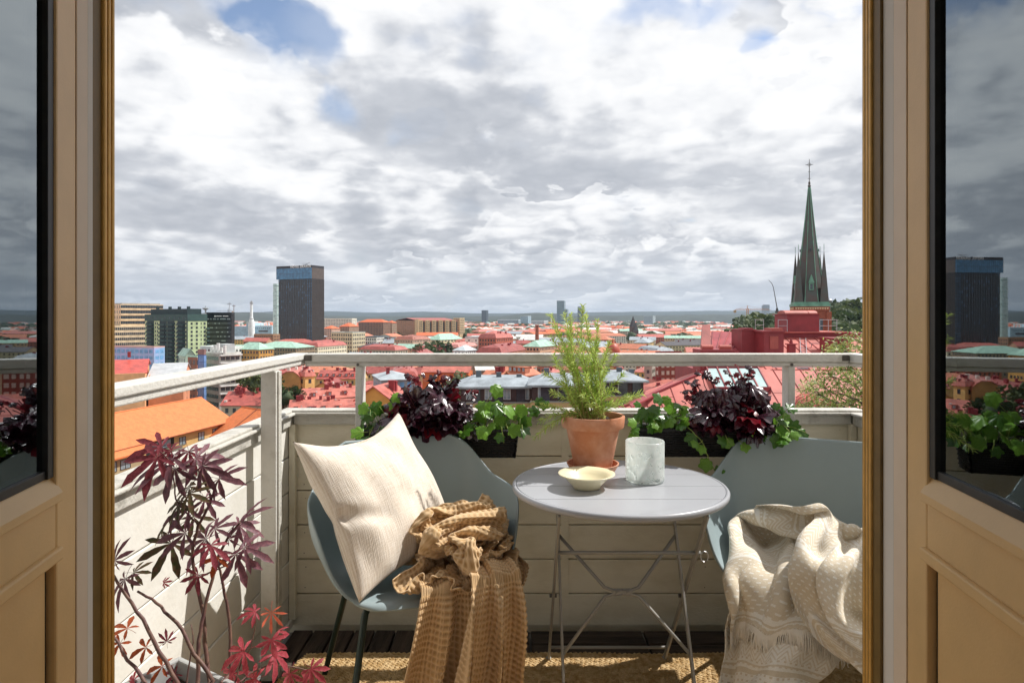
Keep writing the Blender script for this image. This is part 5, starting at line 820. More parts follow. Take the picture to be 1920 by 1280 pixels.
# ---------------------------------------------------------------- plants
def leafy(name, c1, c2, rough=.4, sub=.3, spec=.5, vs=30, rnd=.25): return M(name, c1, rough=rough, col2=c2, vs=vs, detail=4, sub=sub, spec=spec, rnd=rnd)
m_rose = leafy('rosemary_leaf', rgb('#8fb03c'), rgb('#d0e080'), .45, .45, rnd=0, vs=25); m_rstem = M('rosemary_stem', rgb('#a99b62'), rough=.7)
def rosemary():
    t = thing('rosemary', 'tall light green rosemary plant growing in the terracotta pot', 'plant', (PX, PY, TZ + .18))
    rr = random.Random(9)
    shoots = []
    tops = [(1092, 572, 0), (1058, 588, .02), (1035, 590, -.02), (1120, 600, .03), (1105, 620, -.03), (1070, 615, .05), (1045, 630, -.04), (1130, 640, 0), (1140, 665, .04), (1065, 650, -.06), (1085, 610, .06), (1100, 590, -.05), (1050, 665, .07), (1125, 690, -.07), (1150, 700, .03), (1035, 700, 0), (1080, 680, -.09), (1110, 660, .09), (1075, 640, 0), (1095, 700, -.1), (1140, 730, -.06), (1060, 715, -.08), (1165, 745, .0), (1183, 738, .02), (1120, 725, .1), (1045, 735, .06), (1090, 740, -.11), (1030, 760, -.05), (1012, 822, -.07), (1022, 790, -.10), (1105, 745, .08), (1075, 735, .1), (1150, 755, -.09), (1060, 690, .03), (1115, 630, .05), (1088, 655, .1), (1052, 610, .04), (1100, 668, -.06), (1070, 590, -.03), (1128, 655, -.03), (1082, 628, -.05), (1110, 700, .04), (1066, 675, .1)]
    V = []; F = []
    stem = MB()
    for i, (px, py, dy) in enumerate(tops):
        Y = PY + dy; top = at(1095 + (px - 1095) * (1.28 if 600 < py < 790 else 1.1), py, Y) - t.location; b = Vector((rr.uniform(-.055, .055), rr.uniform(-.05, .05), -.01))
        mid = b.lerp(top, .5) + Vector((rr.uniform(-.02, .02), rr.uniform(-.02, .02), .035 if top.z > 0 else .11)); mid.z = max(mid.z, .06)
        b.z = -.01; pts = []
        n = 16
        for k in range(n + 1):
            f = k / n; p = b * (1 - f) ** 2 + mid * 2 * f * (1 - f) + top * f * f; p += Vector((math.sin(f * 7 + i) * .006, math.cos(f * 6 + i * 2) * .006, 0)); pts.append(p)
        stem.tube(pts, [.0022 * (1 - .6 * k / n) for k in range(n + 1)], 5)
        L = sum((pts[k + 1] - pts[k]).length for k in range(n)); nn = int(L / .0021)
        for q in range(nn):
            f = (q + rr.random()) / nn
            if f < .12: continue
            k = min(int(f * n), n - 1); p = pts[k].lerp(pts[k + 1], f * n - k); tg = (pts[k + 1] - pts[k]).normalized(); u = tg.orthogonal().normalized(); w = tg.cross(u); a = q * 2.4 + rr.uniform(-.4, .4)
            out = (u * math.cos(a) + w * math.sin(a)); ln = rr.uniform(.018, .034) * (1.0 if f < .93 else .75); d = (out * rr.uniform(.55, 1.0) + tg * rr.uniform(.5, 1.0)).normalized(); s = d.cross(Vector((rr.gauss(0, 1), rr.gauss(0, 1), rr.gauss(0, 1)))).normalized() * .0016
            nrm = d.cross(s).normalized() * .0006; e = p + d * ln + Vector((0, 0, -.15 * ln)); md = p + d * ln * .5 + Vector((0, 0, .03 * ln)); o = len(V)
            V.extend([p - s * .6, p + s * .6, md - s + nrm, md + s + nrm, e]); F.extend([(o, o + 1, o + 3, o + 2), (o + 2, o + 3, o + 4)])
    stuff(stem.build('stems', m_rstem, t, smooth=True)); m = MB(); m.v = [tuple(v) for v in V]; m.f = F; m.mi = [0] * len(F); stuff(m.build('needles', m_rose, t))
rosemary()

def round_leaf(lobes, depth, ruffle, seed, cup=.15, base_gap=.35, nr=4, point=0.0):
    """leaf lying in local xy, stalk at the origin, tip towards +y, about 1 long"""
    rr = random.Random(seed); n = lobes * 5; V = [(0, 0, 0)]; F = []
    ph0 = rr.uniform(0, 6)
    for r in range(1, nr + 1):
        for i in range(n + 1):
            a = -PI * (1 - base_gap * .5) + 2 * PI * (1 - base_gap * .5) * i / n
            lob = abs(math.cos(i / n * lobes * PI)); lob = 1 - depth * (1 - lob ** .8)
            tipk = (.62 + .38 * math.cos(a * .5)) ; R_ = tipk * lob * (1 + point * (lob - (1 - depth)) * max(math.cos(a), 0))
            if r == nr: R_ *= 1 + .05 * math.sin(i * 2.3 + ph0)
            f = r / nr; x = math.sin(a) * R_ * f * .62; y = math.cos(a) * R_ * f * .62 + .30 * f
            z = -cup * f * f + ruffle * f ** 2 * math.sin(i * 2 * PI / 5 * 1.0 + ph0) + .04 * rr.uniform(-1, 1) * f
            V.append((x, y, z))
    w = n + 1
    for i in range(n): F.append((0, 1 + i, 2 + i))
    for r in range(nr - 1):
        for i in range(n): a = 1 + r * w + i; F.append((a, a + w, a + w + 1, a + 1))
    m = MB(); m.add(V, F); return m
def frame(d, nrm):
    d = Vector(d).normalized(); nrm = Vector(nrm); x = d.cross(nrm).normalized(); z = x.cross(d).normalized()
    return Matrix((x, d, z)).transposed().to_euler()
m_heu = leafy('heuchera_leaf', rgb('#2a1420'), rgb('#4d2836'), .25, .12, .9, 22, .3); m_heur = leafy('heuchera_redlit_leaf', rgb('#5c0f1c'), rgb('#8a1726'), .3, .45, .6, 22, .3); m_hst = M('heuchera_stem', rgb('#4d1a20'), rough=.5)  # redder copy: light glowing through some leaves put into their colour
m_ivy = leafy('ivy_leaf', rgb('#2f5a1c'), rgb('#5c8a2c'), .28, .3, .6, 18, .3); m_ivyl = leafy('ivy_young_leaf', rgb('#5c8e2a'), rgb('#8cb846'), .35, .35, .5, 18, .2); m_ivst = M('ivy_stem', rgb('#8a9a4a'), rough=.6)
HEU = [round_leaf(6, .38, .11, s, .22).mesh('heuchera_leaf_mesh', m_heu, True) for s in range(3)]; HER = [round_leaf(6, .38, .11, s + 9, .18).mesh('heuchera_leaf_mesh', m_heur, True) for s in range(2)]
IVY = [round_leaf(5, .36, .02, s, .08, .30, 3, .35).mesh('ivy_leaf_mesh', m_ivy, True) for s in range(3)]; IVL = [round_leaf(5, .30, .03, s + 5, .08, .30, 3, .3).mesh('ivy_leaf_mesh', m_ivyl, True) for s in range(2)]
def planter(x0, x1, yf, yb_, z0, z1, label):
    t = thing('planter_box', label, 'planter', ((x0 + x1) / 2, (yf + yb_) / 2, z0), 0, 'dark wicker planters on the parapet')
    mw = M('dark_wicker', (.010, .009, .009), rough=.45, var=.6, vs=60, bump=.4, bs=200)
    w = x1 - x0; d = yb_ - yf; h = z1 - z0; tp = .012
    m = MB(); t_ = .010
    def ring(e, z): return [(-w / 2 - e, -d / 2 - e, z), (w / 2 + e, -d / 2 - e, z), (w / 2 + e, d / 2 + e, z), (-w / 2 - e, d / 2 + e, z)]
    v = ring(-tp, 0) + ring(0, h) + ring(-t_, h) + ring(-tp - t_, .01); m.add(v, [(3, 2, 1, 0)] + [(i, (i + 1) % 4, 4 + (i + 1) % 4, 4 + i) for i in range(4)] + [(4 + i, 4 + (i + 1) % 4, 8 + (i + 1) % 4, 8 + i) for i in range(4)] + [(8 + i, 8 + (i + 1) % 4, 12 + (i + 1) % 4, 12 + i) for i in range(4)] + [(12, 13, 14, 15)])
    m.build('box_body', M('planter_liner', (.008, .008, .008), rough=.6), t)
    # woven strands round the sides
    m = MB(); nr = int(h / .0085)
    for r in range(nr):
        z = .004 + (h - .010) * r / (nr - 1); e = -tp * (1 - z / h)
        for (ax, bx, cy_) in ((-w / 2 - e, w / 2 + e, -d / 2 - e),):
            n = int((bx - ax) / .013); m.tube([(ax + (bx - ax) * i / n, cy_ - .002 - (.0035 if (i + r) % 2 else 0), z) for i in range(n + 1)], .0042, 4, cap=False)
        for sx in (-1, 1):
            n = int(d / .013); m.tube([(sx * (w / 2 + e + .002 + (.0035 if (i + r) % 2 else 0)), -d / 2 + d * i / n, z) for i in range(n + 1)], .0042, 4, cap=False)
    stuff(m.build('wicker_strands', mw, t, smooth=True))
    m = MB(); m.tube([(-w / 2 - .003, -d / 2 - .003, h), (w / 2 + .003, -d / 2 - .003, h), (w / 2 + .003, d / 2 + .003, h), (-w / 2 - .003, d / 2 + .003, h), (-w / 2 - .003, -d / 2 - .003, h)], .007, 6); m.build('rim', mw, t)
    m = MB(); m.box(-w / 2 + .012, w / 2 - .012, -d / 2 + .012, d / 2 - .012, h - .035, h - .02); m.build('soil', m_soil, t)
    for sx in (-1, 1): m = MB(); m.bar((sx * w * .3, d / 2 + .004, h - .02), (sx * w * .3, d / 2 + .03, h + .03), .02, .004); m.build('hook', m_bolt, t)
    return t
PLY, PLB = 2.436, 2.546
planter(-.595, .018, PLY, PLB, .742, .846, 'dark woven planter box behind the left armchair and its cushion')
planter(.482, 1.055, PLY, PLB, .745, .852, 'dark woven planter box between the table and the right armchair')
def heuchera(label, cx, zt, wx, hz, seed, flowers):
    rr = random.Random(seed); o0 = Vector((cx, 2.475, .845)); t = thing('heuchera', label, 'plant', o0, 0, 'dark purple ruffled plants in the planters')
    N_ = 92
    for i in range(N_):
        f = i / N_; a = rr.uniform(0, 2 * PI); el = math.acos(1 - rr.random() * 1.02)
        d = Vector((math.sin(el) * math.cos(a), math.sin(el) * math.sin(a), math.cos(el)))
        r = rr.uniform(.55, 1.0); p = Vector((d.x * wx * r, d.y * .105 * r - .01, d.z * hz * r + .0)); p.y = min(p.y, .075)
        if p.z < -.02 and p.y > -.05: p.y = -.09 - rr.random() * .02
        s = rr.uniform(.050, .088); red = rr.random() < .12
        dirv = Vector((d.x + rr.gauss(0, .45), d.y - .25 + rr.gauss(0, .45), -.15 + rr.gauss(0, .4) + d.z * .2)); nr = Vector((d.x * .6 + rr.gauss(0, .35), d.y * .7 - .35 + rr.gauss(0, .3), .8 + rr.gauss(0, .3)))
        inst('leaf', rr.choice(HER if red else HEU), t, p - dirv.normalized() * s * .4, frame(dirv, nr), s * 1.15)
    m = MB()
    for i in range(26):
        a = rr.uniform(0, 2 * PI); m.tube([(rr.uniform(-.02, .02), rr.uniform(-.02, .02), -.02), (math.cos(a) * wx * .4, math.sin(a) * .05, hz * .45), (math.cos(a) * wx * .75, math.sin(a) * .08, hz * rr.uniform(.5, .9))], .0016, 5)
    stuff(m.build('stalks', m_hst, t))
    for (px, py, s) in flowers:
        q = at(px, py, 2.47) - o0; m = MB(); m.tube([(q.x * .5, 0, q.z * .35), (q.x * .9, 0, q.z * .8), tuple(q)], .0016, 5); m.build('stalk', m_hst, t)
        for k in range(7):
            pp_ = q + Vector((rr.gauss(0, .016), rr.gauss(0, .012), rr.gauss(0, .014))); inst('leaf', rr.choice(HEU + HER), t, pp_, frame((rr.gauss(0, 1), rr.gauss(-.3, 1), rr.gauss(0, .5)), (rr.gauss(0, .5), -.5, .8)), s * rr.uniform(.6, 1.1))
heuchera('dark purple ruffled plant in the planter behind the left armchair', (803 - 960) * 2.475 / FPX, 0, .195, .185, 4, [(822, 700, .030), (843, 712, .03), (775, 722, .035), (880, 742, .03)])
heuchera('dark purple ruffled plant in the planter beside the right armchair', (1372 - 960) * 2.475 / FPX, 0, .200, .190, 6, [(1316, 702, .03), (1335, 706, .03), (1374, 712, .035), (1300, 722, .035), (1405, 706, .03), (1390, 702, .026), (1283, 742, .03)])
def ivy(label, px0, px1, py0, py1, n, seed, trails=(), young=.45):
    rr = random.Random(seed); o0 = at((px0 + px1) / 2, 812, 2.45); t = thing('ivy', label, 'plant', o0, 0, 'green ivy in the planters'); st = MB()
    for i in range(n):
        px = rr.uniform(px0, px1); py = py0 + (py1 - py0) * rr.random() ** .8; Y = 2.41 + .11 * rr.random() if py < 806 else 2.395 - .02 * rr.random()
        p = at(px, py, Y) - o0; s = rr.uniform(.022, .046); yg = rr.random() < young
        dirv = Vector((rr.gauss(0, .8), rr.gauss(-.2, .4), rr.gauss(-.35, .6))); nr = Vector((rr.gauss(0, .45), -.7 + rr.gauss(0, .35), .6 + rr.gauss(0, .3)))
        inst('leaf', rr.choice(IVL if yg else IVY), t, p, frame(dirv, nr), s * 1.3)
        b = Vector((p.x * .7 + rr.uniform(-.03, .03), .02, -.0)); st.tube([b, b.lerp(p, .5) + Vector((0, -.01, .03)), p], .0013, 4)
    for tr in trails:
        pts = [at(a, b, c) - o0 for a, b, c in tr]; P = []
        for a, b in zip(pts, pts[1:]): P += [a.lerp(b, k / 4) + Vector((rr.uniform(-.002, .002), 0, rr.uniform(-.002, .002))) for k in range(4)]
        P.append(pts[-1]); st.tube(P, .0014, 5)
        for k in range(2, len(P), 3):
            dirv = Vector((rr.choice([-1, 1]) * rr.uniform(.4, 1), -.2, rr.uniform(-.8, .4))); inst('leaf', rr.choice(IVL + IVY), t, P[k], frame(dirv, (rr.gauss(0, .3), -.8, .5)), rr.uniform(.026, .04) * 1.3)
    stuff(st.build('stems', m_ivst, t, smooth=True))
ivy('glossy dark green ivy at the left end of the left planter', 682, 752, 758, 826, 34, 1, [((690, 810, 2.39), (672, 808, 2.37)), ((745, 770, 2.45), (752, 745, 2.44), (735, 742, 2.42))], .2)
ivy('bright green ivy at the right end of the left planter', 866, 985, 752, 812, 44, 2, [((900, 770, 2.44), (922, 740, 2.46), (925, 722, 2.46)), ((970, 775, 2.43), (1000, 752, 2.42), (1012, 760, 2.41), (1010, 772, 2.41)), ((940, 800, 2.39), (945, 830, 2.39))], .75)
ivy('bright green ivy at the left end of the right planter', 1196, 1296, 752, 798, 40, 3, [((1230, 780, 2.44), (1240, 752, 2.44), (1255, 745, 2.44)), ((1200, 790, 2.40), (1186, 800, 2.39), (1180, 815, 2.39)), ((1290, 800, 2.40), (1318, 830, 2.39), (1330, 862, 2.385), (1345, 890, 2.385)), ((1318, 826, 2.39), (1302, 838, 2.385))], .5)
ivy('green ivy spilling over the right end of the right planter', 1412, 1484, 766, 826, 30, 5, [((1470, 800, 2.42), (1492, 802, 2.40), (1512, 812, 2.40)), ((1360, 815, 2.39), (1368, 830, 2.385), (1352, 828, 2.385)), ((1385, 825, 2.39), (1400, 838, 2.385))], .55)

# Japanese maple ----------------------------------------------------
def maple_leaf(seed, lobes=7, wide=.13, spread=120):
    rr = random.Random(seed); m = MB()
    for k in range(lobes):
        a = R(-spread + 2 * spread * k / (lobes - 1)) + rr.uniform(-.06, .06); L = (1 - .52 * abs(a / R(spread)) ** 1.6) * rr.uniform(.9, 1.05); d = Vector((math.sin(a), math.cos(a), 0)); s = Vector((math.cos(a), -math.sin(a), 0)); n = 7; V = []; droop = rr.uniform(.10, .55)
        for i in range(n + 1):
            f = i / n; w = wide * (math.sin(min(f * 1.25, 1) * PI * .62) ** .9 if f < .8 else (1 - f) / .2 * .86) * L * (1 if f > .12 else .7); w = w * (1 + .16 * (i % 2)) if f < 1 else 0
            c = d * L * f + Vector((0, 0, -droop * f * f * L + .012)); V += [c - s * w + Vector((0, 0, w * .35)), c, c + s * w + Vector((0, 0, w * .35))]
        m.add(V, [(3 * i, 3 * i + 1, 3 * i + 4, 3 * i + 3) for i in range(n)] + [(3 * i + 1, 3 * i + 2, 3 * i + 5, 3 * i + 4) for i in range(n)])
    m.tube([(0, 0, .004), (0, -.28, .03), (0, -.5, .0)], .008, 5); return m
m_mp = leafy('maple_purple', rgb('#654450'), rgb('#8d5c64'), .5, .35, .4, 14, .3); m_mr = leafy('maple_dark_red', rgb('#7d3440'), rgb('#a4505a'), .5, .4, .4, 14, .25); m_mg = leafy('maple_bronze_green', rgb('#434a28'), rgb('#6b4a3c'), .5, .3, .4, 9, .25)
m_mc = leafy('maple_crimson', rgb('#b0404e'), rgb('#cf6670'), .5, .5, .4, 14, .2); m_mo = leafy('maple_orange_brown', rgb('#8a4a2c'), rgb('#b3542f'), .6, .4, .3, 12, .25); m_mk = leafy('maple_coral', rgb('#e06a52'), rgb('#ee8a6c'), .5, .5, .3, 12, .1)
MM = {k: [maple_leaf(s + o, wd_n[1], wd_n[0]).mesh('maple_leaf_mesh', mt, True) for s in range(2)] for k, (mt, o, wd_n) in {'p': (m_mp, 0, (.095, 7)), 'r': (m_mr, 3, (.10, 7)), 'g': (m_mg, 6, (.095, 7)), 'c': (m_mc, 9, (.12, 7)), 'o': (m_mo, 12, (.13, 5)), 'k': (m_mk, 15, (.07, 7))}.items()}
def maple():
    base = Vector((-.70, 1.36, .40))
    t = thing('japanese_maple', 'potted Japanese maple with purple and crimson leaves by the left parapet', 'plant', base)
    rr = random.Random(12); m_st = M('maple_bark', rgb('#5a3a3a'), rough=.6, col2=rgb('#7d6050'), vs=40)
    # pot: grey square planter
    mp = M('zinc_planter', rgb('#a9aaa8'), rough=.5, var=.08, vs=6); m = MB(); Mr = Matrix.Rotation(R(-31), 4, 'Z') @ Matrix.Identity(4)
    tp = thing('maple_planter', 'square grey planter of the Japanese maple at the left parapet', 'planter', (-.715, 1.245, 0), R(-31))
    W_ = .185
    pm = MB(); v = []
    for e, z in ((-.05, .002), (0, .488), (-.014, .488), (-.016, .44)):
        q = W_ + e; v += [(-q, -q, z), (q, -q, z), (q, q, z), (-q, q, z)]
    pm.add(v, [(3, 2, 1, 0)] + [(4 * r + i, 4 * r + (i + 1) % 4, 4 * r + 4 + (i + 1) % 4, 4 * r + 4 + i) for r in range(3) for i in range(4)] + [(12, 13, 14, 15)]); pm.build('planter_body', mp, tp, bevel=.004)
    pm = MB(); pm.box(-.165, .165, -.165, .165, .441, .452); pm.build('soil', m_soil, tp)
    def P(px, py, Y): return at(px, py, Y) - base
    root = Vector((.0, -.08, .06))
    stems = [ [(395, 1282, 1.38), (384, 1200, 1.40), (381, 1150, 1.41), (366, 1085, 1.42), (360, 1030, 1.42), (372, 985, 1.42), (396, 940, 1.43), (388, 905, 1.42), (372, 880, 1.41)],
        [(372, 1282, 1.34), (373, 1200, 1.36), (382, 1150, 1.38), (398, 1085, 1.40), (410, 1040, 1.41), (432, 1000, 1.42), (450, 979, 1.42)],
        [(400, 1275, 1.33), (365, 1225, 1.34), (342, 1180, 1.35), (310, 1145, 1.35), (285, 1122, 1.36), (258, 1108, 1.37)],
        [(335, 1282, 1.30), (300, 1220, 1.31), (268, 1160, 1.32), (238, 1115, 1.33), (212, 1080, 1.33), (195, 1062, 1.33)],
        [(275, 1282, 1.30), (240, 1235, 1.32), (212, 1190, 1.33), (190, 1160, 1.34)],
        [(432, 1262, 1.42), (433, 1200, 1.44), (425, 1130, 1.45), (415, 1080, 1.45), (408, 1050, 1.45)],
        [(440, 1282, 1.38), (452, 1240, 1.40), (470, 1215, 1.41), (478, 1180, 1.42), (480, 1150, 1.42)],
        [(470, 1260, 1.42), (510, 1245, 1.44), (545, 1250, 1.45), (583, 1256, 1.46)],
        [(350, 1282, 1.36), (355, 1240, 1.37), (362, 1205, 1.37), (358, 1170, 1.38)],
        [(372, 985, 1.42), (352, 965, 1.41), (330, 935, 1.40), (325, 900, 1.40), (320, 865, 1.39), (300, 846, 1.38)],
        [(396, 940, 1.43), (402, 915, 1.43), (412, 897, 1.43)], [(366, 1085, 1.42), (400, 1070, 1.43), (425, 1060, 1.43), (442, 1040, 1.43)]]
    for i, s in enumerate(stems):
        pts = [P(*q) for q in s]
        if s[0][1] > 1255: pts = [Vector((pts[0].x * .45, -.10 + .02 * (i % 3), .055))] + pts
        f = []
        for a, b in zip(pts, pts[1:]): f += [a.lerp(b, k / 3) + Vector((rr.uniform(-.0012, .0012),) * 3) for k in range(3)]
        f.append(pts[-1]); n = len(f); th = .0050 if i in (0, 1, 2, 3, 5) else (.0044 if i == 4 else .0022)
        m = MB(); m.tube(f, [th * (1 - .55 * k / n) for k in range(n)], 7); m.build('branch', m_st, t, smooth=True)
    LV = [(303, 838, 190, 62, 'r'), (296, 858, 215, 80, 'r'), (325, 860, 202, 92, 'p'), (329, 878, 250, 68, 'p'), (354, 846, 300, 50, 'r'), (368, 858, 330, 66, 'p'), (380, 874, 345, 60, 'p'), (411, 897, 2, 60, 'p'), (356, 913, 228, 66, 'g'), (356, 925, 350, 55, 'g'),
          (356, 952, 200, 62, 'p'), (329, 964, 214, 66, 'g'), (450, 979, 38, 68, 'p'), (448, 985, 340, 50, 'p'), (387, 1010, 205, 84, 'p'), (348, 999, 190, 66, 'p'), (321, 1018, 252, 72, 'g'), (442, 1038, 292, 66, 'p'), (458, 1026, 335, 60, 'p'), (372, 1077, 238, 40, 'r'), (403, 991, 15, 46, 'p'), (235, 1085, 258, 55, 'p'),
          (216, 1050, 70, 44, 'p'), (251, 1073, 5, 40, 'g'), (307, 1092, 20, 16, 'c'), (239, 1178, 165, 42, 'o'), (274, 1213, 200, 38, 'o'), (305, 1249, 190, 44, 'o'), (313, 1202, 100, 24, 'r'), (479, 1147, 175, 36, 'c'), (509, 1147, 275, 40, 'k'), (509, 1198, 285, 44, 'c'), (512, 1225, 312, 56, 'c'), (458, 1221, 200, 56, 'c'), (438, 1262, 235, 54, 'c'),
          (481, 1272, 200, 52, 'c'), (583, 1253, 325, 42, 'c'), (251, 1276, 200, 34, 'c'), (575, 1278, 200, 40, 'c'), (340, 940, 240, 50, 'g'), (384, 935, 300, 44, 'p'), (395, 1022, 300, 50, 'r'), (225, 1205, 240, 40, 'o'), (322, 845, 175, 40, 'r'), (408, 1045, 260, 36, 'o'), (520, 1185, 30, 26, 'c'), (545, 1262, 260, 40, 'c'), (330, 1262, 220, 30, 'r'), (362, 968, 310, 46, 'g'), (430, 1010, 60, 36, 'p')]
    for i, (px, py, ang, sz, k) in enumerate(LV):
        Y = 1.36 + .10 * rr.random() + (.03 if px > 440 else 0); p = P(px, py, Y); a = R(ang); d = Vector((math.cos(a), -.20 + rr.uniform(-.5, .5), math.sin(a))); nr = Vector((rr.uniform(-.6, .6), -.65 + rr.uniform(-.3, .3), .75 + rr.uniform(-.4, .4)))
        o = inst('leaf', rr.choice(MM[k]), t, p, frame(d, nr), sz * Y / FPX * (1.0))
maple()
# ================================================================ the city
G = -48.0
m_glass_dk = M('window_dark', (.045, .055, .065), rough=.12, spec=.8, var=.4, vs=.6, coords='Object')
m_glass_bl = M('window_blue', (.06, .11, .17), rough=.1, spec=.9, var=.5, vs=.5)
m_glass_lt = M('window_pale', (.30, .36, .40), rough=.12, spec=.8, var=.4, vs=.7)
m_wframe = M('window_frame_white', (.7, .7, .68), rough=.5)
m_wframe_d = M('window_frame_brown', (.06, .045, .035), rough=.5)
def MC(h, **k): return M('paint_' + h.lstrip('#'), rgb(h), rough=k.pop('rough', .75), var=k.pop('var', .16), vs=k.pop('vs', .3), detail=9, **k)
def seamed(name, h, pitch=.6, rough=.45, axis=0, str_=.5):
    """sheet-metal roof: seams, slightly uneven colour sheet by sheet"""
    if name in MATS: return MATS[name]
    m = M(name, rgb(h), rough=rough, var=.26, vs=.45, detail=9); nt = m.node_tree; N = nt.nodes; L = nt.links; b = N['Principled BSDF']
    tc = N.new('ShaderNodeTexCoord'); sp = N.new('ShaderNodeSeparateXYZ'); L.new(tc.outputs['Object'], sp.inputs[0])
    x = mnode0(N, L, 'MULTIPLY', sp.outputs[axis], 1 / pitch); fr = mnode0(N, L, 'FRACT', x); tri = mnode0(N, L, 'GREATER_THAN', fr, .88)
    bp = N.new('ShaderNodeBump'); bp.inputs['Strength'].default_value = str_; bp.inputs['Distance'].default_value = .04; L.new(tri, bp.inputs['Height']); L.new(bp.outputs[0], b.inputs['Normal'])
    return m
def mnode0(N, L, op, a, b=None):
    n = N.new('ShaderNodeMath'); n.operation = op
    for i, x in enumerate((a, b)):
        if x is None: continue
        if isinstance(x, (int, float)): n.inputs[i].default_value = x
        else: L.new(x, n.inputs[i])
    return n.outputs[0]
RED = [seamed('red_sheet_roof', '#b66256'), seamed('red_sheet_roof_b', '#aa554b'), seamed('red_sheet_roof_c', '#be6e60'), seamed('red_sheet_roof_d', '#994a42')]
m_red_dk = M('red_chimney', rgb('#8f2f33'), rough=.6, var=.12, vs=1.5)
m_orange = M('orange_tile', rgb('#cf713e'), rough=.7, var=.13, vs=.8, bump=.5, bs=6)
m_terra = M('terracotta_tile', rgb('#c47a5e'), rough=.75, var=.18, vs=.5, bump=.4, bs=3)
m_greymetal = seamed('grey_sheet_roof', '#9aa2a8', str_=.3); m_mint = seamed('copper_green_roof', '#9fc2ae', str_=.3)
m_darkroof = M('dark_roof', rgb('#4b474b'), rough=.7, var=.2, vs=.4); m_flat = M('felt_roof', rgb('#a3a09c'), rough=.85, var=.18, vs=.3)
m_chim_w = MC('#d9d4c8'); m_steel = M('galvanised', (.5, .52, .54), rough=.4, metal=.6)
WALLS = ['#cfae74', '#d9c9a4', '#c9ab86', '#cf9f84', '#a8624e', '#d8d2c4', '#b3a48e', '#d6b36b', '#c98f6c', '#dccbb0']

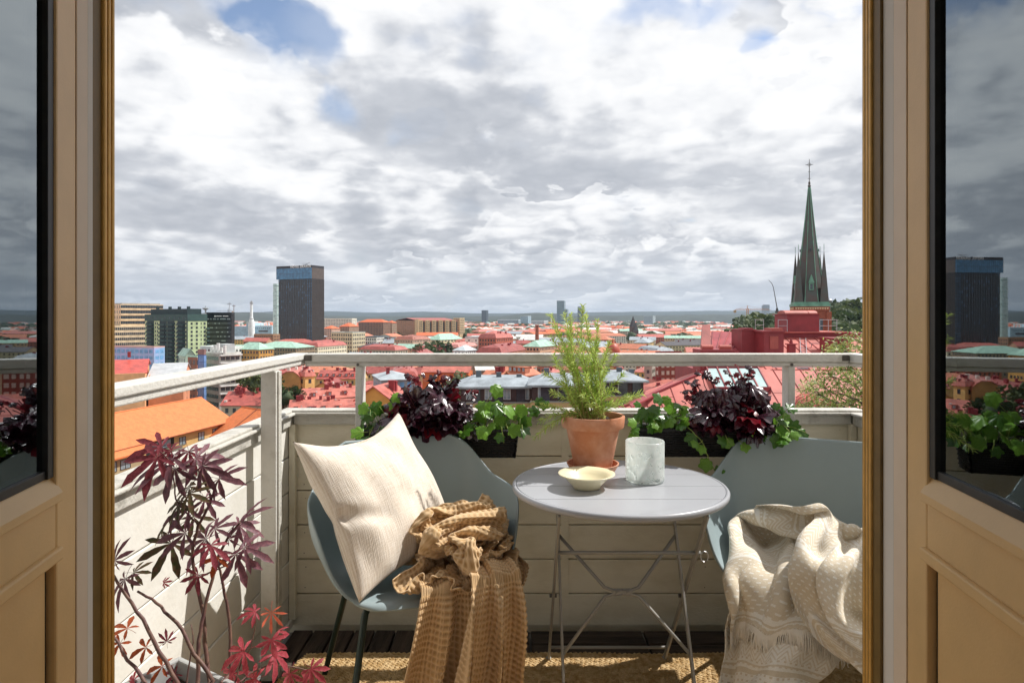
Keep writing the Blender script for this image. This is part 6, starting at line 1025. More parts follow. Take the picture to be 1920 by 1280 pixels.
def facade_windows(m, x0, x1, zt, zb, fl, nx, ww, wh, face, w, d, off=.05, skip=None, rr=None):
    """rows of window boxes on one face of a w x d block (local, centred)"""
    rows = int((zt - zb) / fl)
    L_ = (x1 - x0)
    for r in range(rows):
        z = zt - fl * r - (fl - wh) * .5 - wh
        for i in range(nx):
            if skip and skip(r, i): continue
            c = x0 + L_ * (i + .5) / nx
            if face == 'f': m.box(c - ww / 2, c + ww / 2, -d / 2 - off, -d / 2 + .02, z, z + wh)
            elif face == 'b': m.box(c - ww / 2, c + ww / 2, d / 2 - .02, d / 2 + off, z, z + wh)
            elif face == 'r': m.box(w / 2 - .02, w / 2 + off, c - ww / 2, c + ww / 2, z, z + wh)
            else: m.box(-w / 2 - off, -w / 2 + .02, c - ww / 2, c + ww / 2, z, z + wh)
def roof_mesh(kind, w, d, ze, rise, oh=.5, t=.25, par=None):
    m = MB(); W2, D2 = w / 2 + oh, d / 2 + oh
    if kind == 'flat':
        m.box(-w / 2, w / 2, -d / 2, d / 2, ze + .002, ze + .25); p = .35
        for b in ((-w / 2 - .05, w / 2 + .05, -d / 2 - .05, -d / 2 + p), (-w / 2 - .05, w / 2 + .05, d / 2 - p, d / 2 + .05), (-w / 2 - .05, -w / 2 + p, -d / 2 + p, d / 2 - p), (w / 2 - p, w / 2 + .05, -d / 2 + p, d / 2 - p)):
            m.box(*b, ze + .003, ze + rise)
    elif kind == 'gable':      # ridge along x
        m.add([(-W2, -D2, ze), (W2, -D2, ze), (W2, 0, ze + rise), (-W2, 0, ze + rise), (-W2, D2, ze), (W2, D2, ze),
               (-W2, -D2, ze - t), (W2, -D2, ze - t), (W2, 0, ze + rise - t), (-W2, 0, ze + rise - t), (-W2, D2, ze - t), (W2, D2, ze - t)],
              [(0, 1, 2, 3), (3, 2, 5, 4), (7, 6, 9, 8), (8, 9, 10, 11), (0, 6, 7, 1), (4, 5, 11, 10), (1, 7, 8, 2), (2, 8, 11, 5), (0, 3, 9, 6), (3, 4, 10, 9)])
    elif kind == 'gabley':
        m.add([(-W2, -D2, ze), (-W2, D2, ze), (0, D2, ze + rise), (0, -D2, ze + rise), (W2, -D2, ze), (W2, D2, ze),
               (-W2, -D2, ze - t), (-W2, D2, ze - t), (0, D2, ze + rise - t), (0, -D2, ze + rise - t), (W2, -D2, ze - t), (W2, D2, ze - t)],
              [(3, 2, 1, 0), (4, 5, 2, 3), (6, 7, 8, 9), (9, 8, 11, 10), (0, 1, 7, 6), (5, 4, 10, 11), (1, 2, 8, 7), (2, 5, 11, 8), (3, 0, 6, 9), (4, 3, 9, 10)])
    elif kind == 'hip':
        h = min(W2, D2)
        if W2 >= D2: a, b = (-W2 + h, 0, ze + rise), (W2 - h, 0, ze + rise)
        else: a, b = (0, -D2 + h, ze + rise), (0, D2 - h, ze + rise)
        v = [(-W2, -D2, ze), (W2, -D2, ze), (W2, D2, ze), (-W2, D2, ze), a, b, (-W2, -D2, ze - t), (W2, -D2, ze - t), (W2, D2, ze - t), (-W2, D2, ze - t)]
        if W2 >= D2: f = [(0, 1, 5, 4), (1, 2, 5), (2, 3, 4, 5), (3, 0, 4)]
        else: f = [(0, 1, 4), (1, 2, 5, 4), (2, 3, 5), (3, 0, 4, 5)]
        m.add(v, f + [(0, 6, 7, 1), (1, 7, 8, 2), (2, 8, 9, 3), (3, 9, 6, 0), (9, 8, 7, 6)])
    elif kind == 'mansard':
        i = min(w, d) * .14; hm = rise * .62
        v = [(-W2, -D2, ze), (W2, -D2, ze), (W2, D2, ze), (-W2, D2, ze), (-W2 + i, -D2 + i, ze + hm), (W2 - i, -D2 + i, ze + hm), (W2 - i, D2 - i, ze + hm), (-W2 + i, D2 - i, ze + hm)]
        h = min(W2, D2) - i
        if W2 >= D2: v += [(-W2 + i + h, 0, ze + rise), (W2 - i - h, 0, ze + rise)]; top = [(4, 5, 9, 8), (5, 6, 9), (6, 7, 8, 9), (7, 4, 8)]
        else: v += [(0, -D2 + i + h, ze + rise), (0, D2 - i - h, ze + rise)]; top = [(4, 5, 8), (5, 6, 9, 8), (6, 7, 9), (7, 4, 8, 9)]
        m.add(v, [(0, 1, 5, 4), (1, 2, 6, 5), (2, 3, 7, 6), (3, 0, 4, 7), (3, 2, 1, 0)] + top)
    return m
def wall_mesh(kind, w, d, z0, ze, rise):
    m = MB(); m.box(-w / 2, w / 2, -d / 2, d / 2, z0, ze - .02)
    k = rise * .94
    if kind == 'gable':
        for x in (-w / 2, w / 2 - .3): m.add([(x, -d / 2, ze - .03), (x + .3, -d / 2, ze - .03), (x + .3, d / 2, ze - .03), (x, d / 2, ze - .03), (x, 0, ze + k), (x + .3, 0, ze + k)], [(0, 1, 5, 4), (1, 2, 5), (2, 3, 4, 5), (3, 0, 4)])
    if kind == 'gabley':
        for y in (-d / 2, d / 2 - .3): m.add([(-w / 2, y, ze - .03), (-w / 2, y + .3, ze - .03), (w / 2, y + .3, ze - .03), (w / 2, y, ze - .03), (0, y, ze + k), (0, y + .3, ze + k)], [(0, 4, 5, 1), (1, 5, 2), (2, 5, 4, 3), (3, 4, 0)])
    return m
def roof_z(kind, w, d, ze, rise, x, y, oh=.5):
    W2, D2 = w / 2 + oh, d / 2 + oh
    if kind == 'gable': return ze + rise * (1 - abs(y) / D2)
    if kind == 'gabley': return ze + rise * (1 - abs(x) / W2)
    if kind == 'hip': h = min(W2, D2); return ze + rise * min(1, min((W2 - abs(x)) / h, (D2 - abs(y)) / h))
    if kind == 'mansard': return ze + rise * .7
    return ze + .25
def house(label, x, y, w, d, rot, ze, rise, kind, wall, roof, name='house', cat='house', group=None, fl=3.2, ww=1.1, wh=1.6, gap=2.6, chim=2, dormers=0, z0=G, rr=None, winmat=None, chmat=None, vis=30, faces=None, wins=True):
    rr = rr or random.Random(hash((round(x), round(y))) & 0xffff)
    t = thing(name, label, cat, (x, y, 0), rot, group)
    wall_mesh(kind, w, d, z0, ze, rise).build('wall', wall, t)
    roof_mesh(kind, w, d, ze, rise).build('roof', roof, t)
    if wins:
        m = MB(); zb = max(ze - vis, z0 + 1)
        c = Vector((-x, -y)); cr, sr = math.cos(rot), math.sin(rot)
        for f, n in (('f', (0, -1)), ('r', (1, 0)), ('l', (-1, 0)), ('b', (0, 1))):
            wn = Vector((n[0] * cr - n[1] * sr, n[0] * sr + n[1] * cr))
            if wn.dot(c) < .02 * c.length: continue
            L_ = w if f in 'fb' else d
            facade_windows(m, -L_ / 2 + .6, L_ / 2 - .6, ze - .3, zb, fl, max(1, int(L_ / gap)), ww, wh, f, w, d)
        if m.v: stuff(m.build('windows', winmat or m_glass_dk, t))
    cm = chmat or m_red_dk
    for i in range(chim):
        cx_ = rr.uniform(-.42, .42) * w; cy_ = rr.uniform(-.2, .2) * d; cw = rr.uniform(.8, 1.6); ch = rr.uniform(1.0, 1.8)
        if kind in ('gable',): cy_ *= .5
        zc = roof_z(kind, w, d, ze, rise, cx_, cy_)
        m = MB(); m.box(cx_ - cw / 2, cx_ + cw / 2, cy_ - .45, cy_ + .45, zc - 1.0, zc + ch); m.box(cx_ - cw / 2 - .12, cx_ + cw / 2 + .12, cy_ - .57, cy_ + .57, zc + ch + .002, zc + ch + .15)
        m.build('chimney', cm, t)
    if vis == 12 and wins and y < 500:
        ms = [MB(), MB()]
        for i in range(rr.randint(8, 14)):
            q = ms[i % 2]; cx_ = rr.uniform(-.46, .46) * w; cy_ = rr.uniform(-.42, .42) * d; zc = roof_z(kind, w, d, ze, rise, cx_, cy_); s = rr.uniform(.2, .5)
            q.box(cx_ - s, cx_ + s, cy_ - s * .7, cy_ + s * .7, zc - .4, zc + rr.uniform(.12, .7))
        stuff(ms[0].build('roof_hatches', MC('#d9d6d0'), t)); stuff(ms[1].build('roof_vents', m_red_dk, t))
    if dormers:
        for i in range(dormers):
            for side in ((-1,) if kind != 'mansard' else (-1,)):
                L_ = w; cx_ = -L_ / 2 + L_ * (i + .5) / dormers; yy = side * (d / 2) * .72; zz = roof_z('gable', w, d, ze, rise, cx_, yy) if kind != 'mansard' else ze + .5
                m = MB(); m.box(cx_ - .7, cx_ + .7, yy - .9, yy + 1.6, zz - .4, zz + 1.2); m.box(cx_ - .85, cx_ + .85, yy - 1.05, yy + 1.7, zz + 1.202, zz + 1.32)
                dm = m.build('dormer', roof, t)
                m = MB(); m.box(cx_ - .42, cx_ + .42, yy - .93, yy - .89, zz - .05, zz + 1.0); m.build('dormer_window', winmat or m_glass_lt, dm)
    return t
def corner(px0, pxm, px1, Yn, phi):
    """block seen on its corner: near corner at pxm, its left face ending at px0, its right face at px1"""
    c, s = math.cos(phi), math.sin(phi); xn = (pxm - 960) * Yn / FPX; p0 = px0 - 960; p1 = px1 - 960
    a = (xn * FPX - p0 * Yn) / (FPX * c + p0 * s); b = (p1 * Yn - FPX * xn) / (FPX * s - p1 * c)
    ux = Vector((c, -s)); uy = Vector((s, c)); ctr = Vector((xn, Yn)) - ux * a / 2 + uy * b / 2
    return ctr.x, ctr.y, a, b, -phi
def zat(py, Y): return EYE - (py - 594) * Y / FPX
FAR = 'landmarks and blocks far across the city'

# ---- ground, hills
def ground():
    m = MB(); n = 60
    m.add([(-26000, -600, G), (26000, -600, G), (26000, 26000, G), (-26000, 26000, G)], [(0, 1, 2, 3)])
    structure(m.build('ground', M('town_ground', rgb('#8a8276'), rough=.9, col2=rgb('#4d5448'), vs=.006, detail=10)))
def hills(name, Y, prof, col, depth=1800, seed=0, amp=7):
    # prof: (px, py of the skyline)
    xs = np.linspace(prof[0][0], prof[-1][0], 240); m = MB(); rows = []
    for k, (fy, fz) in enumerate(((0, 0), (.12, .45), (.3, .8), (.5, 1.0), (1.0, .6))):
        for px in xs:
            py = np.interp(px, [p[0] for p in prof], [p[1] for p in prof])
            x = (px - 960) * Y / FPX; top = zat(py, Y) - G + amp * (mn.noise(Vector((x * .002, seed, 0))) + .6 * mn.noise(Vector((x * .011, seed, 3))) + .35 * mn.noise(Vector((x * .04, seed, 5))))
            rows.append((x * (1 + (fy - .5) * depth / Y), Y + (fy - .5) * depth, G + max(top, 2) * fz - (3 if k == 0 else 0) + (amp * .6 * mn.noise(Vector((x * .006, fy * 9, seed))) if 0 < k < 3 else 0)))
    n = len(xs); m.add(rows, [(j * n + i, j * n + i + 1, (j + 1) * n + i + 1, (j + 1) * n + i) for j in range(4) for i in range(n - 1)])
    return structure(m.build(name, M(name + '_wood', col, rough=.95, var=.4, vs=.01, detail=9), smooth=True))
ground()
hills('hills', 9000, [(-2400, 586), (-300, 588), (100, 588), (440, 587), (520, 584), (620, 583), (700, 586), (800, 584), (900, 587), (1000, 588), (1100, 586), (1200, 584), (1400, 582), (1700, 580), (2200, 584), (4300, 588)], (.030, .042, .034), 2600, 1, 12)
hills('hill_ridge', 5200, [(-1800, 593), (200, 590), (430, 586), (480, 585), (530, 590), (700, 593), (940, 592), (990, 587), (1020, 587), (1080, 592), (1250, 590), (1500, 588), (1900, 586), (3400, 590)], (.036, .045, .030), 1500, 5, 8)

# ---- trees
def leaf_mat(name, a, b): return M(name, a, rough=.7, col2=b, vs=.9, detail=3, sub=.25)
m_fol = leaf_mat('far_foliage', (.030, .055, .018), (.075, .115, .035)); m_fol2 = leaf_mat('far_foliage_b', (.045, .07, .02), (.13, .16, .05)); m_bark = M('bark', (.10, .075, .055), rough=.9)
def crown_mb(r, h, n, seed, leaf=.5, squash=.8):
    rr = random.Random(seed); m = MB(); cl = [(Vector((rr.gauss(0, .45), rr.gauss(0, .45), rr.uniform(-.55, .6))) , rr.uniform(.28, .5)) for _ in range(16)]
    for i in range(n):
        c, cr_ = rr.choice(cl); v = Vector((rr.gauss(0, 1), rr.gauss(0, 1), rr.gauss(0, 1))).normalized() * cr_ * rr.uniform(.72, 1.05)
        p = c + v; p = Vector((p.x * r, p.y * r, p.z * h)); s = leaf * rr.uniform(.6, 1.4)
        a = Vector((rr.gauss(0, 1), rr.gauss(0, 1), rr.gauss(0, 1))).normalized(); b = a.orthogonal().normalized()
        m.add([p - a * s - b * s * .5, p + a * s * .2 - b * s, p + a * s, p + b * s], [(0, 1, 2, 3)])
    return m
def solid_crown(r, h, seed):
    m = MB(); n1, n2 = 10, 14; rr = seed * 7.3
    def f(u, v):
        th = v * PI; ph = u * 2 * PI; d = Vector((math.sin(th) * math.cos(ph), math.sin(th) * math.sin(ph), math.cos(th)))
        k = .62 + .25 * mn.noise(d * 2.2 + Vector((rr, 0, 0))); return (d.x * r * k, d.y * r * k, d.z * h * k)
    m.grid(f, n2, n1); return m
TREES = [crown_mb(1, 1, 1500, s, .085).mesh('crown_mesh', [m_fol, m_fol2][s % 2]) for s in range(4)]
TREEC = [solid_crown(1, 1, s).mesh('crown_core', [m_fol, m_fol2][s % 2], True) for s in range(4)]
TRK = MB().tube([(0, 0, 0), (.02, 0, .5), (0, .02, 1)], [.05, .035, .02], 7).mesh('trunk_mesh', m_bark)
def tree(label, x, y, ztop, r, h, group, zb, k):
    t = thing('tree', label, 'tree', (x, y, zb), k * 1.3, group)
    cz = ztop - zb - h
    inst('crown', TREES[k % 4], t, (0, 0, cz), (0, 0, k), (r * 1.35, r * 1.35, h * 1.25))
    c = inst('crown_inner', TREEC[k % 4], t, (0, 0, cz), (0, 0, k), (r * 1.15, r * 1.15, h * 1.0))
    inst('trunk', TRK, t, (0, 0, -2), (0, 0, 0), (max(r * .9, 5), max(r * .9, 5), cz + 2))
    return t
# wooded hill on the right
def wooded_hill():
    m = MB(); n = 24
    def f(u, v):
        x = 120 + u * 330; y = 330 + v * 420
        e = math.exp(-(((x - 330) / 130) ** 2 + ((y - 520) / 150) ** 2)); return (x, y, G - .5 + 52 * e + 1.5 * mn.noise(Vector((x * .03, y * .03, 0))))
    m.grid(f, n, n); return structure(m.build('wooded_hill', M('hill_grass', (.05, .07, .03), rough=.95, var=.4, vs=.1), smooth=True)), f
_, hf = wooded_hill()
rt = random.Random(11)
HT = [(1428, 596, 300, 10), (1447, 590, 330, 11), (1462, 592, 360, 10), (1420, 606, 280, 8), (1438, 611, 270, 8), (1558, 579, 420, 13), (1572, 570, 430, 13), (1588, 568, 445, 13), (1604, 566, 455, 14), (1618, 567, 470, 14), (1634, 570, 470, 14), (1561, 596, 330, 10), (1577, 590, 345, 10), (1596, 588, 350, 11), (1614, 590, 350, 11), (1633, 590, 350, 11), (1568, 611, 290, 9), (1590, 607, 300, 9), (1610, 606, 300, 9), (1630, 607, 300, 10), (1474, 600, 320, 9), (1655, 575, 460, 14), (1652, 598, 330, 11)]
HLAB = ['beyond the first chimney', 'left of the church tower']
ords = ['first', 'second', 'third', 'fourth', 'fifth', 'sixth', 'seventh', 'eighth', 'ninth', 'tenth', '11th', '12th', '13th', '14th', '15th', '16th', '17th', '18th', '19th', '20th', '21st', '22nd', '23rd', '24th', '25th', '26th', '27th', '28th', '29th', '30th', '31st', '32nd', '33rd', '34th', '35th', '36th', '37th', '38th', '39th', '40th']
_row = {}
for i, (px, py, Y, r) in enumerate(HT):
    side = 'left of the church tower' if px < 1515 else 'right of the church tower'
    rowk = (side, 'skyline' if Y > 400 else ('middle slope' if Y > 315 else 'foot of the slope')); _row.setdefault(rowk, []).append(px)
for i, (px, py, Y, r) in enumerate(HT):
    side = 'left of the church tower' if px < 1515 else 'right of the church tower'
    where = 'skyline' if Y > 400 else ('middle slope' if Y > 315 else 'foot of the slope'); o_ = sorted(_row[(side, where)]).index(px)
    tree('dark tree, %s on the %s %s' % (ords[o_], where, side), (px - 960) * Y / FPX, Y, zat(py, Y), r, r * .95, 'trees on the wooded hill', max(G, zat(py, Y) - 22), i)
# ---------------------------------------------------------------- landmark blocks
def block(label, spec, ytop, wall, roofm, kind='flat', rise=.8, name='office_block', cat='building', fl=3.4, gap=2.6, ww=1.3, wh=1.7, vis=60, chim=0, winmat=None, z0=G, side_wall=None, dormers=0, group=None, chmat=None, ax=None):
    x, y, w, d, rot = corner(*spec); ze = zat(ytop, spec[3])
    return house(label, x, y, w, d, rot, ze, rise, kind, wall, roofm, name, cat, group, fl, ww, wh, gap, chim, dormers, z0, None, winmat, chmat, vis), (w, d, ze)
# hotel tower ------------------------------------------------------
def hotel():
    x, y, w, d, rot = corner(523, 585.5, 607, 800, R(24)); zt = zat(497, 800)
    t = thing('hotel_tower', 'tall dark hotel tower with a blue glass top and HOTEL DRAKEN in white letters', 'hotel', (x, y, 0), rot)
    dk = MC('#332f33', rough=.5); br = MC('#5d524c', rough=.5)
    m = MB(); m.box(-w / 2, w / 2, -d / 2, d / 2, G, zt - 17); m.build('tower_shaft', dk, t)
    ov = 2.6
    m = MB(); m.box(-w / 2 - ov, w / 2 + .3, -d / 2 - 1.6, d / 2, zt - 16.9, zt - 3.2); m.build('glass_crown', M('crown_glass', rgb('#4780ab'), rough=.12, spec=.9, var=.3, vs=.25), t)
    m = MB(); m.box(-w / 2 - ov - .1, w / 2 + .4, -d / 2 - 1.7, d / 2 + .1, zt - 3.19, zt); m.build('parapet_band', dk, t)
    m = MB(); n = 19      # fins and floor bands over the front
    for i in range(n + 1): xx = -w / 2 + w * i / n; m.box(xx - .16, xx + .16, -d / 2 - .55, -d / 2 - .003, G, zt - 17)
    for i in range(14): yy = -d / 2 + d * i / 13; m.box(w / 2 + .003, w / 2 + .55, yy - .28, yy + .28, G, zt - 17)
    stuff(m.build('facade_fins', br, t))
    rr = random.Random(4); m = MB(); m2 = MB(); m3 = MB()
    rows = 26; fh = (zt - 17 - G) / rows
    for r in range(rows):
        z = G + fh * r
        for i in range(n):
            xx = -w / 2 + w * (i + .5) / n; q = (m2 if (i >= 16 or rr.random() < (.06 + .22 * max(0, (r - 13) / 13.)) or (r < 4 and rr.random() < .4)) else m)
            q.box(xx - w / n * .28, xx + w / n * .28, -d / 2 - .18, -d / 2 - .004, z + .3, z + fh - .4)
        for i in range(13):
            yy = -d / 2 + d * (i + .5) / 13
            if rr.random() < .75: m.box(w / 2 + .004, w / 2 + .18, yy - d / 13 * .2, yy + d / 13 * .2, z + .3, z + fh - .4)
    stuff(m.build('windows', m_glass_dk, t)); stuff(m2.build('blue_windows', M('tower_blue', rgb('#52687f'), rough=.2, var=.4, vs=.2), t))
    m = MB()
    for i in range(24): xx = -w / 2 - ov + (w + ov) * i / 24; m.box(xx - .12, xx + .12, -d / 2 - 1.78, -d / 2 - 1.603, zt - 16.9, zt - 3.2)
    m.box(-w / 2 - ov, w / 2 + .3, -d / 2 - 1.8, -d / 2 - 1.604, zt - 10.2, zt - 9.9)
    stuff(m.build('mullions', m_glass_dk, t))
    m = MB(); m.box(w / 2 + .303, w / 2 + .5, -d / 2 - 1.2, d / 2, zt - 16.8, zt - 3.25); m.build('side_cladding', br, t)
    # white letters
    cu = bpy.data.curves.new('sign_text', 'FONT'); cu.body = 'HOTEL DRAKEN'; cu.size = 4.1; cu.extrude = .25; cu.space_character = 1.12; cu.align_x = 'RIGHT'; cu.offset = .0
    o = bpy.data.objects.new('sign_lettering', cu); COL.objects.link(o); o.parent = t; o.location = (w / 2 - .4, -d / 2 - 1.95, zt - 2.9); o.rotation_euler = (R(90), 0, 0)
    cu.materials.append(M('sign_white', (.95, .95, .93), rough=.5)); bpy.context.view_layer.update()
    me = bpy.data.meshes.new_from_object(o.evaluated_get(bpy.context.evaluated_depsgraph_get())); mo = o.matrix_local.copy(); bpy.data.objects.remove(o); o = bpy.data.objects.new('sign_lettering', me); COL.objects.link(o); o.parent = t; o.matrix_local = mo
    m = MB(); m.box(6, 14, -4, 4, zt + .003, zt + 1.6); m.tube([(12, -6, zt + 1.6), (20, -6, zt + 4)], .3, 6); m.tube([(6, -6, zt + 3.0), (17, -6, zt + 3.0)], .25, 6); m.build('roof_hoist', m_steel, t)
hotel()
# chimneys and plant ----------------------------------------------
def chimney_white():
    Y = 900; x = (518 - 960) * Y / FPX; r = 4.1; zt = zat(532, Y)
    t = thing('chimney', 'thick pale green chimney wrapped in a spiral, beside the hotel tower', 'chimney', (x, Y, 0))
    m = MB(); m.lathe([(r * 1.12, G), (r, zt), (r * .8, zt), (r * .8, zt - 2)], 28); shade_auto(m.build('shaft', MC('#cfe2de', rough=.45), t))
    m = MB(); m.tube([(math.cos(a * .35) * (r + .15), math.sin(a * .35) * (r + .15), G + 20 + a * .62) for a in range(0, int((zt - G - 22) / .62))], .28, 5); m.build('spiral', MC('#8fb3b0'), t)
    for k in range(5):
        m = MB(); m.lathe([(r + .1, 0), (r + .5, 0), (r + .5, .6), (r + .1, .6)], 24, (0, 0, zt - 3 - k * 14)); m.build('ring', MC('#9fbcb8'), t)
    Y = 920; x = (471.5 - 960) * Y / FPX; zt = zat(566, Y)
    t = thing('chimney', 'slim white chimney rising from the pale blue plant', 'chimney', (x, Y, 0))
    m = MB(); m.lathe([(4.6, G), (4.6, zat(606, Y)), (3.2, zat(600, Y)), (2.0, zat(594, Y)), (1.55, zt)], 20); shade_auto(m.build('shaft', MC('#e3e6e6'), t))
    m = MB(); m.lathe([(1.6, zt - 3), (2.3, zt - 3), (2.3, zt), (1.3, zt), (1.2, zt + 1.5)], 16); m.build('top_platform', m_steel, t)
    m = MB(); m.lathe([(2.1, 0), (3.1, 0), (3.1, 1.0), (2.1, 1.0)], 16, (0, 0, zat(598, Y))); m.build('ring', m_steel, t)
    bl = MC('#a9c3d2')
    t = thing('power_plant', 'pale blue industrial plant at the foot of the slim white chimney', 'building', ((480 - 960) * 940 / FPX, 940, 0), R(-8))
    for i, (a, b, c, e, zz) in enumerate(((-26, -6, -14, 20, zat(612, 940)), (-5.9, 4, -16, 16, zat(606, 930)), (4.1, 30, -10, 22, zat(611, 940)))):
        m = MB(); m.box(a, b, c, e, G, zz); m.build('hall', bl, t)
        m = MB(); m.box(a - .4, b + .4, c - .4, e + .4, zz + .003, zz + .7); m.build('roof', MC('#cfd6da'), t)
    m = MB(); m.box(10, 24, -10.6, -10.05, zat(622, 930), zat(619, 930)); [m.box(5 + 3 * i, 6.2 + 3 * i, -10.5, -10.004, zat(616, 930), zat(614.5, 930)) for i in range(8)]; stuff(m.build('windows', m_glass_dk, t))
    m = MB(); [m.tube([(8 + 4 * i, 0, zat(611, 940)), (8 + 4 * i, 0, zat(607 - (i % 2) * 2, 940))], 1.1, 8) for i in range(4)]; stuff(m.build('roof_vents', MC('#dfe4e6'), t))
chimney_white()
# dark offices with a white sign ------------------------------------
def dark_office():
    x, y, w, d, rot = corner(387, 434, 440, 455, R(4)); zt = zat(587.5, 455)
    t = thing('office_block', 'black glass office block with a white sign, right of the green apartment block', 'building', (x, y, 0), rot)
    m = MB(); m.box(-w / 2, w / 2, -d / 2, d / 2, G, zt); m.build('wall', MC('#15181b', rough=.25), t)
    m = MB(); m.box(-w / 2 - .1, w / 2 + .1, -d / 2 - .1, d / 2 + .1, zt + .002, zt + .8); m.build('roof', MC('#2c3033'), t)
    rr = random.Random(8); m = MB(); mm = MB()
    for r in range(9):
        z = zt - 4.6 - r * 3.1
        m.box(-w / 2 + .5, w / 2 - .5, -d / 2 - .12, -d / 2 - .003, z, z + 1.3)
        for i in range(16):
            if rr.random() < (.5 if r == 0 else .22): xx = -w / 2 + 1 + i * (w - 2) / 16; mm.box(xx, xx + .8, -d / 2 - .2, -d / 2 - .125, z + .3, z + 1.0)
    stuff(m.build('window_bands', m_glass_dk, t)); stuff(mm.build('window_blinds', MC('#a8b4b4'), t))
    m = MB(); m.box(-3.2, -2.3, -d / 2 - .3, -d / 2 - .01, zt - 2.4, zt - 1.4)
    for i in range(11):
        if i != 5: m.box(-1.9 + i * .82, -1.3 + i * .82, -d / 2 - .3, -d / 2 - .01, zt - 2.2, zt - 1.6)
    m.build('sign', M('sign_white', (.95, .95, .93)), t)
    m = MB(); m.tube([(w / 2 - 2, -d / 2 + 1, zt), (w / 2 - 2, -d / 2 + 1, zt + 8)], .2, 6); m.box(w / 2 - 3.5, w / 2 - .6, -d / 2 + .8, -d / 2 + 1.2, zt + 6.5, zt + 7.1); m.build('mast', m_steel, t)
    t = thing('radio_mast', 'thin red and white mast behind the black office block', 'mast', ((438.5 - 960) * 480 / FPX, 480, 0)); m = MB(); m.tube([(0, 0, G), (0, 0, zat(571, 480))], [.6, .25], 6); m.box(-1.2, 1.2, -.3, .3, zat(574, 480), zat(573, 480)); m.build('pole', MC('#9a8a88'), t)
    t = thing('television_mast', 'round topped tower peeping over the green apartment block', 'tower', ((385.5 - 960) * 900 / FPX, 900, 0)); m = MB(); z = zat(580, 900); m.lathe([(1, G), (1, z - 1), (4.2, z + .8), (4.2, z + 1.8), (1, z + 3), (.3, z + 5)], 16); m.build('shaft', MC('#8d9498'), t)
dark_office()
def green_apartments():
    x, y, w, d, rot = corner(272, 351, 388, 430, R(33)); zt = zat(589, 430)
    t = thing('apartment_block', 'dark and pale green apartment block stepped in bays, left of the black office', 'building', (x, y, 0), rot)
    lt = MC('#b9c79a'); dk = MC('#35504c'); dd = MC('#263a3c')
    m = MB(); m.box(-w / 2, w / 2, -d / 2, d / 2, G, zt - 4.6); m.build('wall', lt, t)
    m = MB(); m.box(-w / 2 - .2, w / 2 + .2, -d / 2 - .2, d / 2 + .2, zt - 4.59, zt); m.build('top_storey', dk, t)
    m = MB(); m.box(-w / 2 + 2, w / 2 + 1.0 - 6, -d / 2 + 3, d / 2 - 1, zt + .003, zt + 3.8); m.build('penthouse', dd, t)
    for i, a in enumerate((-.4, -.1, .12, .33)):
        m = MB(); m.box(w * a, w * a + 1.6, -d / 2 + 5, -d / 2 + 6.6, zt + 3.803, zt + 5.4); m.build('vent', dd, t)
    # balcony bays on the shaded front
    b = MB(); wn = MB(); rail_ = MB()
    for c in (-.36, -.05, .13, .37):
        cx_ = c * w; bw = w * .085
        b.box(cx_ - bw, cx_ + bw, -d / 2 - .15, -d / 2 - .003, G + 6, zt - 4.6)  # flat dark green strips laid on the wall behind the balconies
        for r in range(15):
            z = zt - 7.6 - r * 2.75
            rail_.box(cx_ - bw * .9, cx_ + bw * .9, -d / 2 - 1.7, -d / 2 - .155, z - .15, z + .85)
    for r in range(15):
        z = zt - 7.4 - r * 2.75
        for c in (-.46, -.24, -.19, .02, .06, .22, .27, .47):
            wn.box(c * w - .6, c * w + .6, -d / 2 - .08, -d / 2 - .004, z + .3, z + 1.8)
        for c in (-.28, -.02, .2, .38):
            ww_ = .7 if c != .2 else .3
            wn.box(w / 2 + .004, w / 2 + .08, c * d - ww_, c * d + ww_, z + .3, z + 1.8)
        if 1 <= r < 6: rail_.box(w / 2 + .005, w / 2 + 1.4, d * .46, d * .5 + 1.2, z - .2, z + .8)
    for i in range(9): wn.box(-w / 2 + 2 + i * w / 9, -w / 2 + 3.1 + i * w / 9, -d / 2 - .3, -d / 2 - .204, zt - 3.4, zt - 1.8)
    stuff(b.build('dark_bay_panel', dd, t)); stuff(rail_.build('balconies', dk, t)); stuff(wn.build('windows', m_glass_dk, t))
    m = MB(); m.box(w / 2 + .003, w / 2 + .5, -d / 2 - .5, -d / 2 + .1, G, zt); m.build('downpipe', dd, t)
green_apartments()
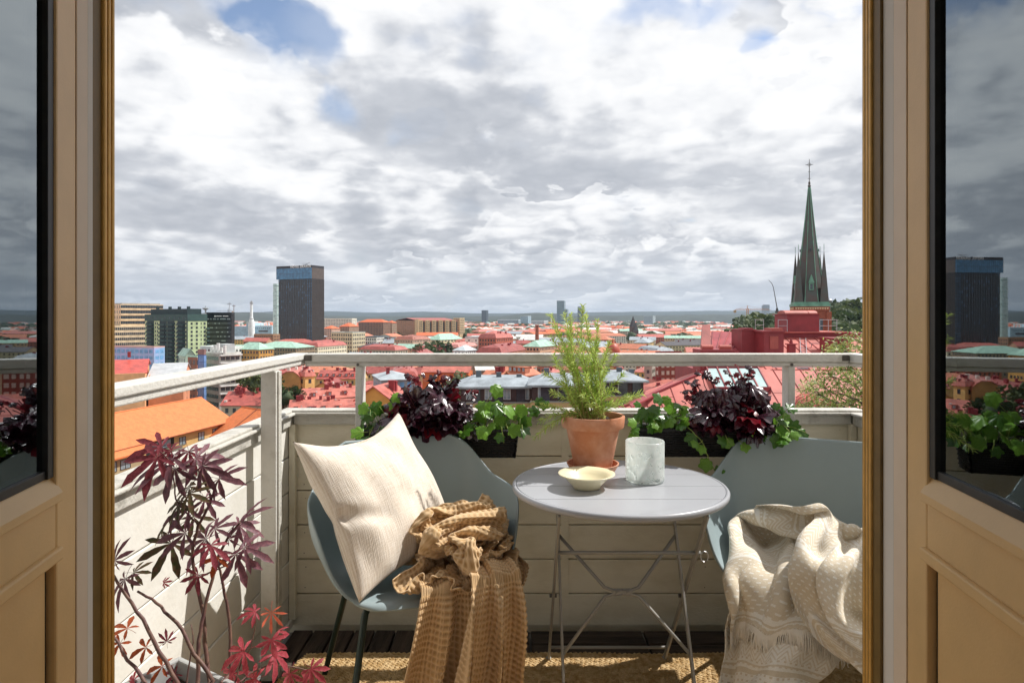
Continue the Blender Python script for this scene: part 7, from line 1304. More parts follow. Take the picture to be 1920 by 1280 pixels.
def beige_office():
    x, y, w, d, rot = corner(120, 226, 306, 560, R(40)); zt = zat(570, 560)
    t = thing('office_block', 'beige office block with rows of tall narrow windows, at the far left', 'building', (x, y, 0), rot)
    be = MC('#dcc3a0')
    m = MB(); m.box(-w / 2, w / 2, -d / 2, d / 2, G, zt); m.build('wall', be, t)
    m = MB(); m.box(-w / 2 + 2, w / 2 - 2, -d / 2 + 2, d / 2 - 2, zt + .003, zt + 1); m.build('roof', m_flat, t)
    b = MB(); wn = MB(); L = d
    for r in range(9):
        z = zt - 3.4 - r * 4.7
        for i in range(26): yy = -L / 2 + L * (i + .5) / 26; wn.box(w / 2 + .003, w / 2 + .12, yy - .62, yy + .62, z, z + 2.5)
        for i in range(14): xx = w / 2 - w * (i + .5) / 30; wn.box(xx - .62, xx + .62, -d / 2 - .12, -d / 2 - .003, z, z + 2.5)
        b.box(w / 2 + .003, w / 2 + .7, -L / 2, L / 2, z - 1.7, z - .7)
    stuff(wn.build('windows', m_glass_dk, t)); stuff(b.build('storey_bands', be, t))
    m = MB(); m.box(w / 2 - 30, w / 2 + 9, -d / 2 - 9, d / 2 * .0, G, zat(611, 545)); m.build('lower_wing', be, t); wn = MB(); z2 = zat(611, 545)
    for r in range(9):
        for i in range(16): yy = -d / 2 - 8.5 + (d / 2 + 8) * (i + .5) / 16; wn.box(w / 2 + 9.003, w / 2 + 9.12, yy - .62, yy + .62, z2 - 3.6 - r * 4.4, z2 - 1.4 - r * 4.4)
        for i in range(12): xx = w / 2 + 8.4 - 2.5 * i; wn.box(xx - .62, xx + .62, -d / 2 - 9.12, -d / 2 - 9.003, z2 - 3.6 - r * 4.4, z2 - 1.4 - r * 4.4)
    stuff(wn.build('windows', m_glass_dk, t))
beige_office()
o, _ = block('low block with lilac and light blue glass walls below the beige office', (150, 289, 309, 340, R(16)), 652, M('lilac_glass', rgb('#a9b4e0'), rough=.2, col2=rgb('#8fb4d8'), vs=.12, lo=.45, hi=.55), MC('#c8a6a0'), 'flat', .6, fl=3.4, gap=3, ww=2.4, wh=1.9, vis=16, winmat=M('window_sky', rgb('#6fa3cf'), rough=.15, var=.3, vs=.3))
def ochre_strip():
    x, y, w, d, rot = corner(205, 225, 280, 262, R(62)); zt = zat(683, 262)
    t = thing('house', 'long orange-beige block with dark balcony bands under a bright red roof', 'house', (x, y, 0), rot)
    m = MB(); m.box(-w / 2, w / 2, -d / 2, d / 2, G, zt); m.build('wall', MC('#e0a878'), t)
    roof_mesh('gabley', w, d, zt, 3.4, .7).build('roof', seamed('bright_red_roof', '#c04a3c'), t)
    m = MB(); b = MB()
    for r in range(6):
        z = zt - 2.9 - r * 3.25; m.box(w / 2 + .003, w / 2 + .3, -d / 2 + .8, d / 2 - .8, z, z + 1.45); b.box(w / 2 + .003, w / 2 + 1.0, -d / 2 + .3, d / 2 - .3, z - 1.1, z - .003)
    stuff(m.build('window_bands', m_glass_dk, t)); stuff(b.build('balcony_fronts', MC('#e8b68a'), t))
    m = MB(); m.box(-w / 2, w / 2, -d / 2 - .3, -d / 2 - .004, G, zt - 1); m.build('glass_gable', M('slate_glass', rgb('#55606a'), rough=.3, var=.3, vs=.3), t)
    m = MB(); m.box(-.8, .6, -d * .12, -d * .02, zt + 4.2, zt + 6.3); m.build('roof_hatch', m_red_dk, t)
ochre_strip()
o, (w_, d_, z_) = block('orange brick block with a pale metal roof and small square windows', (278, 300, 356, 275, R(66)), 690, MC('#d08a66'), MC('#b4b7b9', rough=.5), 'gabley', 3.6, name='house', cat='house', fl=3.1, gap=4.2, ww=1.5, wh=1.5, vis=24, winmat=m_glass_dk)
m = MB(); m.box(w_ / 2 + .003, w_ / 2 + .25, -d_ / 2 + .2, d_ / 2 - .2, z_ - 3.6, z_ - .35); m.build('attic_band', MC('#b4b8bc'), o)
m = MB(); [m.box(w_ / 2 + .253, w_ / 2 + .33, -d_ / 2 + 1 + 2.1 * i, -d_ / 2 + 1.9 + 2.1 * i, z_ - 2.9, z_ - 1.3) for i in range(int(d_ / 2.1) - 1)]; stuff(m.build('attic_windows', m_glass_dk, o))
block('pale mint gable house squeezed behind the white-roofed brick block', (335, 348, 366, 300, R(50)), 668, MC('#bcd6c4'), m_mint, 'gable', 3.5, name='house', cat='house', gap=4, vis=14)
block('brown and cream stair block with a mint roof beside the blue glass bay', (352, 369, 376, 292, R(30)), 670, MC('#96664f'), m_mint, 'flat', .6, fl=4, gap=3, ww=1.8, wh=2.2, vis=24)
block('narrow bay clad in blue glass on the grey office', (371, 383, 386, 285, R(20)), 665, M('bay_glass', rgb('#4f74ad'), rough=.15, var=.25, vs=.4), MC('#8d6d68'), 'flat', 2.4, fl=3, gap=1.6, ww=1.4, wh=2.7, vis=30, winmat=M('bay_glass_b', rgb('#6f93c4'), rough=.12, var=.2, vs=.3))
o, (w_, d_, z_) = block('grey office with white sun-screen bands and rooftop plant', (384, 411, 452, 300, R(40)), 664, MC('#a9a59c'), MC('#c9c8c2'), 'flat', .7, fl=3.6, gap=2.2, ww=2.0, wh=1.7, vis=26)
m = MB(); [m.box(w_ / 2 + .003, w_ / 2 + 1.5, -d_ / 2, d_ / 2, z_ - .8 - 3.6 * r, z_ - .2 - 3.6 * r) for r in range(6)]; stuff(m.build('sun_screens', MC('#e2e2de'), o))
m = MB(); m.box(-w_ * .2, w_ * .3, -d_ * .1, d_ * .35, z_ + .3, z_ + 4.5); m.build('roof_plant', MC('#b8bcbc'), o)
for i in range(5):
    m = MB(); m.tube([(-w_ * .3 + i * 3.2, -d_ * .3, z_ + .3), (-w_ * .3 + i * 3.2, -d_ * .3, z_ + 3 + (i % 3))], .8, 8); m.build('vent', MC('#dcdcd8'), o)
block('white low roofs with silver ducts before the black office', (375, 440, 466, 400, R(18)), 652, MC('#cfd4cf'), MC('#dde3dd'), 'flat', .8, vis=8)
block('ochre office under a shallow copper-green roof, below the hotel tower', (440, 486, 513, 400, R(24)), 655, MC('#c9964f'), m_mint, 'hip', 4.2, fl=3.3, gap=2.4, ww=1.3, wh=1.6, vis=26)
block('long brown building with a pale green roof at the foot of the hotel tower', (470, 555, 590, 520, R(14)), 652, MC('#8f7a60'), m_mint, 'hip', 4.6, fl=3.2, gap=2.4, vis=18)
block('brown brick warehouse in front of the pale blue plant', (476, 512, 525, 760, R(20)), 628, MC('#9a7458'), MC('#a5825f'), 'flat', 1.0, fl=3.4, gap=2.6, vis=12)
block('red roofed long house between the plant and the green-roofed office', (456, 500, 512, 620, R(15)), 640, MC('#c08f74'), RED[0], 'gable', 3.4, name='house', cat='house', vis=8)
block('cream red-roofed house at the foot of the hotel tower, left of the grey office slab', (560, 596, 650, 560, R(20)), 650, MC('#e8dcc0'), RED[1], 'mansard', 5, name='house', cat='house', vis=10, chim=3, dormers=6)
block('grey and cream slab office with a mint plinth roof, right of the hotel tower', (621, 661, 685, 640, R(24)), 624, MC('#cfc2a2'), MC('#b6b8b0'), 'flat', .8, fl=4.0, gap=2.9, ww=1.6, wh=2.0, vis=24)
block('white office with square punched windows, behind the pale slab office', (684, 706, 729, 720, R(18)), 633, MC('#e0dbd0'), MC('#6d7478'), 'flat', 1.6, fl=3.6, gap=2.8, ww=1.6, wh=2.0, vis=20)
block('dark glass link building beside the white punched-window office', (716, 727, 742, 735, R(24)), 634, MC('#858a86'), MC('#555b5e'), 'flat', 1.2, fl=3.4, gap=2.4, ww=2.2, wh=2.0, vis=20)
block('pinkish stone block with a brown hipped roof and rows of dormers', (739, 774, 807, 690, R(34)), 637, MC('#d6b49c'), seamed('brown_roof', '#9c5b47'), 'mansard', 5.2, fl=3.3, gap=2.5, ww=1.2, wh=1.7, vis=20, dormers=8)
block('pale green roofed hall next to the pinkish stone block', (800, 826, 868, 760, R(30)), 637, MC('#cfc4a0'), m_mint, 'hip', 7.0, fl=3.2, gap=6, wh=1.2, ww=4, vis=12)
# the long row of bay-fronted apartments
def apartment_row():
    x, y, w, d, rot = corner(742, 784, 858, 1080, R(62)); zt = zat(601, 1080)
    t = thing('apartment_row', 'long beige apartment row with projecting bays and a red roof, far centre', 'apartments', (x, y, 0), rot)
    be = MC('#dcbd92'); m = MB(); m.box(-w / 2, w / 2, -d / 2, d / 2, G, zt); m.build('wall', MC('#b0805f'), t)
    roof_mesh('gabley', w, d, zt, 4.5, .6).build('roof', RED[1], t)
    wn = MB(); dk = MB(); nb = 6
    for i in range(nb):
        y0 = -d / 2 + d * i / nb; m = MB(); m.box(w / 2 + .003, w / 2 + 2.2, y0 + .5, y0 + d / nb * .62, G, zt + 1.2); m.build('bay', be, t)
        dk.box(w / 2 + .003, w / 2 + .6, y0 + d / nb * .64, y0 + d / nb * .96, G, zt - 2)
        for r in range(8):
            z = zt - 3 - r * 3.1
            for q in (.14, .36): wn.box(w / 2 + 2.203, w / 2 + 2.35, y0 + d / nb * q, y0 + d / nb * (q + .12), z, z + 1.7)
    for r in range(7):
        for i in range(12): xx = -w / 2 + w * (i + .3) / 12; wn.box(xx, xx + 1.6, -d / 2 - .15, -d / 2 - .003, zt - 3 - r * 3.2, zt - 1.4 - r * 3.2)
    stuff(wn.build('windows', m_glass_dk, t)); stuff(dk.build('balcony_stacks', MC('#5d5348'), t))
    m = MB(); m.box(w / 2 - 14, w / 2 + 2.4, -d / 2 - 1.0, -d / 2 - .004 + .9, G, zt + 2.5); m.build('corner_tower', be, t)
    block('beige end tower with stacked balconies closing the long apartment row', (850, 862, 871, 1150, R(35)), 597, MC('#dcbd92'), MC('#d8c49c'), 'flat', 1, fl=3.1, gap=3, ww=2, wh=1.7, vis=30)
apartment_row()
block('brown brick apartments with an orange roof, left of the beige row', (672, 719, 732, 1060, R(22)), 604, MC('#94735f'), M('orange_tile_far', rgb('#cf6a42'), rough=.8), 'hip', 5, fl=3.1, gap=3, ww=1.6, wh=1.7, vis=28)
block('grey-brown house wedged between the two far apartment rows', (724, 735, 744, 1090, R(30)), 605, MC('#b59a84'), M('orange_tile_far', rgb('#cf6a42')), 'hip', 4, fl=3.1, gap=3, vis=24)
block('long white terraced apartments on the far rise right of the hotel tower', (604, 660, 669, 1500, R(10)), 598, MC('#e0dccb'), MC('#dcd7c4'), 'flat', 1.2, fl=3.2, gap=4, ww=3, wh=1.6, vis=24)
block('house with orange roof just right of the hotel tower', (604, 622, 638, 1000, R(20)), 616, MC('#d9b09a'), M('orange_tile_far', rgb('#cf6a42')), 'hip', 4.5, fl=3.1, gap=3, vis=14)
block('orange-roofed mansion below the long white terrace', (636, 655, 673, 1020, R(20)), 612, MC('#a98d78'), M('orange_tile_far', rgb('#cf6a42')), 'hip', 5.5, fl=3.1, gap=3, vis=18)
# far towers
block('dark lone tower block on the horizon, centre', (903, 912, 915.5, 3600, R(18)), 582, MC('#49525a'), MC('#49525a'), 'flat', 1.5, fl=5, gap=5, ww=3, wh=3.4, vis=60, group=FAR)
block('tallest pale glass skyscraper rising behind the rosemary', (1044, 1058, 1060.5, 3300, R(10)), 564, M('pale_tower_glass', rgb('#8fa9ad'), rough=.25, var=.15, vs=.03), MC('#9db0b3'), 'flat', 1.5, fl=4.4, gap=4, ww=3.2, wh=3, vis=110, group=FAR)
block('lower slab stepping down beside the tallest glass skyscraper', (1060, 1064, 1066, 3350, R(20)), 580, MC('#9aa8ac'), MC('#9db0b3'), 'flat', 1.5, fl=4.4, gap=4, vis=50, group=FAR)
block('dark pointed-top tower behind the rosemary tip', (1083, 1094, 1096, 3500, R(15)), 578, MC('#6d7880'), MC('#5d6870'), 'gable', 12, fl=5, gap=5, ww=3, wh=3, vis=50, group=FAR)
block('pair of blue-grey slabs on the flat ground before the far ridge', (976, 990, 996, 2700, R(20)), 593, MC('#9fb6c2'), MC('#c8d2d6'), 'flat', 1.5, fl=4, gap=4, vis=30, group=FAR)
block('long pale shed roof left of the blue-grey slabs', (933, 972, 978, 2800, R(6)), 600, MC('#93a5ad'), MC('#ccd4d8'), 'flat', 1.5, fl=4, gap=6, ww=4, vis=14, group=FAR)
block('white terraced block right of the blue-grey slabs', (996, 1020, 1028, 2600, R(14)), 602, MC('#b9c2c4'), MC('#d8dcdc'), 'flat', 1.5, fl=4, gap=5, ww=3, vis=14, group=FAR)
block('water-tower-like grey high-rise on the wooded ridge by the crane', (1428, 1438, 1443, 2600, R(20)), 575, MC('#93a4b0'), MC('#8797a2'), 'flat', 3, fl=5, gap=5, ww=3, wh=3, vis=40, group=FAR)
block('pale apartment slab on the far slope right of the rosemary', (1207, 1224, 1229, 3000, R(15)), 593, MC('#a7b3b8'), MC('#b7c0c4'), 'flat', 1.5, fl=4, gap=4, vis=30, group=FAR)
# red turreted quarter centre
block('red brick school block with dormered red roofs, left of the rosemary', (897, 930, 962, 560, R(30)), 634, MC('#b5624d'), RED[0], 'mansard', 6, fl=3.4, gap=3, vis=16, dormers=6, chim=4)
block('pale block under a copper-green hipped roof, behind the red chimneys', (980, 1012, 1045, 470, R(28)), 650, MC('#c9a184'), m_mint, 'hip', 4.4, vis=14, chim=1)
block('white-walled department store with grey roof equipment', (872, 900, 925, 640, R(20)), 634, MC('#e0dcd2'), MC('#b8bcbc'), 'flat', 1.5, fl=4, gap=6, vis=10)
block('dark red roof block in front of the white store, just over the railing', (893, 940, 985, 420, R(20)), 662, MC('#c98a70'), RED[3], 'mansard', 5.5, vis=14, chim=5, dormers=6)
block('pink-roofed stone house with dormers, behind the pale green hall', (830, 860, 895, 600, R(24)), 651, MC('#b89484'), seamed('pink_roof', '#d08a80'), 'mansard', 4.2, vis=14, chim=3, dormers=6)
block('white domed glass house just over the railing', (850, 872, 893, 430, R(30)), 657, MC('#cfd4d6'), MC('#c2cdd2'), 'hip', 3.2, name='house', cat='house', vis=10)
def spire(label, px, ytop, ybase, Y, r, col, tower_col, cat='church'):
    t = thing('church_spire', label, cat, ((px - 960) * Y / FPX, Y, 0), .4)
    zb = zat(ybase, Y); zt = zat(ytop, Y)
    m = MB(); m.box(-r, r, -r, r, G, zb); m.build('tower', MC(tower_col), t)
    m = MB(); m.add([(-r, -r, zb), (r, -r, zb), (r, r, zb), (-r, r, zb), (0, 0, zt)], [(0, 1, 4), (1, 2, 4), (2, 3, 4), (3, 0, 4), (3, 2, 1, 0)]); m.build('spire', MC(col), t)
spire('small dark church spire far off, right of the rosemary', 1187, 592, 612, 1100, 4.5, '#3f3a3c', '#5d4a44')
spire('slim dark spire beside the small church spire', 1192.5, 604, 620, 1080, 3, '#4a4648', '#5d4a44')
def round_stack(label, px, ytop, Y, r, col):
    t = thing('chimney', label, 'chimney', ((px - 960) * Y / FPX, Y, 0)); m = MB(); m.lathe([(r * 1.6, G), (r * 1.3, zat(640, Y)), (r, zat(ytop, Y))], 14); m.build('shaft', MC(col), t)
    m = MB(); m.lathe([(r, 0), (r * 1.35, 0), (r * 1.35, 1), (r * .8, 1)], 14, (0, 0, zat(ytop, Y) - .9)); m.build('rim', MC(col), t)
round_stack('tall brown brick factory chimney left of the rosemary', 1007, 609, 620, 1.5, '#9c5b43')
round_stack('thin white mast-like stack near the glass skyscraper', 1033.5, 592, 2400, 2.2, '#e4e4e0')
round_stack('leaning white cone tower right of the glass skyscraper', 1069.5, 592, 2300, 3, '#e4e4e0')
def dome():
    Y = 330; t = thing('domed_roof', 'terracotta dome with a small lantern, right of the rosemary', 'dome', ((1149 - 960) * Y / FPX, Y, 0)); z = zat(661, Y)
    m = MB(); m.lathe([(3.6, G), (3.6, z)], 8); m.build('drum', MC('#b06a52'), t)
    m = MB(); m.lathe([(3.9, z)] + [(3.7 * math.cos(a) , z + 5.2 * math.sin(a)) for a in [k * PI / 2 / 9 for k in range(9)]] + [(.5, z + 5.1), (.5, z + 6.4), (.05, z + 7.2)], 12); shade_auto(m.build('dome', M('dome_copper', rgb('#b4533c'), rough=.5, var=.15), t), 40)
dome()
# cranes
def tower_crane(label, px, ytop, ybase, Y, x0, x1, col, z_jib):
    t = thing('tower_crane', label, 'crane', ((px - 960) * Y / FPX, Y, 0)); c = MC(col, rough=.5); X = lambda p: (p - px) * Y / FPX
    m = MB(); zt = zat(ytop, Y); r = .9
    for sx in (-r, r):
        for sy in (-r, r): m.bar((sx, sy, G), (sx, sy, zt - 3), .3, .3)
    z = zat(ybase, Y) - 6
    while z < zt - 6: m.bar((-r, -r, z), (r, -r, z + 2.2), .2, .2); m.bar((r, -r, z + 2.2), (-r, -r, z + 4.4), .2, .2); z += 4.4
    m.build('mast', c, t)
    m = MB(); zj = zat(z_jib, Y); m.bar((X(x0), 0, zj), (X(x1), 0, zj), .35, .35); m.bar((X(x0) * .9, 0, zj + 1.4), (X(x1) * .9, 0, zj + 1.4), .25, .25)
    n = 22
    for i in range(n): a = X(x0) * .9 + (X(x1) - X(x0)) * .9 * i / n; b = X(x0) * .9 + (X(x1) - X(x0)) * .9 * (i + 1) / n; m.bar((a, 0, zj + (0 if i % 2 else 1.4)), (b, 0, zj + (1.4 if i % 2 else 0)), .2, .2)
    m.build('jib', c, t)
    m = MB(); m.bar((0, 0, zt - 3), (0, 0, zt), .5, .5); m.bar((0, 0, zt), (X(x0) * .7, 0, zj + 1.4), .12, .12); m.bar((0, 0, zt), (X(x1) * .7, 0, zj + 1.4), .12, .12); m.build('tie_rods', c, t)
    m = MB(); xx = X(x0) if abs(X(x0)) < abs(X(x1)) else X(x1); m.box(xx - 1.2, xx + 1.2, -1, 1, zj - 3, zj - .2); m.build('counterweight', MC('#b59a7c'), t)
tower_crane('yellow tower crane standing left of the church', 1401.5, 573, 612, 700, 1378, 1446, '#d0915a', 581)
tower_crane('distant thin grey crane behind the black office block', 428, 578, 596, 1500, 405, 436, '#6d7276', 583)
t = thing('luffing_crane', 'dark crane with a raised bent jib, left of the church tower', 'crane', ((1457 - 960) * 640 / FPX, 640, 0)); X = lambda p: (p - 1457) * 640 / FPX
m = MB(); m.bar((0, 0, G), (0, 0, zat(578, 640)), 1.6, 1.6); m.add([(-2.6, -1, zat(590, 640)), (2.6, -1, zat(590, 640)), (2.6, 1, zat(590, 640)), (-2.6, 1, zat(590, 640)), (0, 0, zat(574, 640))], [(0, 1, 4), (1, 2, 4), (2, 3, 4), (3, 0, 4)]); m.build('mast', MC('#5a5450'), t)
m = MB(); m.tube([(0, 0, zat(577, 640)), (X(1450), 0, zat(538, 640)), (X(1447), 0, zat(531, 640)), (X(1441), 0, zat(525, 640))], [.5, .35, .3, .2], 6); m.build('jib', MC('#6d6a6a'), t)

# the church -------------------------------------------------------
def church():
    Y = 175; x = (1517.5 - 960) * Y / FPX
    t = thing('church', 'red brick church tower with a tall green copper spire and corner turrets', 'church', (x, Y, 0), R(-17))
    brick = M('church_brick', rgb('#9c5540'), rough=.85, var=.2, vs=2, bump=.3, bs=12); cu = M('copper_slate', rgb('#4f5a55'), rough=.6, col2=rgb('#5c4b45'), vs=.35, detail=6, bump=.25, bs=5); gr = M('verdigris', rgb('#6f9c86'), rough=.6, var=.25, vs=.6)
    zb = zat(570, Y); r = 4.15
    m = MB(); m.box(-r, r, -r, r, G, zb - 1.9); m.build('tower', brick, t)
    m = MB(); m.box(-r - .25, r + .25, -r - .25, r + .25, zb - 1.9 + .003, zb - .7); m.build('brick_cornice', brick, t)
    m = MB(); m.box(-r - .4, r + .4, -r - .4, r + .4, zb - .7, zb); m.build('gutter', gr, t)
    tz = M('tooth_trim', rgb('#e0c49a'), rough=.7); n = 14
    m = MB()
    for i in range(n):
        xx = -r + 2 * r * (i + .5) / n
        for (a, b) in ((1, 0), (0, 1)):
            if a: v = [(xx - .27, -r - .33, zb - 1.0), (xx + .27, -r - .33, zb - 1.0), (xx, -r - .33, zb - 1.55)]
            else: v = [(-r - .33, xx - .27, zb - 1.0), (-r - .33, xx + .27, zb - 1.0), (-r - .33, xx, zb - 1.55)]
            o_ = Vector((0, .07, 0)) if a else Vector((.07, 0, 0)); v = [Vector(q) for q in v]; w = [q + o_ for q in v]
            m.add(v + w, [(0, 1, 2), (5, 4, 3), (0, 3, 4, 1), (1, 4, 5, 2), (2, 5, 3, 0)])
    stuff(m.build('tooth_frieze', tz, t))
    for sx in (-1, 1):
        for sy in (-1, 1):
            m = MB(); m.box(sx * r - .6, sx * r + .6, sy * r - .6, sy * r + .6, G, zb - 2.1); m.build('buttress', brick, t)
    m = MB(); [m.box(q - .8, q + .8, -r - .12, -r - .003, zb - 12, zb - 4) for q in (-1.9, 1.9)]; [m.box(-r - .12, -r - .003, q - .8, q + .8, zb - 12, zb - 4) for q in (-1.9, 1.9)]; m.build('belfry_opening', m_glass_dk, t)
    # broach spire: square skirt to an octagon needle
    z1 = zat(520, Y); zt = zat(352, Y); e = r + .1
    oc = lambda R_, z, o8=PI / 8: [(R_ * math.cos(o8 + k * PI / 4), R_ * math.sin(o8 + k * PI / 4), z) for k in range(8)]
    m = MB(); m.lathe([(4.35, zb + .01), (3.1, z1), (1.75, zat(450, Y)), (.95, zat(400, Y)), (.28, zt)], 8); sp_ = m.build('spire', cu, t); sp_.rotation_euler = (0, 0, PI / 8)
    m = MB()      # ridge rolls, pale green
    for k in range(8):
        a = k * PI / 4; P = [(rr * math.cos(a), rr * math.sin(a), z) for rr, z in ((4.38, zb + .05), (3.13, z1), (1.78, zat(450, Y)), (.98, zat(400, Y)), (.3, zt))]; m.tube(P, .09, 5)
    rr_ = m.build('ridge_rolls', gr, t); rr_.rotation_euler = (0, 0, PI / 8)
    m = MB(); m.box(-e, e, -e, e, zb + .004, zb + .5); m.build('spire_foot', gr, t)
    for k, (sx, sy) in enumerate(((-1, -1), (1, -1), (1, 1), (-1, 1))):      # corner turrets
        c = (sx * (r - 1.0), sy * (r - 1.0)); s = 1.05; zt2 = zat(470, Y)
        m = MB(); m.add([(c[0] - s, c[1] - s, zb + .5), (c[0] + s, c[1] - s, zb + .5), (c[0] + s, c[1] + s, zb + .5), (c[0] - s, c[1] + s, zb + .5), (c[0] - .45, c[1] - .45, zat(510, Y)), (c[0] + .45, c[1] - .45, zat(510, Y)), (c[0] + .45, c[1] + .45, zat(510, Y)), (c[0] - .45, c[1] + .45, zat(510, Y)), (c[0], c[1], zt2)],
                        [(0, 1, 5, 4), (1, 2, 6, 5), (2, 3, 7, 6), (3, 0, 4, 7), (4, 5, 8), (5, 6, 8), (6, 7, 8), (7, 4, 8)])
        tu = m.build('turret', cu, t)
        m = MB(); m.tube([(c[0], c[1], zt2 - .3), (c[0], c[1], zt2 + 1.4)], .07, 5); m.build('finial', gr, tu)
    for s_ in (0, 1, 2, 3):     # gabled lucarnes
        m = MB(); zl = zat(545, Y); m.box(-.55, .55, -3.75, -2.2, zl, zl + 2.0); m.add([(-.75, -3.9, zl + 2.0), (.75, -3.9, zl + 2.0), (.75, -2, zl + 2.0), (-.75, -2, zl + 2.0), (0, -3.9, zl + 4.2), (0, -2, zl + 4.2)], [(0, 1, 4), (1, 2, 5, 4), (2, 3, 5), (3, 0, 4, 5), (3, 2, 1, 0)])
        lu = m.build('lucarne', gr, t); lu.rotation_euler = (0, 0, s_ * PI / 2)
        m = MB(); m.box(-.3, .3, -3.8, -3.753, zl + .3, zl + 1.7); q = m.build('louvre', m_glass_dk, lu)
        m = MB(); m.box(-.18, .18, -2.45, -2.2, zat(472, Y), zat(467, Y)); q = m.build('vent_hole', m_glass_dk, t); q.rotation_euler = (0, 0, s_ * PI / 2)
    m = MB(); m.lathe([(.28, zt), (.42, zt + .5), (.2, zt + .9), (.3, zt + 1.4), (.1, zt + 1.8), (.09, zat(305, Y))], 8); m.build('needle', cu, t)
    m = MB()
    for i, (py, hw) in enumerate(((372, .55), (363, .45), (357, .5), (345, .35), (335, .38), (322, .3))):
        z = zat(py, Y); m.bar((-hw, 0, z), (hw, 0, z), .09, .09); m.bar((0, -hw, z), (0, hw, z), .09, .09)
    z = zat(309, Y); m.bar((-.95, 0, z), (.95, 0, z), .12, .12); m.bar((0, 0, z - 1.2), (0, 0, zat(299, Y)), .12, .12); m.tube([(math.cos(a * PI / 6) * .42, 0, z + math.sin(a * PI / 6) * .42) for a in range(13)], .05, 5)
    m.build('cross', cu, t)
    m = MB(); m.box(-4.2, 4.2, 4.6, 40, G, zb - 16); m.build('nave_wall', brick, t); m = MB(); m.add([(-5, 4.6, zb - 16), (5, 4.6, zb - 16), (5, 40, zb - 16), (-5, 40, zb - 16), (0, 4.6, zb - 8), (0, 40, zb - 8)], [(0, 1, 4), (1, 2, 5, 4), (2, 3, 5), (3, 0, 4, 5), (3, 2, 1, 0)]); m.build('nave_roof', cu, t)
church()
t = thing('floodlight_mast', 'lamp mast on the wooded hill just right of the spire', 'mast', ((1556 - 960) * 300 / FPX, 300, 0)); m = MB(); m.tube([(0, 0, G), (0, 0, zat(566, 300))], .15, 6); m.lathe([(.2, zat(568, 300)), (1.1, zat(564, 300)), (1.1, zat(562.5, 300)), (.2, zat(560, 300))], 10); m.build('pole', m_steel, t)
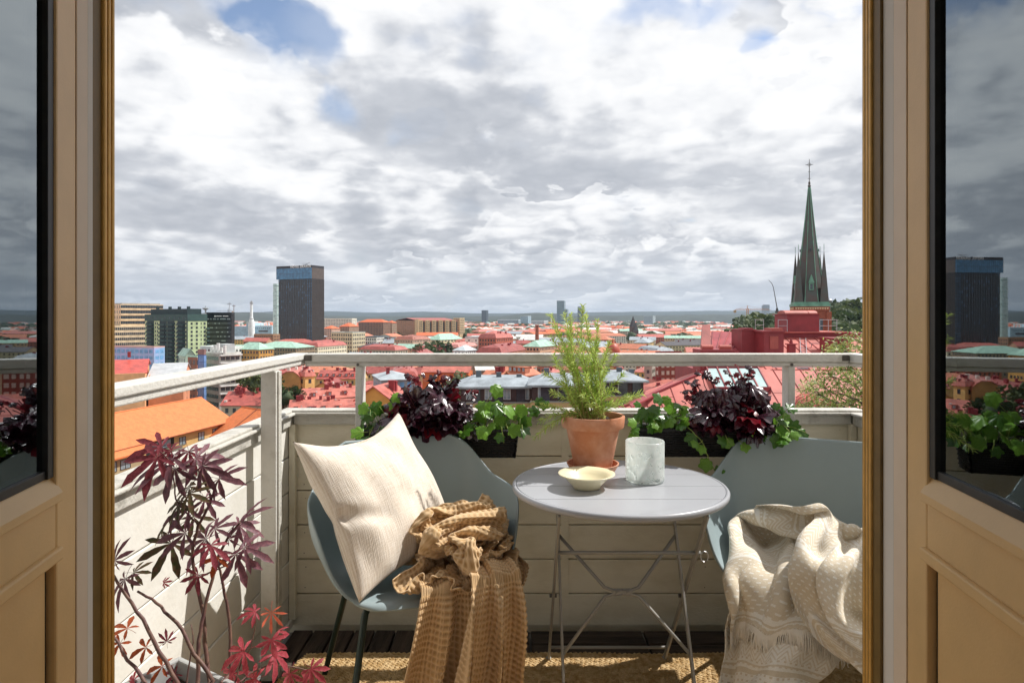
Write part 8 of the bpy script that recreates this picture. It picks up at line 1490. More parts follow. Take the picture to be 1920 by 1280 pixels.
# ---------------------------------------------------------------- red-roofed quarters
def hexmat(h, **k): return MC(h, **k)
EXCL = [   # px range, distance range kept clear for the blocks built one by one
    (190, 372, 236, 420), (340, 470, 260, 440), (430, 520, 360, 430), (190, 400, 400, 640), (380, 450, 430, 480), (440, 640, 480, 560), (500, 620, 740, 960), (440, 540, 700, 960), (618, 690, 610, 680),
    (680, 745, 700, 760), (735, 812, 660, 730), (800, 872, 730, 800), (735, 880, 1050, 1200), (668, 748, 1030, 1120), (893, 965, 540, 590), (975, 1050, 450, 500), (865, 930, 620, 660), (888, 990, 400, 440), (825, 900, 570, 620), (845, 898, 415, 450), (1130, 1165, 315, 345), (1480, 1560, 120, 260), (1410, 1700, 250, 800), (555, 655, 540, 585)]
def quarters():
    rq = random.Random(21); rows = []
    defs = [  # Y, length, depth, gap, eave z, roofs
        (178, 26, 13, 3, -33, 'r'), (204, 30, 13, 3, -32, 'r'), (232, 30, 13, 4, -31.5, 'r'), (262, 32, 14, 4, -31, 'r'), (296, 34, 14, 5, -30.5, 'r'), (334, 36, 15, 5, -30, 'rr'), (378, 38, 15, 6, -30, 'rr'), (430, 40, 16, 6, -29.5, 'rm'),
        (490, 42, 16, 8, -29, 'rm'), (560, 46, 17, 9, -29, 'rm'), (640, 50, 18, 10, -28.5, 'mm'), (735, 54, 18, 12, -28.5, 'mm'), (845, 58, 20, 14, -28, 'mt'), (970, 62, 22, 18, -28, 'mt'), (1120, 66, 24, 20, -28, 'mt'), (1290, 70, 26, 24, -28, 'mt')]
    roofs = {'r': RED, 'rr': RED + [m_terra], 'rm': RED + [m_terra, m_greymetal, m_terra], 'mm': RED + [m_terra, m_terra, m_greymetal, m_mint, m_darkroof], 'mt': [RED[0], RED[2], m_terra, m_terra, M('orange_tile_far', rgb('#cf6a42')), m_greymetal, m_mint, MC('#c9c8c4')]}
    colname = {}
    for r, (Y, Ln, D, gp, ze, rk) in enumerate(defs):
        xmax = 1640 if Y > 210 else 1190
        xl = (190 - 960) * Y / FPX; xr = (xmax - 960) * Y / FPX; x = xl - rq.uniform(0, Ln); lst = []
        skew = rq.uniform(-.12, .12)
        while x < xr:
            L = Ln * rq.uniform(.5, 1.1); cx = x + L / 2; px = 960 + cx / Y * FPX; dy = rq.uniform(-.25, .25) * D
            x += L + gp * rq.uniform(.1, 1.6)
            if any(a < px < b and c < Y + dy < d for a, b, c, d in EXCL): continue
            if Y < 210 and (px > 1140 or px < 470): continue
            if Y < 236 and px < 330: continue
            if 180 < Y < 330 and 1080 < px < 1230 and rq.random() < .3: continue
            rot = skew + rq.uniform(-.22, .22) + rq.choice([0, 0, 0, PI / 2 * .96, .45, -.5]) * (1 if L < Ln * 1.1 else .2)
            rf = rq.choice(roofs[rk]); kind = rq.choice(['gable', 'gable', 'gable', 'mansard', 'hip'])
            lst.append((px, cx, Y + dy, L, D * rq.uniform(.85, 1.2), rot, ze + rq.uniform(-1.6, 1.8), rq.uniform(3.2, 4.8), kind, rf, rq.choice(WALLS)))
        lst.sort(); rows.append((Y, lst))
    wname = {'#cfae74': 'ochre', '#d9c9a4': 'cream', '#c9ab86': 'tan', '#cf9f84': 'pink', '#a8624e': 'brick', '#d8d2c4': 'white', '#b3a48e': 'greyish', '#d6b36b': 'yellow', '#c98f6c': 'orange', '#dccbb0': 'pale'}
    rname = {}
    for m_ in RED: rname[m_.name] = 'red metal'
    rname.update({m_terra.name: 'terracotta tiled', m_greymetal.name: 'grey metal', m_mint.name: 'copper-green', m_darkroof.name: 'dark', 'orange_tile_far': 'orange tiled'})
    n = 0
    for r, (Y, lst) in enumerate(rows):
        for k, (px, cx, yy, L, D, rot, ze, rise, kind, rf, wc) in enumerate(lst):
            lab = '%s house, %s %s roof, %s from left in roof row %s from the balcony' % (wname[wc], rname.get(rf.name, 'pale'), {'gable': 'saddle', 'hip': 'hipped', 'mansard': 'mansard'}[kind], ords[k], ['one', 'two', 'three', 'four', 'five', 'six', 'seven', 'eight', 'nine', 'ten', 'eleven', 'twelve', 'thirteen', 'fourteen', 'fifteen', 'sixteen'][r])
            near = Y < 480
            house(lab, cx, yy, L, D, rot, ze, rise, kind, MC(wc), rf, 'house', 'house', 'red-roofed town houses', 3.2, 1.1, 1.7, 2.5 if near else 3.4, chim=rq.randint(4, 8) if near else (2 if Y < 800 else 1), dormers=(rq.choice([0, 4, 5, 7]) if near else 0), vis=12, rr=rq)
            n += 1
    print('houses', n)
quarters()
# roofs too many to count beyond the last street, and the woods between them
def far_town():
    rf = random.Random(5); m = MB(); mats = [MC('#c98f7c'), MC('#d8d2c4'), M('orange_tile_far', rgb('#cf6a42')), RED[2], MC('#b9b5ac'), MC('#a8b8ae'), MC('#8c7668'), MC('#e4e2dc')]
    for i in range(8600):
        Y = 1380 * math.exp(rf.random() ** 1.2 * 1.35); px = rf.uniform(130, 1720); x = (px - 960) * Y / FPX
        if i >= 5200: px = rf.choice([rf.uniform(-700, 130), rf.uniform(1720, 2600)]); x = (px - 960) * Y / FPX
        if i >= 7000: Y = 220 * math.exp(rf.random() * 1.9); px = rf.uniform(-700, 110) if rf.random() < .75 or Y < 900 else rf.uniform(1760, 2600); x = (px - 960) * Y / FPX
        if mn.noise(Vector((x * .0016, Y * .0016, 2))) > .16: continue
        L = rf.uniform(16, 55); D = rf.uniform(10, 18); h = rf.uniform(9, 18); a = rf.uniform(-.6, .6) + rf.choice([0, 1.5]); M_ = Matrix.Translation((x, Y, G)) @ Matrix.Rotation(a, 4, 'Z')
        big = rf.random() < .06
        if big: L *= 2.2; D *= 2; h *= .8
        m.k = rf.choice([1, 1, 4, 6, 7, 0]); m.box(-L / 2, L / 2, -D / 2, D / 2, 0, h, M_)
        m.k = rf.choice([2, 3, 3, 2, 4, 5, 7, 0]) if not big else rf.choice([4, 7])
        if big: m.box(-L / 2 - .1, L / 2 + .1, -D / 2 - .1, D / 2 + .1, h + .01, h + 1, M_)
        else:
            v = [(-L / 2 - .3, -D / 2 - .3, h), (L / 2 + .3, -D / 2 - .3, h), (L / 2 + .3, D / 2 + .3, h), (-L / 2 - .3, D / 2 + .3, h), (-L / 2, 0, h + 4), (L / 2, 0, h + 4)]
            m.add([M_ @ Vector(q) for q in v], [(0, 1, 5, 4), (1, 2, 5), (2, 3, 4, 5), (3, 0, 4)])
    o = stuff(m.build('far_town', mats)); tag(o, 'pale and red roofs of the far town merging below the wooded ridge', 'town')
    # far woods
    m = MB(); m.k = 0; base = []
    for i in range(10):
        th = 0
    for i in range(2600):
        Y = 640 * math.exp(rf.random() * 2.05); px = rf.uniform(130, 1720) if i < 1700 else rf.choice([rf.uniform(-700, 130), rf.uniform(1720, 2600)]); x = (px - 960) * Y / FPX
        nn = mn.noise(Vector((x * .0022, Y * .0022, 7)))
        if nn < (.16 if Y < 1100 else .02): continue
        if 500 < px < 615 and Y < 960: continue
        for c in range(3):
            s = rf.uniform(6, 12) * (1 + Y / 5000); cx, cy_ = x + rf.uniform(-16, 16), Y + rf.uniform(-10, 10); cz = G + rf.uniform(4, 9) + (8 if Y < 1100 else 3); vs = []; k1, k2 = 5, 8
            for a in range(k1 + 1):
                for b in range(k2):
                    t_ = a / k1 * PI; f_ = b / k2 * 2 * PI; q = s * rf.uniform(.75, 1.15); vs.append((cx + q * math.sin(t_) * math.cos(f_), cy_ + q * math.sin(t_) * math.sin(f_), cz + q * .75 * math.cos(t_)))
            m.k = rf.randint(0, 1); m.add(vs, [(a * k2 + b, a * k2 + (b + 1) % k2, (a + 1) * k2 + (b + 1) % k2, (a + 1) * k2 + b) for a in range(k1) for b in range(k2)])
    o = stuff(m.build('far_woods', [m_fol, m_fol2])); tag(o, 'dark green woods and parks scattered between the far roofs', 'woods')
far_town()
# ---------------------------------------------------------------- nearer buildings, one by one
def near_windows(t, pts, w=1.25, h=1.35, fm=None, div=2, gm=None):
    """pts: (matrix placing a window in a wall: local x along, y out, z up). Each window its own part with frame and pane"""
    fm = fm or m_wframe_d; cache = {}
    for i, mt in enumerate(pts):
        if 'f' not in cache:
            m = MB(); b = .07
            m.box(-w / 2, w / 2, 0, .08, -b, 0); m.box(-w / 2, w / 2, 0, .08, h, h + b); m.box(-w / 2 - b, -w / 2 - .001, 0, .08, -b, h + b); m.box(w / 2 + .001, w / 2 + b, 0, .08, -b, h + b)
            for k in range(1, div): xx = -w / 2 + w * k / div; m.box(xx - .035, xx + .035, 0, .07, .001, h - .001)
            cache['f'] = m.mesh('window_frame', fm)
            m = MB(); m.box(-w / 2, w / 2, -.03, .02, .001, h - .001); cache['p'] = m.mesh('pane', gm or m_glass_lt)
        o = bpy.data.objects.new('window', cache['f']); COL.objects.link(o); o.parent = t; o.matrix_local = mt
        p = bpy.data.objects.new('pane', cache['p']); COL.objects.link(p); p.parent = o
def wm(x, y, z, a): return Matrix.Translation((x, y, z)) @ Matrix.Rotation(a, 4, 'Z') @ Matrix.Rotation(PI, 4, 'Z')

def tiles_mat():
    m = M('orange_pantiles', rgb('#d67a45'), rough=.7, var=.12, vs=1.2, detail=7); nt = m.node_tree; N = nt.nodes; L = nt.links; b = N['Principled BSDF']
    tc = N.new('ShaderNodeTexCoord'); sp = N.new('ShaderNodeSeparateXYZ'); L.new(tc.outputs['Object'], sp.inputs[0])
    a = mnode0(N, L, 'ABSOLUTE', mnode0(N, L, 'SINE', mnode0(N, L, 'MULTIPLY', sp.outputs[0], PI / .25))); z = mnode0(N, L, 'FRACT', mnode0(N, L, 'MULTIPLY', sp.outputs[2], 1 / .17))
    bp = N.new('ShaderNodeBump'); bp.inputs['Strength'].default_value = .8; bp.inputs['Distance'].default_value = .05; L.new(mnode0(N, L, 'ADD', a, mnode0(N, L, 'MULTIPLY', z, .5)), bp.inputs['Height']); L.new(bp.outputs[0], b.inputs['Normal']); return m
m_pan = tiles_mat(); m_yell = MC('#d7b073', bump=.2, bs=20); m_balc = MC('#6b6a5a'); m_recess_shade = MC('#2a2622')
def wing(t, P0, P1, depth, ze, rise, flip, z0, oh=.9):
    """a wing with its long front from P0 to P1 (x, y), going back by depth; saddle roof"""
    P0, P1 = Vector(P0), Vector(P1); u = (P1 - P0); L = u.length; u.normalize(); a = math.atan2(u.y, u.x)
    Mx = Matrix.Translation((P0.x, P0.y, 0)) @ Matrix.Rotation(a, 4, 'Z')
    return Mx, L
def orange_apartments():
    # yellow apartments with pantile roofs, lower left
    t = thing('apartment_building', 'yellow apartment building with orange pantile roofs and olive balconies, nearest at the lower left', 'building', (0, 0, 0))
    def W_(name, Mx, L, D, ze, z0, mat=m_yell):
        m = MB(); m.box(0, L, 0, D, z0, ze, Mx); return m.build('wall', mat, t)
    def roof(Mx, L, D, ze, rise, oh=1.0, e0=.6, e1=.6, name='roof'):
        v = [(-e0, -oh, ze - .25), (L + e1, -oh, ze - .25), (L + e1, D / 2, ze + rise), (-e0, D / 2, ze + rise), (L + e1, D + oh, ze - .25), (-e0, D + oh, ze - .25)]
        v2 = [(x, y, z - .22) for x, y, z in v]
        m = MB(); m.add(v + v2, [(0, 1, 2, 3), (3, 2, 4, 5), (0, 6, 7, 1), (5, 4, 10, 11), (1, 7, 8, 2), (2, 8, 10, 4), (0, 3, 9, 6), (3, 5, 11, 9), (7, 6, 9, 8), (8, 9, 11, 10)])
        o = m.build(name, m_pan, t); o.matrix_local = Mx
        g = MB(); g.tube([(-e0, -oh - .06, ze - .32), (L + e1, -oh - .06, ze - .32)], .09, 6); g_ = g.build('gutter', MC('#9c5a36'), o)
        rr = MB(); rr.tube([(-e0, D / 2, ze + rise + .03), (L + e1, D / 2, ze + rise + .03)], .12, 6); rr.build('ridge_tiles', m_pan, o); return o
    # main wing: eaves run from (205, 845) to (430, 792) in the photograph
    YA, YB = 98.0, 128.0; ze = zat(836, YA)
    A = at(190, 594, YA); B = at(428, 594, YB); A.z = B.z = 0
    ux = (B - A); L = ux.length; a = math.atan2(ux.y, ux.x); ze = -19.2
    # left projecting part
    Mx = Matrix.Translation((A.x, A.y, 0)) @ Matrix.Rotation(a, 4, 'Z')
    Mi = Mx
    m = MB(); m.box(0, L, 0, 13, G, ze); o = m.build('wall', m_yell, t); o.matrix_local = Mx
    roof(Mx, L, 13, ze, 4.2)
    Mx2 = Mx @ Matrix.Translation((-2, -1.6, 0)); m = MB(); m.box(0, 8.6, 0, 2.0, G, ze - 1.0); o = m.build('wall', MC('#a89674'), t); o.matrix_local = Mx2
    m = MB(); m.add([(-.5, -1, ze - 1.1), (9.6, -1, ze - 1.1), (9.6, 2.4, ze + .4), (-.5, 2.4, ze + .4), (-.5, -1, ze - 1.35), (9.6, -1, ze - 1.35), (9.6, 2.4, ze + .15), (-.5, 2.4, ze + .15)], [(0, 1, 2, 3), (7, 6, 5, 4), (0, 4, 5, 1), (1, 5, 6, 2), (3, 7, 4, 0)]); o = m.build('lean_to_roof', m_pan, t); o.matrix_local = Mx2
    near_windows(t, [Mx2 @ Matrix.Translation((xx, -.004, ze - 3.3 - 2.9 * k)) @ Matrix.Rotation(PI, 4, 'Z') for xx in (2.2, 4.9) for k in range(5)], 1.9, 1.4, gm=m_glass_lt)
    # balconies before a flat dark panel, a recess's shade put into its colour
    o = MB().box(9.0, 15.5, -.03, -.004, G, ze - .3).build('dark_bay_panel', m_recess_shade, t); o.matrix_local = Mx
    for k in range(6):
        m = MB(); z = ze - 3.0 - 2.9 * k; m.box(8.8, 15.7, -1.5, -.035, z - .2, z); m.box(8.8, 15.7, -1.56, -1.48, z + .002, z + 1.05); o = m.build('balcony', m_balc, t); o.matrix_local = Mx
        m = MB(); m.box(10.2, 11.6, -.09, -.035, z + .1, z + 2.1); m.box(12.4, 14.6, -.09, -.035, z + .9, z + 2.1); o2 = m.build('balcony_window', m_glass_lt, t); o2.matrix_local = Mx
    near_windows(t, [Mx @ Matrix.Translation((xx, -.004, ze - 2.5 - 2.9 * k)) @ Matrix.Rotation(PI, 4, 'Z') for xx in (17.6, 22.6, 26.6, 31.5) for k in range(5) if xx < L - 1], 1.5, 1.35, gm=m_glass_lt)
    # second wing group, to the right, stepping down
    for i, (p0, Y0, p1, Y1, zz, rise, D, wl) in enumerate(((398, 124, 452, 118, -21.3, 4.4, 13, '#a89674'), (432, 119, 494, 112, -22.4, 4.9, 14, '#a89674'), (492, 120, 600, 122, -21.8, 4.2, 13, '#a89674'), (380, 104, 560, 92, -25.6, 3.4, 11, '#b39d72'))):
        A = at(p0, 594, Y0); B = at(p1, 594, Y1); ux = B - A; Lw = Vector((ux.x, ux.y)).length; a2 = math.atan2(ux.y, ux.x); Mw = Matrix.Translation((A.x, A.y, 0)) @ Matrix.Rotation(a2, 4, 'Z')
        m = MB(); m.box(0, Lw, 0, D, G, zz); o = m.build('wall', MC(wl), t); o.matrix_local = Mw
        roof(Mw, Lw, D, zz, rise)
        near_windows(t, [Mw @ Matrix.Translation((xx, -.004, zz - 2.2 - 2.9 * k)) @ Matrix.Rotation(PI, 4, 'Z') for xx in np.arange(1.6, Lw - 1, 3.0) for k in range(3)], 1.7, 1.35)
        m = MB(); m.tube([(Lw * .5, D * .5 - .1, zz + rise), (Lw * .5, -1, zz - .2)], .10, 6)
        o = m.build('roof_seam', MC('#7d4630'), t); o.matrix_local = Mw
    # lowest tiled roof at the frame's foot
    A = at(120, 594, 74); B = at(420, 594, 92); ux = B - A; Lw = Vector((ux.x, ux.y)).length; a2 = math.atan2(ux.y, ux.x); Mw = Matrix.Translation((A.x, A.y, 0)) @ Matrix.Rotation(a2, 4, 'Z')
    m = MB(); m.box(0, Lw, 0, 12, G, -25.5); o = m.build('wall', m_yell, t); o.matrix_local = Mw; roof(Mw, Lw, 12, -25.3, 4.0)
orange_apartments()
def penthouse_block():
    # grey metal roofs over a dark storey, behind the planters
    br = MC('#4a3330'); ye = MC('#b99b6c')
    specs = [('long block with grey metal roof over a dark window storey, behind the left planter', 862, 1002, 132, 724, 0.02), ('second grey-roofed block with dark window storey, behind the rosemary', 1000, 1112, 126, 721, -0.05), ('grey-roofed corner block with curved glass end, right of the rosemary', 1122, 1206, 140, 713, .03)]
    for lab, p0, p1, Y, py, rot in specs:
        x0 = (p0 - 960) * Y / FPX; x1 = (p1 - 960) * Y / FPX; w = x1 - x0; ze = zat(py, Y)
        t = thing('apartment_building', lab, 'building', ((x0 + x1) / 2, Y + 6, 0), rot, 'grey-roofed blocks with dark top storeys')
        m = MB(); m.box(-w / 2, w / 2, -5.6, 7, ze - 3.4, ze - .003); m.build('top_storey', br, t)
        m = MB(); m.box(-w / 2 - .3, w / 2 + .3, -6.6, 7.3, G, ze - 3.45); m.build('wall', ye, t)
        m = MB(); e = .9; v = [(-w / 2 - e, -7.0, ze), (w / 2 + e, -7.0, ze), (w / 2 + e, 8, ze), (-w / 2 - e, 8, ze), (-w / 2 + 2.5, -2.5, ze + 1.5), (w / 2 - 2.5, -2.5, ze + 1.5), (w / 2 - 2.5, 4, ze + 1.5), (-w / 2 + 2.5, 4, ze + 1.5)]
        v += [(a, b, ze - .4) for a, b, c in v[:4]]
        m.add(v, [(0, 1, 5, 4), (1, 2, 6, 5), (2, 3, 7, 6), (3, 0, 4, 7), (4, 5, 6, 7), (0, 8, 9, 1), (1, 9, 10, 2), (2, 10, 11, 3), (3, 11, 8, 0), (11, 10, 9, 8)]); m.build('roof', m_greymetal, t)
        for k in range(3):
            m = MB(); xx = -w * .3 + k * w * .28; m.box(xx, xx + 1.1, -2, -1, ze + 1.2, ze + 2.9 - k * .4); m.build('chimney', MC('#5d666c'), t)
        n = int(w / 3.1)
        near_windows(t, [Matrix.Translation((-w / 2 + w * (i + .5) / n, -5.604, ze - 2.7)) @ Matrix.Rotation(PI, 4, 'Z') for i in range(n)], 1.35, 1.95, m_wframe, 2, m_glass_lt)
        n = int(w / 2.6)
        near_windows(t, [Matrix.Translation((-w / 2 + w * (i + .5) / n, -6.604, ze - 6.0 - 3 * k)) @ Matrix.Rotation(PI, 4, 'Z') for i in range(n) for k in range(2)], 1.25, 1.5, m_wframe_d, 2, m_glass_bl)
        m = MB(); m.box(-w / 2 - .35, w / 2 + .35, -6.7, -6.0, ze - 3.44, ze - 3.2); m.build('terrace_edge', MC('#8d8a84'), t)
        for i in range(3):
            m = MB(); m.box(-w * .35 + i * w * .3, -w * .35 + i * w * .3 + 1.8, -5.9, -5.605, ze - 3.2, ze - .6); m.build('terrace_door', m_glass_dk, t)
penthouse_block()
o, _ = block('glass and grey metal roof house behind the left planter', (700, 716, 778, 185, R(70)), 712, MC('#8f969c'), MC('#a9b1b6'), 'hip', 1.6, name='house', cat='house', fl=2.6, gap=2.0, ww=1.2, wh=1.5, vis=9, chim=1, winmat=M('window_sky', rgb('#6fa3cf')))
block('ochre gabled house with a red roof, behind the left post and planter', (668, 735, 766, 128, R(12)), 752, MC('#c2964e'), RED[0], 'gabley', 3.0, name='house', cat='house', vis=10, chim=2)
block('big orange-walled house under a long red roof, behind the left planter', (792, 878, 890, 250, R(10)), 698, MC('#cf6f3c'), RED[2], 'gable', 3.6, name='house', cat='house', gap=6, vis=14, chim=3)
block('brown gabled house with a white edge beside the orange-walled house', (886, 893, 925, 240, R(65)), 694, MC('#8d7a64'), MC('#e4e2dc'), 'gabley', 3.4, name='house', cat='house', gap=5, vis=14)
block('terracotta hipped villa roof between the rosemary and the orange house', (952, 985, 1012, 200, R(38)), 704, MC('#b08468'), m_terra, 'hip', 3.6, name='house', cat='house', vis=6, dormers=4, chim=3)
block('low terracotta roofs left of the hipped villa', (898, 930, 962, 165, R(30)), 716, MC('#c08c68'), m_terra, 'gable', 2.6, name='house', cat='house', vis=5, chim=2)
block('brown brick tenement with white window pairs, left of the big red roof', (1229, 1236, 1278, 300, R(74)), 664, MC('#8d4a3c'), RED[3], 'flat', 1.2, name='house', cat='house', fl=3.4, gap=2.7, ww=1.5, wh=1.8, vis=32, winmat=MC('#cfc8bc'))
block('cream stone tenement beside the brown brick one', (1276, 1284, 1312, 290, R(70)), 668, MC('#c9b590'), RED[0], 'flat', 1.2, name='house', cat='house', fl=3.4, gap=3, vis=32)
block('narrow grey street-front house left of the brown brick tenement', (1208, 1222, 1229, 310, R(20)), 676, MC('#a9a296'), RED[1], 'mansard', 3, name='house', cat='house', fl=3.4, gap=2.6, vis=32)
def gambrel():
    Y = 262; x0, x1 = (524 - 960) * Y / FPX, (563 - 960) * Y / FPX; w = x1 - x0; ze = zat(713, Y); h = zat(697.5, Y) - ze
    t = thing('house', 'ochre house showing a rounded gambrel gable, just right of the near left post', 'house', ((x0 + x1) / 2, Y, 0), .12)
    pr = [(-w / 2, ze), (w / 2, ze), (w / 2 - .3, ze + h * .35), (w / 2 - 1.6, ze + h * .75), (w * .16, ze + h), (-w * .16, ze + h), (-w / 2 + 1.6, ze + h * .75), (-w / 2 + .3, ze + h * .35)]
    m = MB(); m.box(-w / 2, w / 2, 0, 30, G, ze - .01); m.add([(a, 0, b) for a, b in pr] + [(a, 30, b) for a, b in pr], [tuple(range(8)), tuple(range(15, 7, -1))]); m.build('wall', MC('#b08c50'), t)
    m = MB(); q = pr[1:] + [pr[0]]; n = len(q)
    for i in range(n - 1):
        (a, b), (c, d) = q[i], q[i + 1]; k = .25
        m.add([(a * 1.03, -.3, b + .05), (c * 1.03, -.3, d + .05), (c * 1.03, 30, d + .05), (a * 1.03, 30, b + .05), (a * 1.03, -.3, b + .35), (c * 1.03, -.3, d + .35), (c * 1.03, 30, d + .35), (a * 1.03, 30, b + .35)], [(0, 1, 5, 4), (4, 5, 6, 7), (3, 2, 1, 0), (2, 3, 7, 6), (0, 4, 7, 3), (1, 2, 6, 5)])
    m.build('roof', RED[2], t)
    for k in range(3): m = MB(); m.box(-w * .2 + k * w * .25, -w * .2 + k * w * .25 + 1, 3 + 4 * k, 4.3 + 4 * k, ze + h * .8, ze + h + 1.6); m.build('chimney', MC('#d9d4c8'), t)
gambrel()
block('yellow side wing with red dormer roof beside the gambrel gable', (560, 572, 590, 262, R(40)), 706, MC('#dcb872'), RED[2], 'mansard', 3, name='house', cat='house', vis=12, chim=3)
for i, (px, py, Y, r, lb) in enumerate(((533, 722, 235, 4.5, 'small green tree in front of the ochre gambrel gable'), (870, 703, 205, 5.5, 'olive green tree in the court before the orange-walled house'), (820, 644, 560, 11, 'dark green tree group below the pale green hall'), (800, 648, 560, 8, 'low green tree left of the trees below the green hall'), (1250, 722, 230, 6, 'dark street tree in front of the brown brick tenement'), (486, 700, 240, 5, 'dark tree beside the yellow houses, left of the near post'), (1466, 614, 240, 6, 'small round tree peeping over the big red roof'))):
    tree(lb, (px - 960) * Y / FPX, Y, zat(py, Y), r, r, 'single trees in the town', G, i + 2)

# the big red sheet-metal roof on the right
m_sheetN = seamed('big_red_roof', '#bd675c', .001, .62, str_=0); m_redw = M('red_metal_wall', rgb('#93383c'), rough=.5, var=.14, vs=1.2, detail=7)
def big_roof():
    t = thing('roof_landscape', 'big red sheet-metal roof with tall red chimneys, right behind the parapet', 'building', (0, 0, 0))
    P = at
    def slab(name, pts, mat, th=.12):
        c = [Vector(p) for p in pts]; n = (c[1] - c[0]).cross(c[2] - c[0]).normalized()
        if n.z < 0: c.reverse(); n = -n
        k = len(c); m = MB(); m.add(c + [p - n * th for p in c], [tuple(range(k)), tuple(range(2 * k - 1, k - 1, -1))] + [(i, k + i, k + (i + 1) % k, (i + 1) % k) for i in range(k)]); return m.build(name, mat, t)
    def boxp(name, px0, px1, py0, py1, Y, dep, mat, zlow=None, parent=None, rot=0):
        x0, x1 = (px0 - 960) * Y / FPX, (px1 - 960) * Y / FPX; z1 = zat(py0, Y); z0 = zat(py1, Y) if zlow is None else zlow
        m = MB(); m.box(x0, x1, Y, Y + dep, z0, z1); return m.build(name, mat, parent or t)
    # lower slope
    zt, Yt = -2.80, 50.0; zb, Yb = -9.2, 39.0
    def sl(x, f): return Vector((x, Yt + (Yb - Yt) * f, zt + (zb - zt) * f))
    xh = (1334 - 960) * Yt / FPX
    slab('roof_slope', [sl(xh, 0), sl(40, 0), sl(40, 1), sl(xh - 20.5, 1)], m_sheetN)
    def hipx(f): return xh - 20.5 * f
    n = 0; m_s = seamed('seam_red', '#a85654', 1, .5, str_=0)
    x = xh - 19.5
    nrm = (sl(1, 0) - sl(0, 0)).cross(sl(0, 1) - sl(0, 0)).normalized(); nrm = nrm if nrm.z > 0 else -nrm
    for i in range(46):
        xx = xh - 19.6 + i * 1.06
        f0 = max(0, (xh - xx) / 20.5)
        if xx > 39.5 or f0 > .98: continue
        m = MB(); m.bar(sl(xx, f0) + nrm * .03, sl(xx, 1) + nrm * .03, .03, .07); m.build('seam', m_s, t)
    # joints across
    m = MB()
    for i in range(45):
        xx = xh - 19.6 + i * 1.06
        for f in ((i * .37) % .5 + .1, (i * .37) % .5 + .55):
            if f > (xh - xx) / 20.5 and f < 1: m.bar(sl(xx + .03, f) + nrm * .008, sl(xx + 1.03, f) + nrm * .008, .03, .02)
    stuff(m.build('cross_joints', m_s, t))
    m = MB(); m.bar(sl(xh, 0) + nrm * .05, sl(xh - 20.5, 1) + nrm * .05, .22, .16); m.build('hip_capping', m_redw, t)
    # left wing seen beyond the hip: narrow lighter slope and wall
    slab('side_slope', [P(1212, 732, 56), P(1325, 688, 58), P(1345, 690, 50.6), P(1205, 742, 47)], m_sheetN)
    slab('side_slope', [P(1180, 757, 44), P(1262, 713, 52), P(1262, 722, 50), P(1185, 762, 43)], m_redw)
    m = MB(); m.box(15.8, 40, 50.3, 62, G, -3.2); m.build('wall', m_redw, t); m = MB(); m.box(-6.0, 40, 39.2, 50.1, G, -9.4); m.build('wall', m_redw, t)
    # skylights in a frame
    m = MB(); fs = .07
    sk0, sk1 = xh + .3 - .9, xh + 4.3
    fr_ = MB()
    for i in range(5):
        a = xh - .45 + i * .80
        pn = [sl(a + .07, .02) + nrm * .25, sl(a + .73, .02) + nrm * .25, sl(a + .69, .22) + nrm * .25, sl(a - .04, .22) + nrm * .25]
        m = MB(); m.add(pn + [p - nrm * .03 for p in pn], [(0, 1, 2, 3), (7, 6, 5, 4), (0, 4, 5, 1), (1, 5, 6, 2), (2, 6, 7, 3), (3, 7, 4, 0)]); m.build('skylight_pane', M('skylight_glass', rgb('#b9d0cf'), rough=.12, spec=.9, var=.12, vs=1), t)
        fr_.bar(sl(a, .0) + nrm * .26, sl(a - .05, .235) + nrm * .26, .09, .12)
    fr_.bar(sl(xh + 3.55, .0) + nrm * .26, sl(xh + 3.5, .235) + nrm * .26, .09, .12); fr_.bar(sl(xh - .7, -.0) + nrm * .26, sl(xh + 3.6, .0) + nrm * .26, .14, .3); fr_.bar(sl(xh - .55, .235) + nrm * .2, sl(xh + 3.55, .235) + nrm * .2, .12, .5)
    fr_.build('skylight_frame', m_redw, t)
    # ridge flashing, upper slope
    m = MB(); m.bar(sl(xh + 4.8, -.01) + Vector((0, 0, .12)), (40, 50, -2.68), .3, .12); m.build('ridge_flashing', MC('#d4b9b4', rough=.4), t)
    a0 = P(1378, 664, 52.0); Yu0, zu0, Yu1, zu1 = 51.5, -3.0, 58.5, zat(633, 58.5)
    def su(x, f): return Vector((x, Yu0 + (Yu1 - Yu0) * f, zu0 + (zu1 - zu0) * f))
    slab('roof_slope', [su((1345 - 960) * Yu0 / FPX, 0), su(40, 0), su(40, 1), su((1440 - 960) * Yu1 / FPX, 1)], m_sheetN)
    nu = (su(1, 0) - su(0, 0)).cross(su(0, 1) - su(0, 0)).normalized(); nu = nu if nu.z > 0 else -nu
    for i in range(26):
        xx = 17.0 + i * .88; f1 = min(1, max(0, (xx - 16.5) / 6.9))
        m = MB(); m.bar(su(xx, 0) + nu * .03, su(xx, f1) + nu * .03, .03, .07); m.build('seam', m_s, t)
    # vertical red face + platform under the big chimney
    boxp('parapet_wall', 1440, 1640, 624, 634, 58.6, 6, m_redw)
    boxp('ridge_platform', 1466, 1594, 622, 624, 58.2, 6.6, m_sheetN)
    big = boxp('chimney', 1476, 1536, 590, 622, 58.8, 2.8, m_redw); 
    boxp('chimney_cap', 1474, 1538, 588.5, 590, 58.65, 3.1, m_redw, parent=big)
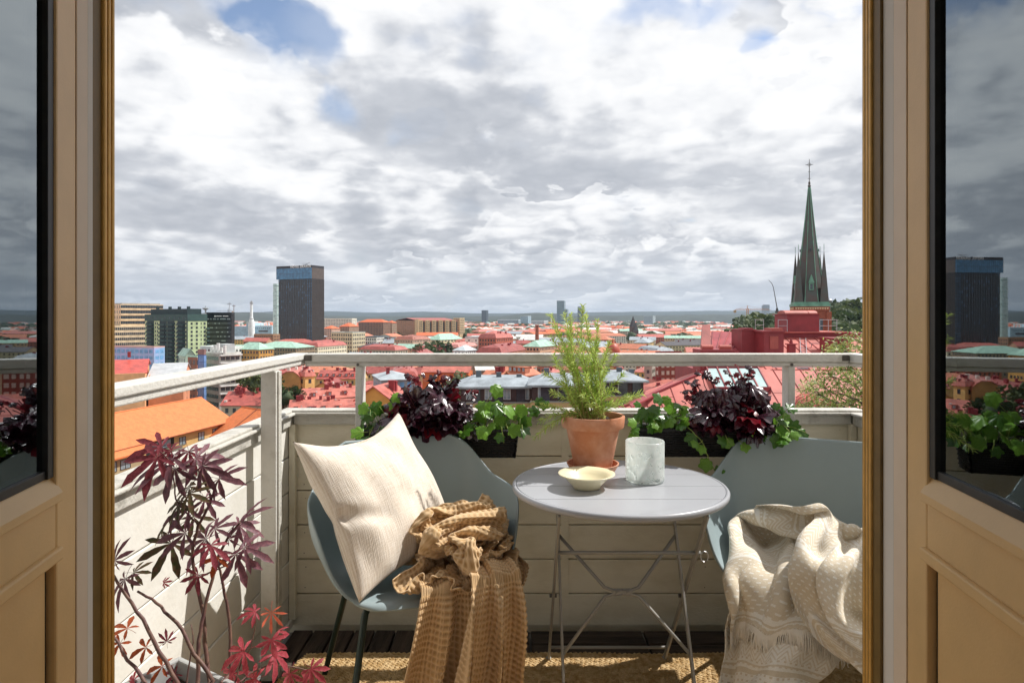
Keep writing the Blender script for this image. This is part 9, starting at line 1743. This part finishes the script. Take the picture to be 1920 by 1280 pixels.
    for p0, p1 in ((1476, 1520), (1521, 1537)):
        m = MB(); x0, x1 = (p0 - 960) * 58.8 / FPX, (p1 - 960) * 58.8 / FPX; z = zat(588.5, 58.8) + .02; k = 10
        v = []
        for xx in (x0, x1):
            for j in range(k + 1): a = PI * j / k; v.append((xx, 60.1 - math.cos(a) * .9, z + math.sin(a) * .32))
        m.add(v, [(j, j + 1, k + 2 + j, k + 1 + j) for j in range(k)] + [tuple(range(k, -1, -1)), tuple(range(k + 1, 2 * k + 2))]); m.build('barrel_cowl', RED[0], big)
    c1 = boxp('chimney', 1433, 1469.5, 623, 700, 53.0, 2.4, m_redw); boxp('chimney_cap', 1430.5, 1472, 620, 623, 52.85, 2.7, m_redw, parent=c1); boxp('cowl', 1447, 1468, 615, 620, 53.4, 1.6, RED[0], parent=c1); boxp('hatch', 1444, 1459.5, 630, 654, 52.93, .06, RED[1], parent=c1)
    c2 = boxp('chimney', 1391, 1418, 619, 672, 55.0, 2.6, m_redw); boxp('chimney_cap', 1389.5, 1419.5, 617.5, 619, 54.9, 2.8, m_redw, parent=c2); boxp('cowl', 1396, 1412, 614.8, 617.5, 55.3, 1.6, m_redw, parent=c2)
    c3 = boxp('chimney', 1562.5, 1596, 636, 700, 53.5, 2.4, m_redw); boxp('chimney_cap', 1561, 1597.5, 633.5, 636, 53.4, 2.6, m_redw, parent=c3); boxp('hatch', 1575, 1592, 640, 656, 53.44, .05, RED[1], parent=c3)
    # the left wing, its shade put into a darker red
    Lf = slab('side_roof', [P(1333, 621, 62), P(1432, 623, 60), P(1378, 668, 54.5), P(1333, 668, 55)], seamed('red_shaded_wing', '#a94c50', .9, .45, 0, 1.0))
    for i in range(6):
        a = i / 6; m = MB(); m.bar(P(1337 + 94 * a, 621.2 + 1.2 * a, 61.9 - 2 * a) + Vector((0, 0, .05)), P(1334 + 44 * a, 667, 54.9) + Vector((0, 0, .05)), .06, .1); m.build('seam', m_s, t)
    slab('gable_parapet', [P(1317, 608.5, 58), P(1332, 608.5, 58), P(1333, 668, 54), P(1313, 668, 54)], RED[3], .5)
    boxp('wall', 1333, 1440, 668, 690, 55.6, 5, m_redw)
    fb = boxp('dormer_box', 1313, 1377, 655.5, 700, 51.8, 2.2, m_redw)
    for p0, p1 in ((1320, 1341.5), (1354, 1376)):
        m = MB(); x0, x1 = (p0 - 960) * 52 / FPX, (p1 - 960) * 52 / FPX; z = zat(651, 52.5); m.tube([(x0, 52.7, z), (x1, 52.7, z)], .19, 14); shade_auto(m.build('barrel_cowl', RED[0], fb), 50)
    # ladder, railings, vents, snow guard
    m = MB(); mt_ = m_steel
    for xx in (1499.5, 1510.5):
        a = (xx - 960) / FPX; m = MB(); m.bar(su(a * 52.5, .1) + nu * .15, su(a * 58, .93) + nu * .15, .05, .05); m.build('ladder_rail', mt_, t)
    for k in range(9):
        f = .13 + k * .095; Yk = Yu0 + (Yu1 - Yu0) * f; m = MB(); m.bar(su((1499.5 - 960) / FPX * Yk, f) + nu * .15, su((1510.5 - 960) / FPX * Yk, f) + nu * .15, .035, .035); m.build('ladder_rung', mt_, t)
    m = MB(); m.bar(su((1519 - 960) / FPX * 56, .68) + nu * .35, su((1562 - 960) / FPX * 56, .68) + nu * .35, .06, .06); [m.bar(su(xx, .68), su(xx, .68) + nu * .35, .05, .05) for xx in (26.3, 27.2, 28.0)]; m.build('snow_guard', mt_, t)
    for a, b in ((1459, 1476), (1537, 1569)):
        for Yr in (58.5, 64):
            m = MB(); n_ = max(1, int((b - a) / 14)); z = zat(622, 58.5)
            X0, X1 = (a - 960) * 58.5 / FPX, (b - 960) * 58.5 / FPX
            for h in (.55, 1.1): m.tube([(X0, Yr, z + h), (X1, Yr, z + h)], .02, 5)
            for k in range(n_ + 1): xx = X0 + (X1 - X0) * k / n_; m.tube([(xx, Yr, z), (xx, Yr, z + 1.1)], .025, 5)
            m.build('safety_rail', mt_, t)
    c = at(1483.5, 655, 54.5); m = MB(); m.box(c.x - .28, c.x + .28, c.y - .25, c.y + .25, c.z - .4, c.z + .42); m.box(c.x - .4, c.x + .4, c.y - .35, c.y + .35, c.z + .421, c.z + .5); m.lathe([(.16, .5), (.1, .8), (.02, .95)], 8, tuple(c)); m.build('roof_vent', m_redw, t)
    m = MB(); pn = at(1502, 694, 51); m.box(pn.x - .3, pn.x + .35, pn.y - .5, pn.y, pn.z - .25, pn.z + .3); m.build('roof_light', MC('#dfe6e8', rough=.3), t)
    # barrel dormer low right
    c = sl(0, .42); cx = (1530 - 960) / FPX * 45.4; z = zat(768, 45.4)
    m = MB(); k = 14; v = []
    for yy in (43.6, 48.5):
        for j in range(k + 1): a = PI * j / k; v.append((cx + math.cos(a) * 1.35, yy, z - .6 + math.sin(a) * 1.55))
    m.add(v, [(j + 1, j, k + 1 + j, k + 2 + j) for j in range(k)] + [tuple(range(k + 1))]); dm = m.build('barrel_dormer', m_sheetN, t)
    for q in range(7):
        m = MB(); yy = 43.9 + q * .6; m.tube([(cx + math.cos(PI * j / 10) * 1.37, yy, z - .6 + math.sin(PI * j / 10) * 1.57) for j in range(11)], .035, 4); m.build('dormer_seam', m_s, dm)
    m = MB(); m.tube([(cx + math.cos(PI * j / 12) * 1.15, 43.5, z - .6 + math.sin(PI * j / 12) * 1.3) for j in range(13)], .1, 5); m.box(cx - 1.0, cx + 1.0, 43.54, 43.58, z - .6, z + .5); m.build('dormer_front', m_redw, dm)
big_roof()

def near_tree():
    Y = 9.2; b = at(1672, 594, Y); b.z = -12; g = MB(); g.box(2.5, 10, 6, 14, -12.4, -12.01); structure(g.build('garden_terrace', M('terrace_soil', (.06, .06, .04), rough=.95)))
    t = thing('tree', 'light green feathery tree close beyond the right end of the railing', 'tree', b); rr = random.Random(31); m = MB()
    top = at(1664, 640, Y + .2) - b; m.tube([(0, 0, 0), (.1, .05, 5), (.02, .1, 8.5), (.03, .1, 11), tuple(top)], [.16, .12, .085, .06, .02], 8); m.build('trunk', m_bark, t, smooth=True)
    cl = [(1600, 634, 24), (1572, 650, 18), (1614, 655, 22), (1560, 662, 14), (1598, 672, 20), (1548, 700, 24), (1526, 716, 20), (1582, 704, 24), (1606, 716, 22), (1512, 728, 14), (1562, 732, 26), (1535, 744, 22), (1592, 746, 26), (1612, 738, 20), (1560, 762, 24), (1520, 760, 20), (1500, 764, 12), (1600, 770, 26), (1640, 700, 30), (1650, 650, 26), (1645, 750, 30), (1588, 690, 16)]
    br = MB(); lv = [MB(), MB()]
    for i, (px, py, r) in enumerate(cl):
        c = at(px, py, Y + rr.uniform(-.5, .5)) - b; s0 = Vector((.03, .1, c.z - .5 - rr.random() * .5)); mid = s0.lerp(c, .55) + Vector((0, 0, .12)); br.tube([s0, mid, c], [.022, .013, .005], 5); R_ = r * Y / FPX * 1.05
        for k in range(4): e = c + Vector((rr.gauss(0, .6), rr.gauss(0, .6), rr.gauss(0, .35))) * R_; br.tube([mid.lerp(c, .6), e], [.006, .002], 4)
        for k in range(int(9 * r)):
            p = c + Vector((rr.gauss(0, .55), rr.gauss(0, .6), rr.gauss(0, .36))) * R_; a = Vector((rr.gauss(0, 1), rr.gauss(-.2, .8), rr.gauss(-.5, .4))).normalized(); w = a.cross(Vector((rr.gauss(0, .3), -.4, 1))).normalized(); s = rr.uniform(.022, .042)
            lv[rr.random() < .4].add([p, p + a * s - w * s * .32, p + a * s * 2, p + a * s + w * s * .32], [(0, 1, 2, 3)])
    stuff(br.build('branches', m_bark, t)); stuff(lv[0].build('leaves', M('tree_leaf_light', rgb('#8fa04a'), rough=.5, col2=rgb('#c2c672'), vs=3, sub=.4), t)); stuff(lv[1].build('leaves', M('tree_leaf_dark', rgb('#5f7a34'), rough=.5, col2=rgb('#87974a'), vs=3, sub=.35), t))
near_tree()
# ---------------------------------------------------------------- air
def haze():
    m = bpy.data.materials.new('haze'); m.use_nodes = True; N = m.node_tree.nodes; L = m.node_tree.links; N.clear()
    o = N.new('ShaderNodeOutputMaterial'); v = N.new('ShaderNodeVolumePrincipled'); v.inputs['Color'].default_value = (.64, .79, .98, 1); v.inputs['Density'].default_value = HAZE; v.inputs['Anisotropy'].default_value = .2
    L.new(v.outputs[0], o.inputs['Volume']); b = MB(); b.box(-27000, 27000, -700, 27000, G - 1, 90); h = b.build('haze', m); h['kind'] = 'stuff'; return h
HAZE = 5.2e-5
haze()
